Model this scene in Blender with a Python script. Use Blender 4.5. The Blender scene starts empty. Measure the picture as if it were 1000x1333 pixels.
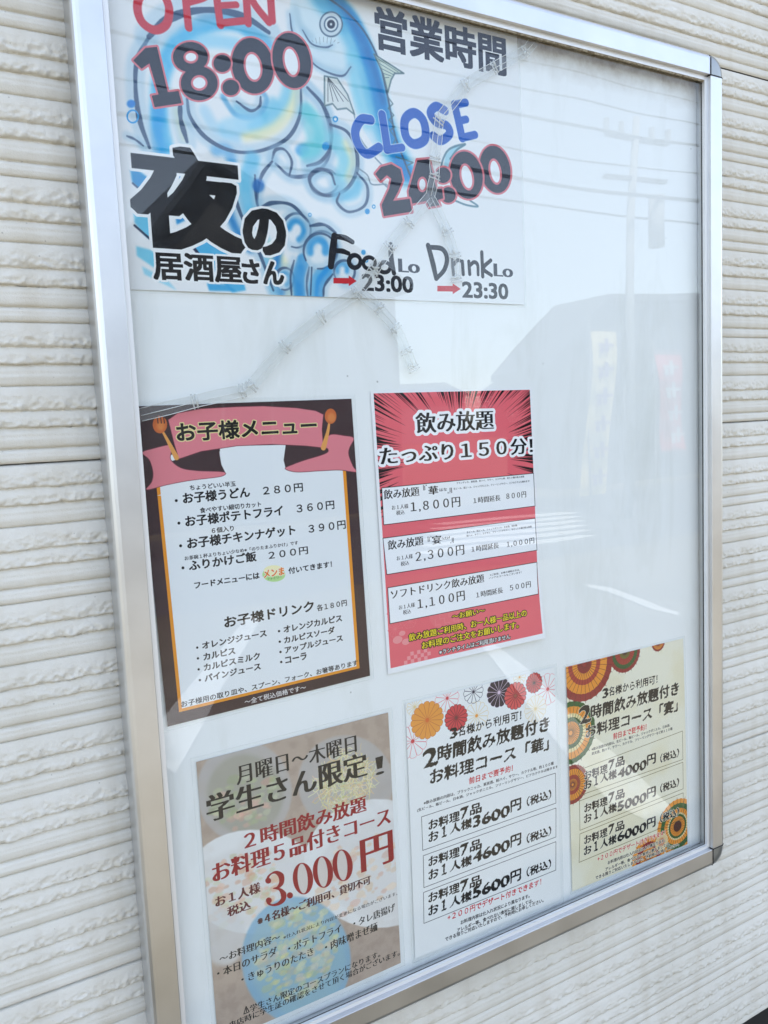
import bpy, math, numpy as np
from mathutils import Matrix, Vector
R = math.radians
scene = bpy.context.scene
COL = scene.collection
# ------------------------------------------------------------------ camera
CAM = dict(f=1066.5, yaw=0.526941, pitch=-0.106496, roll=-0.045658, loc=(-0.012644, -0.727981, 0.018952))
cy_, sy_ = math.cos(CAM['yaw']), math.sin(CAM['yaw'])
fw = Vector((sy_*math.cos(CAM['pitch']), cy_*math.cos(CAM['pitch']), math.sin(CAM['pitch'])))
rt = Vector((cy_, -sy_, 0)); up = rt.cross(fw)
rt, up = rt*math.cos(CAM['roll'])+up*math.sin(CAM['roll']), up*math.cos(CAM['roll'])-rt*math.sin(CAM['roll'])
cam = bpy.data.cameras.new('camera'); camo = bpy.data.objects.new('camera', cam); COL.objects.link(camo)
cam.sensor_fit = 'VERTICAL'; cam.sensor_height = 24.0; cam.lens = 24.0*CAM['f']/1333.0
cam.clip_start = 0.02; cam.clip_end = 900
m = Matrix.Identity(4)
for i in range(3):
    m[i][0] = rt[i]; m[i][1] = up[i]; m[i][2] = -fw[i]; m[i][3] = CAM['loc'][i]
camo.matrix_world = m
scene.camera = camo
# ------------------------------------------------------------------ light
SUN_EL, SUN_AZ = R(66), R(-14)          # azimuth measured from +Y (behind the wall) towards +X
world = bpy.data.worlds.new('World'); scene.world = world; world.use_nodes = True
wn = world.node_tree; bg = wn.nodes['Background']
sky = wn.nodes.new('ShaderNodeTexSky'); sky.sky_type = 'NISHITA'; sky.sun_disc = False
sky.sun_elevation = SUN_EL; sky.sun_rotation = SUN_AZ; sky.air_density = 1.0; sky.dust_density = 0.8; sky.ozone_density = 1.0
hs = wn.nodes.new('ShaderNodeHueSaturation'); hs.inputs['Saturation'].default_value = 0.66; hs.inputs['Value'].default_value = 1.0
wn.links.new(sky.outputs[0], hs.inputs['Color'])
wn.links.new(hs.outputs[0], bg.inputs[0]); bg.inputs[1].default_value = 0.15
sun = bpy.data.lights.new('sun', 'SUN'); sun.energy = 3.6; sun.angle = R(0.6); sun.color = (1, .96, .9)
suno = bpy.data.objects.new('sun', sun); COL.objects.link(suno)
sd = Vector((math.sin(SUN_AZ)*math.cos(SUN_EL), math.cos(SUN_AZ)*math.cos(SUN_EL), math.sin(SUN_EL)))
suno.rotation_euler = sd.to_track_quat('Z', 'Y').to_euler(); suno.location = sd*20
scene.view_settings.view_transform = 'Standard'; scene.view_settings.look = 'None'
scene.view_settings.gamma = 1; scene.view_settings.use_curve_mapping = False
scene.view_settings.exposure = 1.88
scene.cycles.transparent_max_bounces = 24; scene.cycles.max_bounces = 8; scene.cycles.caustics_reflective = False

# ------------------------------------------------------------------ measured print layouts, millimetres on each sheet
POSTERS={'kids':{'W':210,'H':297,'world':[(0.16296,0.04389),(0.37332,0.04546),(0.37917,-0.23613),(0.16965,-0.24144)],'ops':[('rect',0,0,210,297,(60,38,42)),('rect',11.5,30,198.5,286,(238,150,30)),('rect',14.5,27,195,283,(238,240,242)),('rect',0,0,210,45,(60,38,42)),('poly',[(71.81,40.33),(136.46,42.93),(135.06,51.09),(133.32,60.41),(134.17,71.13),(195.9,87.54),(10.65,81.26),(74.75,68.36),(73.3,59.16),(71.51,48.86)],(238,240,242),1,0,0),('poly',[(33.4,49.4),(54.29,43.84),(71.03,41.63),(71.07,48.83),(71.84,57.91),(75.17,66.12),(63.53,63.56),(48.33,61.84),(34.69,58.5),(25.9,51.01)],(60,38,42),1,0,0),('poly',[(136.51,42.23),(157.43,45.48),(182.93,48.61),(182.48,54.43),(171.84,57.32),(156.26,60.26),(143.44,63.57),(134.53,66.65),(133.02,58.02)],(60,38,42),1,0,0),('poly',[(2.2,41.29),(12.63,38.16),(26.26,35.81),(28.81,37.5),(27.01,43.47),(26.41,49.96),(34.75,57.84),(48.37,61.4),(63.55,63.33),(73.48,64.84),(74.63,67.21),(67.5,69.09),(41.11,70.1),(19.76,72.33),(2.65,75.04),(7.8,67.96),(9.61,59.47),(7.58,48.54)],(228,130,140),1,0,1),
('line',[(2.2,41.29),(12.63,38.16),(26.26,35.81),(28.81,37.5),(27.01,43.47),(26.41,49.96),(34.75,57.84),(48.37,61.4),(63.55,63.33),(73.48,64.84),(74.63,67.21),(67.5,69.09),(41.11,70.1),(19.76,72.33),(2.65,75.04),(7.8,67.96),(9.61,59.47),(7.58,48.54),(2.2,41.29)],0.53,(120,55,65),1,0,1),('poly',[(183.37,36),(199.64,37.67),(209.63,40.97),(204.02,51),(202.93,58.35),(206.69,69.81),(209.75,76.3),(191.66,72.8),(170.72,71.8),(145.35,70.88),(133.82,66.36),(143.52,62.62),(156.33,59.3),(171.94,56.11),(179.95,53.28),(180.21,49.89),(176.51,47.22)],(228,130,140),1,0,1),
('line',[(183.37,36),(199.64,37.67),(209.63,40.97),(204.02,51),(202.93,58.35),(206.69,69.81),(209.75,76.3),(191.66,72.8),(170.72,71.8),(145.35,70.88),(133.82,66.36),(143.52,62.62),(156.33,59.3),(171.94,56.11),(179.95,53.28),(180.21,49.89),(176.51,47.22),(183.37,36)],0.65,(120,55,65),1,0,1),('poly',[(27.3,13.17),(36.18,7.52),(57.83,4.25),(91.24,3.76),(116.76,4.03),(150.45,7.17),(170.32,10.8),(178.23,14.96),(175.53,29.76),(175.63,48.61),(157.43,45.48),(123.19,41.61),(88.04,40.94),(54.29,43.84),(33.4,49.4),(30.51,35)],(228,130,140),1,0,0),
('line',[(27.3,13.17),(36.18,7.52),(57.83,4.25),(91.24,3.76),(116.76,4.03),(150.45,7.17),(170.32,10.8),(178.23,14.96),(175.53,29.76),(175.63,48.61),(157.43,45.48),(123.19,41.61),(88.04,40.94),(54.29,43.84),(33.4,49.4),(30.51,35),(27.3,13.17)],0.55,(120,55,65),1,0,0),
('line',[(21.58,23.64),(25.83,33.62),(31.41,48.15)],[2.04,3.05,4.75],(232,160,84),1,0,1),('poly',[(26.01,17.42),(25.78,18.83),(25.35,20.19),(24.74,21.45),(23.96,22.57),(23.06,23.51),(22.04,24.25),(20.95,24.75),(19.82,25),(18.7,25),(17.6,24.75),(16.58,24.25),(15.66,23.52),(14.86,22.59),(14.23,21.48),(13.77,20.24),(13.51,18.89),(13.44,17.49),(13.57,16.08),(13.9,14.7),(14.41,13.39),(15.1,12.21),(15.93,11.18),(16.89,10.34),(17.93,9.71),(19.04,9.32),(20.17,9.18),(21.28,9.29),(22.35,9.66),(23.34,10.26),(24.21,11.09),(24.93,12.11),(25.49,13.29),(25.86,14.6),(26.04,15.99),(26.01,17.42)],(206,104,48),1,0,0),('poly',[(23.52,18.58),(23.4,19.32),(23.17,20.03),(22.85,20.68),(22.45,21.27),(21.97,21.76),(21.44,22.14),(20.86,22.4),(20.27,22.54),(19.68,22.54),(19.1,22.41),(18.56,22.15),(18.07,21.77),(17.65,21.28),(17.32,20.7),(17.07,20.05),(16.93,19.35),(16.89,18.61),(16.96,17.87),(17.14,17.15),(17.41,16.47),(17.77,15.85),(18.21,15.31),(18.71,14.87),(19.27,14.55),(19.85,14.35),(20.44,14.27),(21.03,14.34),(21.59,14.53),(22.11,14.85),(22.57,15.28),(22.95,15.81),(23.24,16.43),(23.44,17.11),(23.53,17.84),(23.52,18.58)],(232,150,80),0.6,1,0),
('line',[(18.02,8.88),(18.2,15.74)],0.88,(60,38,42),1,0,0),
('line',[(20.88,9.01),(21.06,15.88)],0.88,(60,38,42),1,0,0),
('line',[(23.54,9.13),(23.73,16.01)],0.88,(60,38,42),1,0,0),
('line',[(183.76,24.14),(181.17,34.05),(175.63,48.61)],[2.43,3.65,5.67],(232,160,84),1,0,1),('poly',[(192.2,17.27),(191.99,18.66),(191.59,19.99),(191,21.23),(190.24,22.33),(189.35,23.26),(188.34,23.98),(187.26,24.48),(186.13,24.74),(184.99,24.74),(183.89,24.5),(182.85,24.02),(181.91,23.31),(181.1,22.4),(180.44,21.32),(179.95,20.1),(179.66,18.78),(179.57,17.4),(179.67,16.02),(179.98,14.66),(180.47,13.38),(181.14,12.21),(181.96,11.2),(182.9,10.37),(183.94,9.75),(185.05,9.36),(186.18,9.22),(187.31,9.33),(188.39,9.68),(189.39,10.27),(190.28,11.07),(191.02,12.07),(191.61,13.23),(192.01,14.51),(192.21,15.87),(192.2,17.27)],(206,104,48),1,0,0),('poly',[(190.76,18.66),(190.63,19.49),(190.37,20.29),(189.98,21.03),(189.48,21.69),(188.89,22.25),(188.23,22.68),(187.5,22.97),(186.75,23.12),(186,23.12),(185.26,22.98),(184.56,22.68),(183.93,22.25),(183.38,21.7),(182.94,21.05),(182.61,20.32),(182.4,19.52),(182.33,18.7),(182.4,17.86),(182.59,17.05),(182.92,16.28),(183.36,15.58),(183.9,14.97),(184.53,14.48),(185.22,14.11),(185.95,13.88),(186.71,13.8),(187.46,13.87),(188.18,14.09),(188.85,14.45),(189.45,14.93),(189.95,15.54),(190.35,16.23),(190.62,17),(190.76,17.82),(190.76,18.66)],(232,150,80),0.6,1,0),
('text','お子様メニュー',33.81,33.45,136,16.83,0,'h',(12,10,10),[(0.9,(240,225,160))],0),
('text','ちょうどいい半玉',40.92,79.22,42.72,4.86,0,'b',(15,15,18),None,0),
('text','お子様うどん',33.83,90.99,62.64,9.98,0,'h',(15,15,18),None,0),
('text','２８０円',109.99,90.78,40.59,8.28,0,'b',(15,15,18),None,0),
('text','食べやすい細切りカット',48.02,101.43,58.62,5.06,0,'b',(15,15,18),None,0),
('text','お子様ポテトフライ',34.01,112.6,93.82,10.03,0,'h',(15,15,18),None,0),
('text','３６０円',142.54,112.17,40.32,8.52,0,'b',(15,15,18),None,0),
('text','６個入り',57.31,121.88,20.8,5.12,0,'b',(15,15,18),None,0),
('text','お子様チキンナゲット',33.85,133.46,105.2,10.09,0,'h',(15,15,18),None,0),
('text','３９０円',153.39,134.22,40.34,8.63,0,'b',(15,15,18),None,0),
('text','お茶碗１杯よりちょい少なめ※「のりたまふりかけ」です',30.12,143.98,111.01,3.97,0,'b',(15,15,18),None,0),
('text','ふりかけご飯',33.37,154.19,64.08,9.42,0,'h',(15,15,18),None,0),
('text','２００円',110.17,154.92,40.68,7.66,0,'b',(15,15,18),None,0),('poly',[(28.86,87.53),(28.82,87.77),(28.74,87.99),(28.62,88.2),(28.46,88.38),(28.28,88.53),(28.08,88.64),(27.86,88.71),(27.63,88.74),(27.4,88.73),(27.17,88.67),(26.96,88.57),(26.77,88.44),(26.6,88.27),(26.47,88.07),(26.37,87.85),(26.31,87.62),(26.29,87.38),(26.31,87.14),(26.37,86.91),(26.47,86.69),(26.61,86.5),(26.78,86.33),(26.97,86.2),(27.19,86.11),(27.41,86.06),(27.64,86.05),(27.87,86.08),(28.09,86.16),(28.29,86.28),(28.47,86.43),(28.62,86.61),(28.74,86.82),(28.82,87.05),(28.86,87.29),(28.86,87.53)],(14,13,16),1,0,0),('poly',[(29.26,108.63),(29.22,108.87),(29.14,109.1),(29.02,109.31),(28.86,109.48),(28.68,109.63),(28.47,109.74),(28.25,109.81),(28.02,109.84),(27.79,109.82),(27.57,109.76),(27.35,109.66),(27.16,109.52),(26.99,109.35),(26.86,109.15),(26.76,108.92),(26.7,108.69),(26.68,108.44),(26.7,108.2),(26.76,107.97),(26.87,107.75),(27,107.56),(27.17,107.4),(27.37,107.27),(27.58,107.18),(27.81,107.13),(28.04,107.12),(28.27,107.16),(28.49,107.24),(28.69,107.36),(28.87,107.52),(29.03,107.71),(29.14,107.92),(29.22,108.15),(29.26,108.39),(29.26,108.63)],(14,13,16),1,0,0),('poly',[(28.84,129.86),(28.8,130.1),(28.72,130.33),(28.6,130.53),(28.44,130.71),(28.26,130.86),(28.05,130.96),(27.83,131.03),(27.6,131.05),(27.37,131.03),(27.14,130.97),(26.93,130.86),(26.73,130.72),(26.57,130.54),(26.43,130.34),(26.33,130.11),(26.27,129.87),(26.25,129.63),(26.27,129.39),(26.34,129.15),(26.44,128.94),(26.58,128.74),(26.75,128.58),(26.94,128.46),(27.15,128.37),(27.38,128.32),(27.61,128.32),(27.84,128.36),(28.07,128.45),(28.27,128.57),(28.45,128.73),(28.6,128.93),(28.72,129.14),(28.8,129.37),(28.84,129.62),(28.84,129.86)],(14,13,16),1,0,0),('poly',[(29.02,150.74),(28.98,150.98),(28.89,151.21),(28.77,151.41),(28.62,151.59),(28.43,151.73),(28.23,151.84),(28,151.9),(27.77,151.92),(27.54,151.89),(27.31,151.82),(27.1,151.71),(26.9,151.57),(26.73,151.39),(26.6,151.18),(26.5,150.95),(26.44,150.71),(26.42,150.46),(26.44,150.22),(26.5,149.98),(26.61,149.77),(26.74,149.58),(26.91,149.42),(27.11,149.29),(27.32,149.21),(27.55,149.16),(27.79,149.17),(28.02,149.21),(28.24,149.3),(28.44,149.43),(28.63,149.6),(28.78,149.79),(28.9,150.01),(28.98,150.25),(29.02,150.49),(29.02,150.74)],(14,13,16),1,0,0),
('text','フードメニューには',36.84,171.81,62.21,5.84,0,'h',(15,15,18),None,0),
('text','付いてきます！',129.14,172.24,46.31,6.23,0,'h',(15,15,18),None,0),('poly',[(125.52,172.22),(125.23,173.51),(124.56,174.69),(123.54,175.73),(122.21,176.6),(120.6,177.26),(118.78,177.7),(116.8,177.9),(114.73,177.86),(112.63,177.57),(110.58,177.06),(108.63,176.33),(106.85,175.41),(105.3,174.34),(104.03,173.14),(103.06,171.85),(102.44,170.52),(102.18,169.18),(102.29,167.89),(102.76,166.67),(103.59,165.56),(104.74,164.61),(106.18,163.85),(107.86,163.29),(109.74,162.95),(111.75,162.85),(113.83,162.99),(115.92,163.37),(117.94,163.97),(119.84,164.79),(121.54,165.78),(122.99,166.93),(124.15,168.18),(124.98,169.52),(125.44,170.88),(125.52,172.22)],(190,225,150),1,0,0),('poly',[(124.26,168.1),(124.01,169.04),(123.45,169.9),(122.58,170.65),(121.44,171.27),(120.06,171.73),(118.49,172.02),(116.78,172.13),(114.99,172.06),(113.18,171.82),(111.39,171.4),(109.7,170.83),(108.15,170.12),(106.8,169.3),(105.68,168.39),(104.83,167.43),(104.28,166.43),(104.04,165.44),(104.12,164.48),(104.51,163.59),(105.22,162.79),(106.2,162.11),(107.44,161.57),(108.9,161.19),(110.52,160.98),(112.26,160.94),(114.06,161.08),(115.87,161.4),(117.62,161.88),(119.27,162.52),(120.75,163.28),(122.02,164.15),(123.03,165.1),(123.76,166.1),(124.17,167.11),(124.26,168.1)],(250,240,190),1,0,0),
('text','メンま',103.81,172.26,20.51,7.66,0,'h',(235,120,30),[(0.5,(250,250,240))],0),
('text','ファミリー',106.67,175.44,15,2.69,0,'b',(60,130,60),None,0),
('text','お子様ドリンク',61.41,214.64,91.07,10.89,0,'h',(15,15,18),None,0),
('text','各１８０円',156.01,215.79,32.93,6.82,0,'b',(15,15,18),None,0),
('text','オレンジジュース',38.6,230.7,62.69,6.53,0,'h',(15,15,18),None,0),
('text','カルピス',38.77,241.68,30.12,6.55,0,'h',(15,15,18),None,0),
('text','カルピスミルク',38.27,252.1,54.51,6.56,0,'h',(15,15,18),None,0),
('text','パインジュース',37.98,262.67,54.62,6.58,0,'h',(15,15,18),None,0),
('text','オレンジカルピス',119.3,231.04,62.97,6.91,0,'h',(15,15,18),None,0),
('text','カルピスソーダ',118.88,242.12,54.44,6.93,0,'h',(15,15,18),None,0),
('text','アップルジュース',118.84,252.51,62.69,6.95,0,'h',(15,15,18),None,0),
('text','コーラ',118.47,263.02,22.26,6.96,0,'h',(15,15,18),None,0),('poly',[(34.78,228.43),(34.74,228.62),(34.68,228.8),(34.58,228.96),(34.45,229.1),(34.3,229.21),(34.14,229.28),(33.96,229.32),(33.77,229.33),(33.58,229.3),(33.4,229.23),(33.23,229.13),(33.07,229),(32.93,228.85),(32.82,228.67),(32.74,228.48),(32.69,228.28),(32.68,228.08),(32.7,227.88),(32.75,227.69),(32.83,227.52),(32.94,227.37),(33.08,227.25),(33.24,227.16),(33.41,227.1),(33.59,227.08),(33.78,227.09),(33.97,227.14),(34.15,227.22),(34.31,227.34),(34.46,227.48),(34.58,227.64),(34.68,227.83),(34.74,228.02),(34.78,228.22),(34.78,228.43)],(14,13,16),1,0,0),('poly',[(34.5,238.86),(34.47,239.05),(34.4,239.23),(34.31,239.4),(34.18,239.53),(34.03,239.64),(33.87,239.71),(33.69,239.75),(33.5,239.76),(33.31,239.72),(33.13,239.66),(32.95,239.56),(32.8,239.42),(32.66,239.27),(32.55,239.09),(32.47,238.9),(32.42,238.7),(32.4,238.5),(32.42,238.3),(32.47,238.11),(32.55,237.94),(32.67,237.79),(32.8,237.67),(32.96,237.58),(33.13,237.52),(33.32,237.5),(33.51,237.51),(33.69,237.56),(33.87,237.65),(34.04,237.76),(34.19,237.91),(34.31,238.07),(34.41,238.26),(34.47,238.46),(34.51,238.66),(34.5,238.86)],(14,13,16),1,0,0),('poly',[(34.21,249.56),(34.18,249.75),(34.11,249.93),(34.01,250.09),(33.89,250.23),(33.74,250.33),(33.57,250.41),(33.39,250.45),(33.2,250.45),(33.01,250.41),(32.83,250.34),(32.66,250.24),(32.5,250.11),(32.36,249.95),(32.25,249.77),(32.17,249.58),(32.12,249.38),(32.11,249.18),(32.13,248.98),(32.18,248.79),(32.26,248.62),(32.37,248.47),(32.51,248.35),(32.67,248.26),(32.84,248.2),(33.02,248.18),(33.21,248.2),(33.4,248.25),(33.58,248.33),(33.75,248.45),(33.89,248.6),(34.02,248.77),(34.11,248.95),(34.18,249.15),(34.21,249.35),(34.21,249.56)],(14,13,16),1,0,0),('poly',[(34.37,260.16),(34.34,260.35),(34.27,260.53),(34.17,260.69),(34.05,260.83),(33.9,260.93),(33.73,261.01),(33.55,261.04),(33.36,261.04),(33.17,261.01),(32.99,260.94),(32.82,260.83),(32.66,260.7),(32.52,260.54),(32.41,260.36),(32.33,260.17),(32.28,259.96),(32.26,259.76),(32.28,259.56),(32.33,259.37),(32.42,259.2),(32.53,259.05),(32.67,258.93),(32.82,258.84),(33,258.79),(33.18,258.77),(33.37,258.78),(33.56,258.84),(33.74,258.93),(33.91,259.04),(34.05,259.19),(34.18,259.36),(34.28,259.55),(34.34,259.75),(34.37,259.95),(34.37,260.16)],(14,13,16),1,0,0),('poly',[(115.49,228.58),(115.46,228.79),(115.38,228.98),(115.28,229.15),(115.14,229.29),(114.97,229.41),(114.79,229.49),(114.59,229.53),(114.38,229.54),(114.16,229.5),(113.96,229.43),(113.76,229.33),(113.58,229.19),(113.43,229.03),(113.3,228.84),(113.21,228.64),(113.15,228.43),(113.13,228.22),(113.15,228.01),(113.2,227.81),(113.29,227.63),(113.42,227.47),(113.57,227.34),(113.74,227.24),(113.94,227.18),(114.14,227.15),(114.36,227.17),(114.57,227.22),(114.77,227.31),(114.96,227.43),(115.12,227.58),(115.26,227.75),(115.37,227.95),(115.45,228.16),(115.49,228.37),(115.49,228.58)],(14,13,16),1,0,0),('poly',[(115.35,239.4),(115.32,239.6),(115.24,239.79),(115.14,239.96),(115,240.11),(114.83,240.22),(114.65,240.3),(114.45,240.34),(114.24,240.35),(114.02,240.31),(113.82,240.24),(113.62,240.13),(113.44,239.99),(113.29,239.83),(113.16,239.64),(113.07,239.44),(113.01,239.22),(112.99,239.01),(113.01,238.8),(113.06,238.6),(113.15,238.42),(113.27,238.26),(113.43,238.13),(113.6,238.04),(113.8,237.97),(114,237.95),(114.22,237.97),(114.43,238.02),(114.63,238.11),(114.82,238.23),(114.98,238.39),(115.12,238.56),(115.24,238.76),(115.31,238.97),(115.35,239.18),(115.35,239.4)],(14,13,16),1,0,0),('poly',[(115.23,250),(115.2,250.21),(115.12,250.4),(115.02,250.57),(114.88,250.71),(114.71,250.82),(114.53,250.9),(114.32,250.94),(114.11,250.94),(113.9,250.91),(113.69,250.83),(113.5,250.73),(113.32,250.59),(113.16,250.42),(113.04,250.23),(112.94,250.02),(112.89,249.81),(112.87,249.6),(112.88,249.39),(112.94,249.19),(113.03,249),(113.15,248.85),(113.3,248.72),(113.48,248.62),(113.67,248.56),(113.88,248.54),(114.09,248.56),(114.3,248.61),(114.51,248.7),(114.7,248.83),(114.86,248.98),(115,249.16),(115.12,249.36),(115.19,249.57),(115.23,249.79),(115.23,250)],(14,13,16),1,0,0),('poly',[(115.13,260.39),(115.1,260.6),(115.02,260.79),(114.92,260.96),(114.78,261.1),(114.61,261.22),(114.42,261.29),(114.22,261.33),(114.01,261.33),(113.8,261.3),(113.59,261.22),(113.39,261.11),(113.22,260.97),(113.06,260.8),(112.93,260.61),(112.84,260.4),(112.78,260.19),(112.76,259.97),(112.78,259.76),(112.83,259.56),(112.92,259.38),(113.05,259.22),(113.2,259.09),(113.38,259),(113.57,258.94),(113.78,258.92),(113.99,258.94),(114.2,259),(114.41,259.09),(114.59,259.22),(114.76,259.37),(114.9,259.55),(115.01,259.75),(115.09,259.96),(115.13,260.18),(115.13,260.39)],(14,13,16),1,0,0),
('text','お子様用の取り皿や、スプーン、フォーク、お箸等あります！',14.2,282.13,185.02,5.91,0,'b',(15,15,18),None,0),
('text','～全て税込価格です～',73.88,294.87,63.66,5.8,0,'b',(235,232,230),None,0)]},'red':{'W':210,'H':297,'world':[(0.39525,0.05209),(0.6044,0.05203),(0.60975,-0.23528),(0.4001,-0.23897)],'ops':[('rect',0,0,210,297,(240,240,242)),('rect',3.5,2,206.5,291,(232,104,114)),('decor_red',),('speed',105,70,3.5,2,206.5,130),
('text','飲み放題',52.07,45.25,100.59,21.89,0,'M',(14,13,16),[(3.2,(246,246,248))],0),
('text','たっぷり１５０分！',6.66,75.75,199.66,18.22,0,'M',(14,13,16),[(3,(246,246,248))],0),('poly',[(5.98,99.06),(206.5,99.21),(206.7,137.87),(5.71,137.6)],(242,243,246),1,0,0),
('line',[(5.98,99.06),(206.5,99.21),(206.7,137.87),(5.71,137.6),(5.98,99.06)],0.68,(14,13,16),1,0,0),('poly',[(3.69,151.51),(205.95,152.51),(207.02,190.72),(5.79,190.19)],(242,243,246),1,0,0),
('line',[(3.69,151.51),(205.95,152.51),(207.02,190.72),(5.79,190.19),(3.69,151.51)],0.68,(14,13,16),1,0,0),('poly',[(5.93,204.39),(206.29,205.05),(205.16,243.29),(6,243)],(242,243,246),1,0,0),
('line',[(5.93,204.39),(206.29,205.05),(205.16,243.29),(6,243),(5.93,204.39)],0.69,(14,13,16),1,0,0),
('text','飲み放題',7.93,111.34,42.84,9.99,0,'m',(15,15,18),None,0),
('text','『',56.17,105.98,4.22,5.77,0,'m',(15,15,18),None,0),
('text','華',62.74,111.55,11.68,9.11,0,'M',(15,15,18),None,0),
('text','はな',76.45,109.03,9.5,3.34,0,'m',(15,15,18),None,0),
('text','』',86.95,112.08,5.3,5.89,0,'m',(15,15,18),None,0),
('text','ブランデッカ、果実酒、酎ハイ、サワー、カクテル等、約５０種の飲み放題',98.85,102.95,93.74,2.2,0,'g',(15,15,18),None,0),
('text','生ビール、瓶ビール、ジャックダニエル、フリーリングサワー、ビアカクテルも頼めます！',94.65,108.95,105.83,2.37,0,'g',(15,15,18),None,0),
('text','お１人様',16.46,123.23,19.95,4.84,0,'m',(15,15,18),None,0),
('text','税込',21.28,129.17,10.17,4.86,0,'m',(15,15,18),None,0),
('text','１,８００円',39.26,128.53,62.93,11.46,0,'m',(15,15,18),None,0),
('text','１時間延長',120.11,126.74,37.08,6.89,0,'m',(15,15,18),None,0),
('text','８００円',165.87,126.33,28.23,7.08,0,'m',(15,15,18),None,0),
('text','飲み放題',9.04,164.77,43.29,10.11,0,'m',(15,15,18),None,0),
('text','『',58.3,162.06,4.37,5.84,0,'m',(15,15,18),None,0),
('text','宴',63.91,165.71,11.11,9.22,0,'M',(15,15,18),None,0),
('text','うたげ',75.91,162.56,10.77,3.38,0,'m',(15,15,18),None,0),
('text','』',87.09,167.37,4.03,5.96,0,'m',(15,15,18),None,0),
('text','お１人様',18.74,177.29,19.53,4.9,0,'m',(15,15,18),None,0),
('text','税込',23.21,183.85,10.1,4.92,0,'m',(15,15,18),None,0),
('text','２,３００円',41.83,182.49,62.47,11.6,0,'m',(15,15,18),None,0),
('text','１時間延長',114.33,181.1,37.66,6.94,0,'m',(15,15,18),None,0),
('text','１,０００円',163.26,182.19,40.01,7.15,0,'m',(15,15,18),None,0),
('text','生ビール、瓶ビール、ジャックダニエル、日本酒、焼酎類、',109,158.86,71.15,2.24,0,'g',(15,15,18),None,0),
('text','酎ハイ、サワー、カクテル、フリーリングサワー、など１１０種の飲み放題',108.77,162.73,91.68,2.24,0,'g',(15,15,18),None,0),
('text','ソフトドリンク飲み放題',9.27,217.36,120.17,9.81,0,'m',(15,15,18),None,0),
('text','※ご飲用、お車の運転の方は、',138.03,211.54,42.48,2.3,0,'g',(15,15,18),None,0),
('text','ノンアルコールもございます！',136.34,214.85,46.5,2.3,0,'g',(15,15,18),None,0),
('text','お１人様',17.93,230.19,19.68,4.95,0,'m',(15,15,18),None,0),
('text','税込',22.57,236.27,9.61,4.97,0,'m',(15,15,18),None,0),
('text','１,１００円',40.99,234.21,60.97,11.72,0,'m',(15,15,18),None,0),
('text','１時間延長',117.55,233.9,37.02,7.03,0,'m',(15,15,18),None,0),
('text','５００円',164.92,233.46,30.14,7.23,0,'m',(15,15,18),None,0),
('text','～お願い～',84.13,252.8,43.82,6.48,0,'b',(250,225,40),[(0.9,(25,15,15))],0),
('text','飲み放題ご利用時、お一人様一品以上の',27.95,266.45,157.89,7.94,0,'b',(250,225,40),[(0.9,(25,15,15))],0),
('text','お料理のご注文をお願いします。',43.29,278.11,129.59,8.04,0,'b',(250,225,40),[(0.9,(25,15,15))],0),
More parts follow.
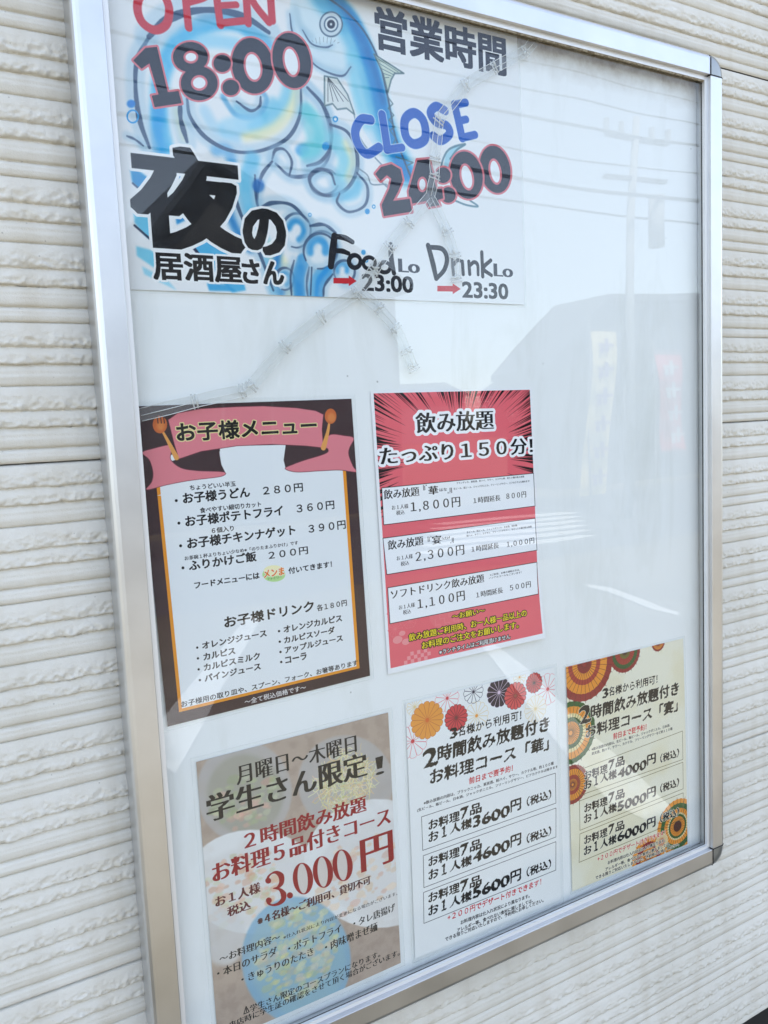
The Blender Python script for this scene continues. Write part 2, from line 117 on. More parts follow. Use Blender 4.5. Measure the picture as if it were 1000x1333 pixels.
('text','※ランチタイムはご利用頂けません',64.53,288.68,95.6,5.59,0,'b',(245,245,245),[(0.7,(25,15,15))],0)]},'student':{'W':210,'H':297,'world':[(0.1934,-0.28071),(0.39845,-0.27938),(0.39977,-0.55894),(0.19473,-0.56027)],'ops':[('rect',0,0,210,297,(188,168,152)),('mottle',0,0,210,297,(164,144,130),0.4,9),('poly',[(94.08,58.1),(92.63,67.54),(89.58,76.18),(85.05,83.72),(79.21,89.89),(72.26,94.51),(64.46,97.42),(56.08,98.54),(47.42,97.88),(38.76,95.47),(30.38,91.42),(22.56,85.9),(15.51,79.09),(9.46,71.24),(4.56,62.58),(0.95,53.4),(-1.27,43.98),(-2.05,34.58),(-1.39,25.49),(0.71,16.96),(4.18,9.26),(8.92,2.6),(14.81,-2.81),(21.67,-6.79),(29.31,-9.22),(37.51,-9.99),(46.02,-9.06),(54.59,-6.43),(62.92,-2.15),(70.76,3.67),(77.83,10.85),(83.87,19.18),(88.68,28.4),(92.06,38.18),(93.88,48.2),(94.08,58.1)],(190,186,184),0.8,1,0),('poly',[(85.3,58.03),(84.15,65.42),(81.72,72.18),(78.11,78.07),(73.44,82.9),(67.88,86.5),(61.63,88.77),(54.9,89.64),(47.93,89.11),(40.94,87.19),(34.17,83.99),(27.82,79.61),(22.09,74.21),(17.15,67.97),(13.15,61.1),(10.19,53.81),(8.35,46.31),(7.69,38.84),(8.21,31.63),(9.9,24.87),(12.72,18.79),(16.57,13.54),(21.35,9.31),(26.93,6.23),(33.13,4.39),(39.78,3.88),(46.67,4.71),(53.58,6.9),(60.3,10.37),(66.61,15.04),(72.29,20.78),(77.13,27.39),(80.98,34.67),(83.68,42.38),(85.14,50.26),(85.3,58.03)],(170,165,150),0.9,2,0),('food',46.38,51.43,34,30,[(186,192,150),(206,208,174),(222,176,158),(172,180,140)],90,1),('poly',[(211.8,81.81),(210.32,91.32),(206.98,99.98),(201.93,107.46),(195.33,113.51),(187.44,117.94),(178.54,120.6),(168.95,121.44),(159.01,120.45),(149.05,117.7),(139.39,113.31),(130.34,107.45),(122.16,100.33),(115.1,92.18),(109.34,83.28),(105.05,73.89),(102.34,64.3),(101.26,54.79),(101.85,45.64),(104.08,37.11),(107.89,29.45),(113.17,22.88),(119.78,17.6),(127.54,13.79),(136.23,11.57),(145.59,11.05),(155.35,12.25),(165.21,15.18),(174.85,19.77),(183.95,25.9),(192.2,33.4),(199.31,42.03),(205.01,51.52),(209.09,61.54),(211.38,71.76),(211.8,81.81)],(188,184,182),0.8,1,0),('noodle',154.69,65.44,41,41,[(222,208,160),(212,194,144),(232,222,184)],420,2),('poly',[(119.94,166.47),(118.08,176.4),(113.84,185.11),(107.39,192.29),(98.99,197.69),(88.95,201.14),(77.67,202.55),(65.55,201.91),(53.03,199.29),(40.54,194.82),(28.46,188.69),(17.19,181.13),(7.04,172.42),(-1.71,162.83),(-8.81,152.67),(-14.1,142.25),(-17.45,131.87),(-18.79,121.81),(-18.08,112.36),(-15.37,103.78),(-10.71,96.31),(-4.23,90.17),(3.91,85.55),(13.49,82.6),(24.25,81.43),(35.91,82.12),(48.11,84.69),(60.49,89.1),(72.65,95.25),(84.19,102.99),(94.7,112.09),(103.79,122.27),(111.11,133.18),(116.38,144.46),(119.36,155.69),(119.94,166.47)],(236,234,232),1,0.6,0),('poly',[(282.92,201.6),(280.63,215.18),(275.19,227.17),(266.81,237.13),(255.85,244.71),(242.73,249.66),(227.98,251.86),(212.14,251.3),(195.8,248.06),(179.51,242.33),(163.8,234.36),(149.16,224.47),(135.99,213.03),(124.66,200.4),(115.45,187),(108.57,173.21),(104.19,159.42),(102.39,146.02),(103.19,133.37),(106.58,121.81),(112.45,111.66),(120.66,103.2),(131.03,96.69),(143.27,92.34),(157.09,90.32),(172.11,90.74),(187.9,93.67),(203.99,99.07),(219.88,106.85),(235.02,116.81),(248.89,128.69),(260.95,142.12),(270.75,156.65),(277.86,171.78),(281.98,186.95),(282.92,201.6)],(236,234,232),1,0.6,0),('poly',[(104.23,166.05),(102.77,173.56),(99.47,180.12),(94.44,185.51),(87.86,189.54),(80,192.08),(71.13,193.07),(61.57,192.5),(51.66,190.41),(41.73,186.9),(32.1,182.11),(23.08,176.22),(14.92,169.42),(7.87,161.95),(2.11,154.05),(-2.19,145.94),(-4.93,137.87),(-6.05,130.07),(-5.51,122.77),(-3.35,116.17),(0.39,110.47),(5.6,105.84),(12.14,102.42),(19.84,100.31),(28.47,99.62),(37.79,100.37),(47.52,102.57),(57.37,106.19),(67.02,111.12),(76.14,117.24),(84.42,124.36),(91.57,132.25),(97.31,140.66),(101.43,149.3),(103.77,157.87),(104.23,166.05)],(226,222,219),0.8,2,0),('poly',[(270.15,202.92),(268.32,213.51),(263.96,222.82),(257.24,230.54),(248.43,236.39),(237.87,240.18),(225.95,241.82),(213.11,241.29),(199.82,238.65),(186.51,234.04),(173.63,227.65),(161.57,219.73),(150.68,210.55),(141.27,200.43),(133.59,189.68),(127.84,178.63),(124.14,167.59),(122.59,156.87),(123.22,146.79),(125.99,137.61),(130.84,129.61),(137.64,123),(146.21,117.99),(156.34,114.75),(167.74,113.41),(180.1,114.03),(193.07,116.65),(206.24,121.23),(219.19,127.66),(231.5,135.78),(242.74,145.35),(252.49,156.08),(260.37,167.61),(266.09,179.55),(269.4,191.47),(270.15,202.92)],(226,222,219),0.8,2,0),('food',35.29,142.85,40,38,[(228,176,146),(220,164,132),(206,204,164),(232,190,156)],80,3),('food',164.86,173.53,52,46,[(232,196,158),(226,184,146),(238,206,172),(224,174,152)],80,4),('poly',[(36.41,195.75),(35.65,201.14),(34.16,206.06),(32,210.34),(29.23,213.84),(25.95,216.44),(22.28,218.06),(18.34,218.66),(14.25,218.22),(10.16,216.76),(6.19,214.34),(2.47,211.05),(-0.87,207),(-3.75,202.32),(-6.07,197.16),(-7.77,191.68),(-8.79,186.06),(-9.11,180.48),(-8.71,175.09),(-7.62,170.07),(-5.86,165.57),(-3.5,161.74),(-0.59,158.68),(2.78,156.5),(6.49,155.27),(10.44,155.04),(14.5,155.82),(18.55,157.59),(22.45,160.3),(26.09,163.88),(29.32,168.22),(32.06,173.17),(34.2,178.58),(35.67,184.28),(36.41,190.07),(36.41,195.75)],(218,216,214),0.8,2,0),('poly',[(148.67,267.42),(146.87,279.97),(143.07,291.25),(137.4,300.85),(130.09,308.44),(121.4,313.76),(111.66,316.67),(101.21,317.1),(90.44,315.08),(79.69,310.72),(69.32,304.21),(59.65,295.81),(50.97,285.82),(43.53,274.56),(37.52,262.41),(33.11,249.74),(30.4,236.91),(29.46,224.31),(30.3,212.3),(32.88,201.21),(37.14,191.37),(42.97,183.05),(50.2,176.52),(58.63,171.98),(68.04,169.59),(78.16,169.47),(88.68,171.66),(99.29,176.13),(109.65,182.78),(119.41,191.46),(128.23,201.9),(135.8,213.79),(141.83,226.74),(146.09,240.31),(148.41,254.04),(148.67,267.42)],(140,182,208),0.9,1,0),('poly',[(142.89,263.67),(141.29,274.8),(137.93,284.81),(132.93,293.35),(126.47,300.11),(118.79,304.88),(110.18,307.52),(100.93,307.96),(91.37,306.23),(81.83,302.42),(72.6,296.69),(63.99,289.25),(56.24,280.38),(49.59,270.37),(44.22,259.54),(40.27,248.23),(37.83,236.77),(36.98,225.5),(37.72,214.75),(40.03,204.83),(43.84,196.03),(49.05,188.59),(55.51,182.77),(63.04,178.73),(71.44,176.62),(80.46,176.54),(89.82,178.52),(99.25,182.53),(108.44,188.49),(117.09,196.23),(124.89,205.53),(131.57,216.1),(136.89,227.6),(140.64,239.64),(142.66,251.81),(142.89,263.67)],(160,190,196),0.6,2,0),('food',88.62,234.73,46,50,[(206,204,166),(214,212,182),(222,200,174),(184,194,150),(222,216,150),(196,186,160)],230,5),
('text','月曜日～木曜日',38.09,34.92,131.49,20.53,0,'m',(15,15,18),None,0),
('text','学生さん限定',7.16,64.75,173.27,28.05,0,'M',(15,15,18),None,0),
('text','！',191.5,68,9.5,20.91,0,'m',(15,15,18),None,0),
('text','２時間飲み放題',41.53,104.3,135.69,18.48,0,'M',(150,12,26),None,0),
('text','お料理５品付きコース',7.82,128.06,198.04,20.56,0,'M',(150,12,26),None,0),('poly',[(111.26,158.74),(111.1,161.88),(110.59,164.81),(109.73,167.45),(108.56,169.69),(107.12,171.48),(105.45,172.76),(103.6,173.47),(101.65,173.61),(99.65,173.16),(97.67,172.15),(95.77,170.61),(94.02,168.59),(92.46,166.16),(91.14,163.4),(90.12,160.39),(89.41,157.23),(89.05,154.02),(89.03,150.87),(89.37,147.87),(90.05,145.11),(91.04,142.69),(92.33,140.67),(93.86,139.13),(95.6,138.12),(97.48,137.66),(99.44,137.77),(101.44,138.45),(103.39,139.69),(105.24,141.44),(106.92,143.65),(108.39,146.25),(109.6,149.15),(110.49,152.27),(111.05,155.5),(111.26,158.74)],(150,12,26),1,0,0),('poly',[(105.29,157.03),(105.22,159.99),(104.98,162.81),(104.56,165.4),(103.98,167.66),(103.27,169.53),(102.45,170.94),(101.53,171.85),(100.56,172.23),(99.56,172.08),(98.57,171.38),(97.62,170.18),(96.73,168.5),(95.94,166.41),(95.28,163.96),(94.75,161.25),(94.39,158.36),(94.2,155.37),(94.18,152.39),(94.34,149.51),(94.68,146.82),(95.17,144.41),(95.81,142.35),(96.58,140.71),(97.44,139.54),(98.38,138.88),(99.36,138.75),(100.36,139.15),(101.34,140.08),(102.26,141.5),(103.1,143.38),(103.84,145.64),(104.45,148.23),(104.9,151.05),(105.18,154.01),(105.29,157.03)],(220,208,200),1,0,0),('poly',[(134.22,159.32),(134.07,162.5),(133.55,165.47),(132.67,168.14),(131.48,170.42),(130,172.23),(128.29,173.52),(126.4,174.24),(124.39,174.38),(122.34,173.93),(120.3,172.9),(118.35,171.34),(116.54,169.29),(114.93,166.83),(113.57,164.03),(112.51,160.98),(111.77,157.78),(111.39,154.53),(111.37,151.33),(111.7,148.29),(112.39,145.49),(113.41,143.04),(114.72,141),(116.29,139.44),(118.07,138.4),(120,137.94),(122.02,138.05),(124.07,138.75),(126.08,140),(127.98,141.77),(129.72,144.01),(131.24,146.65),(132.48,149.59),(133.42,152.76),(134,156.03),(134.22,159.32)],(150,12,26),1,0,0),('poly',[(128.09,157.58),(128.02,160.58),(127.78,163.44),(127.36,166.06),(126.77,168.35),(126.05,170.25),(125.2,171.68),(124.26,172.6),(123.27,172.99),(122.24,172.83),(121.22,172.12),(120.24,170.9),(119.32,169.2),(118.51,167.08),(117.82,164.6),(117.27,161.85),(116.89,158.92),(116.68,155.89),(116.66,152.87),(116.82,149.95),(117.15,147.23),(117.65,144.78),(118.3,142.7),(119.08,141.03),(119.97,139.85),(120.93,139.18),(121.94,139.04),(122.97,139.45),(123.97,140.4),(124.93,141.84),(125.8,143.74),(126.56,146.04),(127.19,148.66),(127.66,151.51),(127.97,154.52),(128.09,157.58)],(220,208,200),1,0,0),('poly',[(157.46,159.78),(157.31,163.01),(156.78,166.02),(155.9,168.73),(154.67,171.04),(153.16,172.87),(151.41,174.18),(149.47,174.91),(147.41,175.05),(145.3,174.59),(143.2,173.55),(141.19,171.97),(139.32,169.89),(137.66,167.39),(136.26,164.55),(135.16,161.46),(134.4,158.21),(133.99,154.92),(133.96,151.68),(134.3,148.6),(134.99,145.77),(136.03,143.28),(137.38,141.21),(138.99,139.63),(140.81,138.58),(142.79,138.11),(144.87,138.23),(146.97,138.93),(149.04,140.2),(151,142),(152.79,144.27),(154.36,146.94),(155.65,149.93),(156.61,153.13),(157.22,156.45),(157.46,159.78)],(150,12,26),1,0,0),('poly',[(151.15,158.02),(151.1,161.06),(150.85,163.96),(150.43,166.62),(149.83,168.94),(149.09,170.86),(148.23,172.31),(147.27,173.25),(146.25,173.64),(145.19,173.48),(144.14,172.76),(143.13,171.52),(142.18,169.8),(141.34,167.65),(140.62,165.14),(140.06,162.35),(139.65,159.38),(139.43,156.31),(139.4,153.25),(139.55,150.29),(139.89,147.53),(140.4,145.05),(141.06,142.93),(141.86,141.25),(142.76,140.04),(143.75,139.36),(144.79,139.23),(145.84,139.65),(146.88,140.6),(147.86,142.06),(148.76,143.99),(149.55,146.32),(150.21,148.97),(150.7,151.87),(151.02,154.92),(151.15,158.02)],(220,208,200),1,0,0),
('line',[(63.05,145.31),(62.85,141.03),(66.82,138.23),(72.07,138.89),(76.68,144.57),(76.54,151.81),(72.3,155.38),(67.69,154.89)],[3.35,2.51,1.68,3.35,5.86,5.44,2.51,0.84],(150,12,26),1,0,1),('poly',[(65.82,145.79),(65.73,146.33),(65.55,146.82),(65.28,147.24),(64.92,147.57),(64.5,147.82),(64.02,147.96),(63.51,148),(62.97,147.94),(62.42,147.77),(61.88,147.5),(61.37,147.14),(60.91,146.7),(60.51,146.2),(60.18,145.65),(59.93,145.08),(59.78,144.48),(59.72,143.9),(59.75,143.34),(59.89,142.83),(60.11,142.37),(60.43,141.99),(60.81,141.7),(61.26,141.5),(61.76,141.41),(62.29,141.42),(62.84,141.54),(63.38,141.76),(63.9,142.07),(64.39,142.47),(64.83,142.94),(65.2,143.46),(65.49,144.03),(65.7,144.62),(65.81,145.21),(65.82,145.79)],(150,12,26),1,0,0),
('line',[(67.69,154.89),(74.11,158.24),(77.85,165.04),(76.98,170.68),(71.45,173.23),(64.88,172.14),(61.02,168.16),(61.73,165.05)],[0.84,2.53,5.9,5.9,3.37,1.69,2.53,3.37],(150,12,26),1,0,1),('poly',[(65.05,167.12),(64.97,167.66),(64.78,168.15),(64.51,168.57),(64.16,168.9),(63.74,169.15),(63.26,169.29),(62.74,169.32),(62.2,169.24),(61.65,169.07),(61.11,168.79),(60.6,168.42),(60.14,167.98),(59.73,167.47),(59.4,166.91),(59.16,166.33),(59,165.73),(58.94,165.14),(58.98,164.58),(59.11,164.07),(59.34,163.62),(59.65,163.24),(60.04,162.95),(60.49,162.76),(60.99,162.67),(61.52,162.69),(62.07,162.81),(62.61,163.04),(63.14,163.36),(63.63,163.76),(64.06,164.24),(64.43,164.78),(64.73,165.35),(64.93,165.95),(65.04,166.54),(65.05,167.12)],(150,12,26),1,0,0),('poly',[(88,169.95),(87.91,170.53),(87.72,171.05),(87.42,171.5),(87.04,171.86),(86.58,172.11),(86.07,172.26),(85.5,172.3),(84.92,172.22),(84.32,172.02),(83.74,171.73),(83.19,171.33),(82.69,170.86),(82.25,170.31),(81.89,169.72),(81.62,169.09),(81.45,168.46),(81.38,167.83),(81.42,167.23),(81.56,166.68),(81.81,166.2),(82.15,165.8),(82.56,165.49),(83.05,165.28),(83.59,165.19),(84.17,165.21),(84.76,165.34),(85.35,165.59),(85.92,165.93),(86.45,166.36),(86.92,166.88),(87.33,167.45),(87.64,168.06),(87.87,168.7),(87.99,169.33),(88,169.95)],(150,12,26),1,0,0),
('text','円',168.6,173.04,37.73,37.74,0,'M',(150,12,26),None,0),
('text','お１人様',8.27,153.85,45.54,11.15,0,'M',(92,26,32),None,0),
('text','税込',19.33,168.29,23.31,10.46,0,'M',(92,26,32),None,0),
('text','※４名様～ご利用可、貸切不可',48.96,189.32,128.49,10.29,0,'M',(70,24,28),None,0),
('text','～お料理内容～',7.92,213.69,62.95,8.87,0,'m',(15,15,18),None,0),
('text','※仕入れ状況により内容が変更になる場合がございます。',74.61,214.33,135.37,4.62,0,'m',(15,15,18),None,0),
('text','・本日のサラダ',4.55,228.21,62.09,9.69,0,'m',(15,15,18),None,0),
('text','・ポテトフライ',79.12,230.84,60.22,9.3,0,'m',(15,15,18),None,0),
('text','・タレ唐揚げ',154.44,232.24,51.62,9.72,0,'m',(15,15,18),None,0),
('text','・きゅうりのたたき',28.21,244.57,78.04,9.05,0,'m',(15,15,18),None,0),
('text','・肉味噌まぜ麺',119.96,246.63,62.84,10.43,0,'m',(15,15,18),None,0),
('text','学生さん限定のコースプランになります。',34.7,278.93,149.76,7.9,0,'m',(15,15,18),None,0),
('text','来店時に学生証の確認をさせて頂く場合がございます。',12.09,287.29,196.94,7.81,0,'m',(15,15,18),None,0),
('line',[(27.93,277.57),(33.58,277.56),(30.69,270.28),(27.93,277.57)],0.76,(14,13,16),1,0,0),
('line',[(30.75,272.87),(30.76,276.29)],0.84,(14,13,16),1,0,0)]},'hana':{'W':210,'H':297,'world':[(0.41992,-0.27454),(0.62696,-0.2751),(0.62888,-0.56648),(0.41807,-0.56122)],'ops':[('rect',0,0,210,297,(244,244,243)),('flower',11.51,6.28,10.1,14,None,(232,206,150),(232,206,150),1),('flower',7.16,44.24,19.22,12,None,(232,110,120),(214,70,76),1),('flower',54.08,5.48,16.08,12,None,(232,110,120),(214,70,76),1),('flower',26.9,24.68,21.41,16,(240,160,70),(205,110,60),(225,110,50),1),('flower',93.03,34.44,16.84,14,None,(232,206,150),(240,160,70),1),('flower',65.05,30.65,15.58,16,(214,70,76),(90,30,40),(120,60,60),1),('flower',89.97,5.61,13.63,12,None,(35,35,60),(35,35,60),1),('flower',126.03,13.9,17.71,14,(44,34,50),(225,200,220),(225,200,220),1),('flower',156.75,1.9,9.08,12,None,(232,206,150),(240,160,70),1),('flower',149.68,22.83,16.4,16,(222,84,84),(90,30,40),(160,90,70),1),('flower',198.69,24.87,19.42,12,None,(232,110,120),(214,70,76),1),('flower',178.33,12.89,12.45,16,(204,60,66),(80,25,35),(60,20,30),1),('flower',179.02,44.99,16.65,14,(246,242,236),(232,206,150),(232,206,150),1),
('text','3',55.91,53.22,9,11.26,0,'B',(15,15,18),None,0),
('text','名様から利用可！',65.97,53.16,90.96,11.31,0,'f',(15,15,18),None,0),
('text','2',19.61,78.11,17.29,19.51,0,'B',(15,15,18),None,0),
('text','時間飲み放題付き',38.53,75.97,159.91,17.9,0,'F',(15,15,18),None,0),
('text','お料理コース「華」',27.21,99.68,169.53,16.95,0,'F',(15,15,18),None,0),
('text','前日まで要予約！',79.06,112.76,62.53,7.78,0,'f',(205,40,50),None,0),
('text','※飲み放題の内容は、ブラックニッカ、果実酒、酎ハイ、サワー、カクテル等、約１００種',18.23,120.48,186,4.09,0,'b',(15,15,18),None,0),
('text','(生ビール、瓶ビール、日本酒、ジャックダニエル、フリーリングサワー、ビアカクテルは除きます)',9.41,126.74,202.9,4.08,0,'b',(15,15,18),None,0),
('line',[(14.56,133.4),(206.58,131.88),(206.05,170.11),(14.52,172.77),(14.56,133.4)],0.58,(14,13,16),1,0,0),
('line',[(14.96,179.13),(205.95,176.37),(204.63,213.32),(14.28,216.86),(14.96,179.13)],0.58,(14,13,16),1,0,0),
('line',[(13.54,222.43),(204.41,219.37),(203.09,256.03),(12.71,259.23),(13.54,222.43)],0.58,(14,13,16),1,0,0),
('text','お料理',23.1,151.91,40.98,11.62,0,'F',(15,15,18),None,0),
('text','7',66.22,151.35,9.58,12.78,0,'B',(15,15,18),None,0),
('text','品',79.04,150.54,15.66,11.93,0,'F',(15,15,18),None,0),
('text','お',22.52,165.85,12.8,11.19,0,'F',(15,15,18),None,0),
('text','１',39.99,165.31,5.71,12.18,0,'F',(15,15,18),None,0),
('text','人様',50.93,164.87,29.69,11.79,0,'F',(15,15,18),None,0),
('text','3600',82.73,166,51.85,12.89,0,'B',(15,15,18),None,0),
('text','円',136.95,163.09,14.82,14.15,0,'F',(15,15,18),None,0),
('text','（税込）',161.02,162.14,37.64,11.45,0,'F',(15,15,18),None,0),
('text','お料理',21.31,194.69,41.03,11.66,0,'F',(15,15,18),None,0),
('text','7',64.45,195.01,9.59,12.81,0,'B',(15,15,18),None,0),
('text','品',77.29,194.46,15.69,11.97,0,'F',(15,15,18),None,0),
('text','お',20.67,210.11,12.82,11.22,0,'F',(15,15,18),None,0),
('text','１',38.15,209.93,5.72,12.22,0,'F',(15,15,18),None,0),
('text','人様',49.1,209.72,29.73,11.83,0,'F',(15,15,18),None,0),
('text','4600',81.04,208.39,51.92,12.92,0,'B',(15,15,18),None,0),
('text','円',135.3,206.54,14.84,14.19,0,'F',(15,15,18),None,0),
('text','（税込）',159.29,208.36,37.7,11.48,0,'F',(15,15,18),None,0),
('text','お料理',19.52,237.41,41.09,11.69,0,'F',(15,15,18),None,0),
('text','7',62.69,238.61,9.61,12.85,0,'B',(15,15,18),None,0),
('text','品',75.53,238.32,15.71,12,0,'F',(15,15,18),None,0),
('text','お',18.89,252.51,12.84,11.25,0,'F',(15,15,18),None,0),
('text','１',36.38,252.69,5.72,12.25,0,'F',(15,15,18),None,0),
('text','人様',47.34,252.7,29.77,11.86,0,'F',(15,15,18),None,0),
('text','5600',79.3,252.01,52,12.96,0,'B',(15,15,18),None,0),
('text','円',133.59,251.25,14.86,14.23,0,'F',(15,15,18),None,0),
('text','（税込）',157.71,250.68,37.75,11.51,0,'F',(15,15,18),None,0),
('text','+２００円でデザート付きできます！',43.59,267.59,135.77,8.21,0,'f',(205,40,50),None,0),
('text','お料理内容は仕入れ状況により異なります。',61.41,278.12,99.93,5.06,0,'b',(15,15,18),None,0),
('text','アレルギー等、食べれない食材に関しましては、',56.21,285.9,110.22,5.05,0,'b',(15,15,18),None,0),
('text','できる限りご対応いたしますので、予約時にお申しください。',39.8,291.04,142.73,5.02,0,'b',(15,15,18),None,0)]},'utage':{'W':210,'H':297,'world':[(0.64549,-0.27849),(0.85137,-0.27915),(0.85751,-0.56641),(0.64758,-0.56249)],'ops':[('rect',0,0,210,297,(241,235,214)),('mottle',0,0,210,297,(230,218,180),0.45,40),('umb',4.31,86.21,41.1,[(1,(48,96,46)),(0.84,(238,150,48)),(0.62,(236,216,160)),(0.5,(48,96,46)),(0.36,(238,150,48))],(60,40,20),32),('umb',100.16,-1.34,28.13,[(1,(150,44,42)),(0.82,(48,96,46)),(0.62,(176,62,48)),(0.34,(120,130,50)),(0.16,(48,96,46))],(90,20,30),32),('umb',161.84,-3.09,12.6,[(1,(150,44,42)),(0.8,(238,150,48)),(0.4,(150,44,42))],(120,40,30),32),('umb',30.38,2.04,48.46,[(1,(150,44,42)),(0.8,(238,150,48)),(0.56,(176,62,48)),(0.42,(238,150,48)),(0.25,(150,44,42))],(96,26,30),32),('umb',4.98,154.4,25.94,[(1,(150,44,42)),(0.8,(238,150,48)),(0.5,(176,62,48)),(0.3,(238,150,48))],(90,26,30),32),('umb',134.12,293.68,30.73,[(1,(238,150,48)),(0.75,(150,44,42)),(0.5,(238,150,48))],(90,26,30),32),('umb',190.82,264.76,39.76,[(1,(238,150,48)),(0.84,(48,96,46)),(0.66,(238,150,48)),(0.5,(236,216,160)),(0.44,(48,96,46)),(0.36,(238,150,48)),(0.2,(70,36,28))],(80,36,24),32),('umb',217.59,336.7,27.63,[(1,(238,150,48)),(0.7,(150,44,42))],(90,26,30),32),('umb',159.4,278.55,12.41,[(1,(236,216,160)),(0.5,(220,130,90))],(200,150,120),32),
('text','3',59.29,52.86,9.08,11.82,0,'B',(14,13,16),[(0.55,(244,236,214))],0),
('text','名様から利用可！',69.45,52.54,88.48,11.87,0,'f',(14,13,16),[(0.55,(244,236,214))],0),
('text','2',19.17,78.06,17.9,21.24,0,'B',(14,13,16),[(0.55,(244,236,214))],0),
('text','時間飲み放題付き',38.44,76.21,159.53,17.85,0,'F',(14,13,16),[(0.55,(244,236,214))],0),
('text','お料理コース「宴」',28.78,99.33,166.25,16.79,0,'F',(14,13,16),[(0.55,(244,236,214))],0),
('text','前日まで要予約！',75.17,111.83,59.96,8.31,0,'f',(205,40,50),[(0.55,(244,236,214))],0),
('text','※飲み放題の内容は、生ビール、瓶ビール、ジャックダニエル、日本酒、',38.06,118.03,142.28,4.09,0,'b',(15,15,18),None,0),
('text','果実酒、酎ハイ、サワー、カクテル、フリーリングサワーなど約１１０種',37.86,123.86,146.6,4.09,0,'b',(15,15,18),None,0),
('line',[(15.81,137.92),(204.17,130.01),(203.71,170.84),(15.41,171.83),(15.81,137.92)],0.7,(120,104,60),1,0,0),
('line',[(15.54,179.05),(203.59,174.8),(203.2,213.33),(14.95,218.56),(15.54,179.05)],0.7,(120,104,60),1,0,0),
('line',[(14.78,223.35),(203.03,219.29),(202.36,256.96),(12.3,261.37),(14.78,223.35)],0.71,(120,104,60),1,0,0),
('text','お料理',24.57,153.73,39.09,11.72,0,'F',(14,13,16),[(0.55,(244,236,214))],0),
('text','7',66.44,151.12,9.46,12.45,0,'B',(14,13,16),[(0.55,(244,236,214))],0),
('text','品',78.63,150.57,14.92,12,0,'F',(14,13,16),[(0.55,(244,236,214))],0),
('text','お',23.62,166.24,12.4,11.22,0,'F',(14,13,16),[(0.55,(244,236,214))],0),
('text','１',40.66,165.32,5.94,12.33,0,'F',(14,13,16),[(0.55,(244,236,214))],0),
('text','人様',51.26,164.8,28.13,11.87,0,'F',(14,13,16),[(0.55,(244,236,214))],0),
('text','4000',81.52,166.27,51.6,12.55,0,'B',(14,13,16),[(0.55,(244,236,214))],0),
('text','円',135.38,162.57,15.23,13.9,0,'F',(14,13,16),[(0.55,(244,236,214))],0),
('text','（税込）',159.83,164.87,35.93,11.88,0,'F',(14,13,16),[(0.55,(244,236,214))],0),
('text','お料理',23.07,197.4,39.13,11.75,0,'F',(14,13,16),[(0.55,(244,236,214))],0),
('text','7',64.95,195.58,9.47,12.48,0,'B',(14,13,16),[(0.55,(244,236,214))],0),
('text','品',77.16,195.26,14.94,12.03,0,'F',(14,13,16),[(0.55,(244,236,214))],0),
('text','お',22.07,211.35,12.42,11.25,0,'F',(14,13,16),[(0.55,(244,236,214))],0),
('text','１',39.11,210.77,5.95,12.36,0,'F',(14,13,16),[(0.55,(244,236,214))],0),
('text','人様',49.72,210.46,28.16,11.9,0,'F',(14,13,16),[(0.55,(244,236,214))],0),
('text','5000',80.02,211.9,51.66,12.58,0,'B',(14,13,16),[(0.55,(244,236,214))],0),
('text','円',133.91,209.24,15.25,13.93,0,'F',(14,13,16),[(0.55,(244,236,214))],0),
('text','（税込）',158.52,207.25,35.97,11.91,0,'F',(14,13,16),[(0.55,(244,236,214))],0),
('text','お料理',21.6,240.15,39.18,11.78,0,'F',(14,13,16),[(0.55,(244,236,214))],0),
('text','7',63.5,239.1,9.48,12.51,0,'B',(14,13,16),[(0.55,(244,236,214))],0),
('text','品',75.71,239.01,14.95,12.05,0,'F',(14,13,16),[(0.55,(244,236,214))],0),
('text','お',20.58,254.53,12.43,11.27,0,'F',(14,13,16),[(0.55,(244,236,214))],0),
('text','１',37.63,254.26,5.96,12.39,0,'F',(14,13,16),[(0.55,(244,236,214))],0),
('text','人様',48.25,254.16,28.19,11.92,0,'F',(14,13,16),[(0.55,(244,236,214))],0),
('text','6000',78.64,253.86,51.72,12.6,0,'B',(14,13,16),[(0.55,(244,236,214))],0),
('text','円',132.56,252.15,15.27,13.96,0,'F',(14,13,16),[(0.55,(244,236,214))],0),
('text','（税込）',157.2,249.84,36.01,11.94,0,'F',(14,13,16),[(0.55,(244,236,214))],0),
('text','+２００円でデザート付きできます！',43.04,270.45,123.8,7.77,0,'f',(205,40,50),[(0.55,(244,236,214))],0),
('text','お料理内容は仕入れ状況により異なります。',60.79,280.11,105.75,5.01,0,'b',(14,13,16),[(0.55,(244,236,214))],0),
('text','アレルギー等、食べれない食材に関しましては、',56.48,288.02,118.69,5.01,0,'b',(14,13,16),[(0.55,(244,236,214))],0),
('text','できる限りご対応いたしますので、予約時にお申しください。',39.19,294.24,153.75,4.97,0,'b',(14,13,16),[(0.55,(244,236,214))],0)]},'hours':{'W':430.5,'H':282,'world':[(0.1655,0.424),(0.596,0.4255),(0.596,0.1435),(0.1655,0.142)],'ops':[('rect',0,0,430.5,282,(238,239,240)),
('line',[(39.43,162.1),(36.44,136.17),(40.81,103.81),(55.75,75.22),(81.43,55.48),(111.3,47.88),(138.83,60.3)],14.38,(60,178,228),0.85,2.2,1),
('line',[(34.17,166.51),(33.61,147.78),(36.27,130.59)],10.41,(40,160,225),0.8,2.2,1),
('line',[(77.82,48.64),(111.82,40.09)],5.36,(90,150,190),0.6,2.2,1),
('line',[(54.78,88.45),(80.48,68.88),(110.1,65.46)],11.83,(150,214,240),0.8,2.2,1),
('line',[(76.38,126.76),(85.81,140.92),(104.62,146.32)],10.82,(176,216,236),0.8,2.2,1),
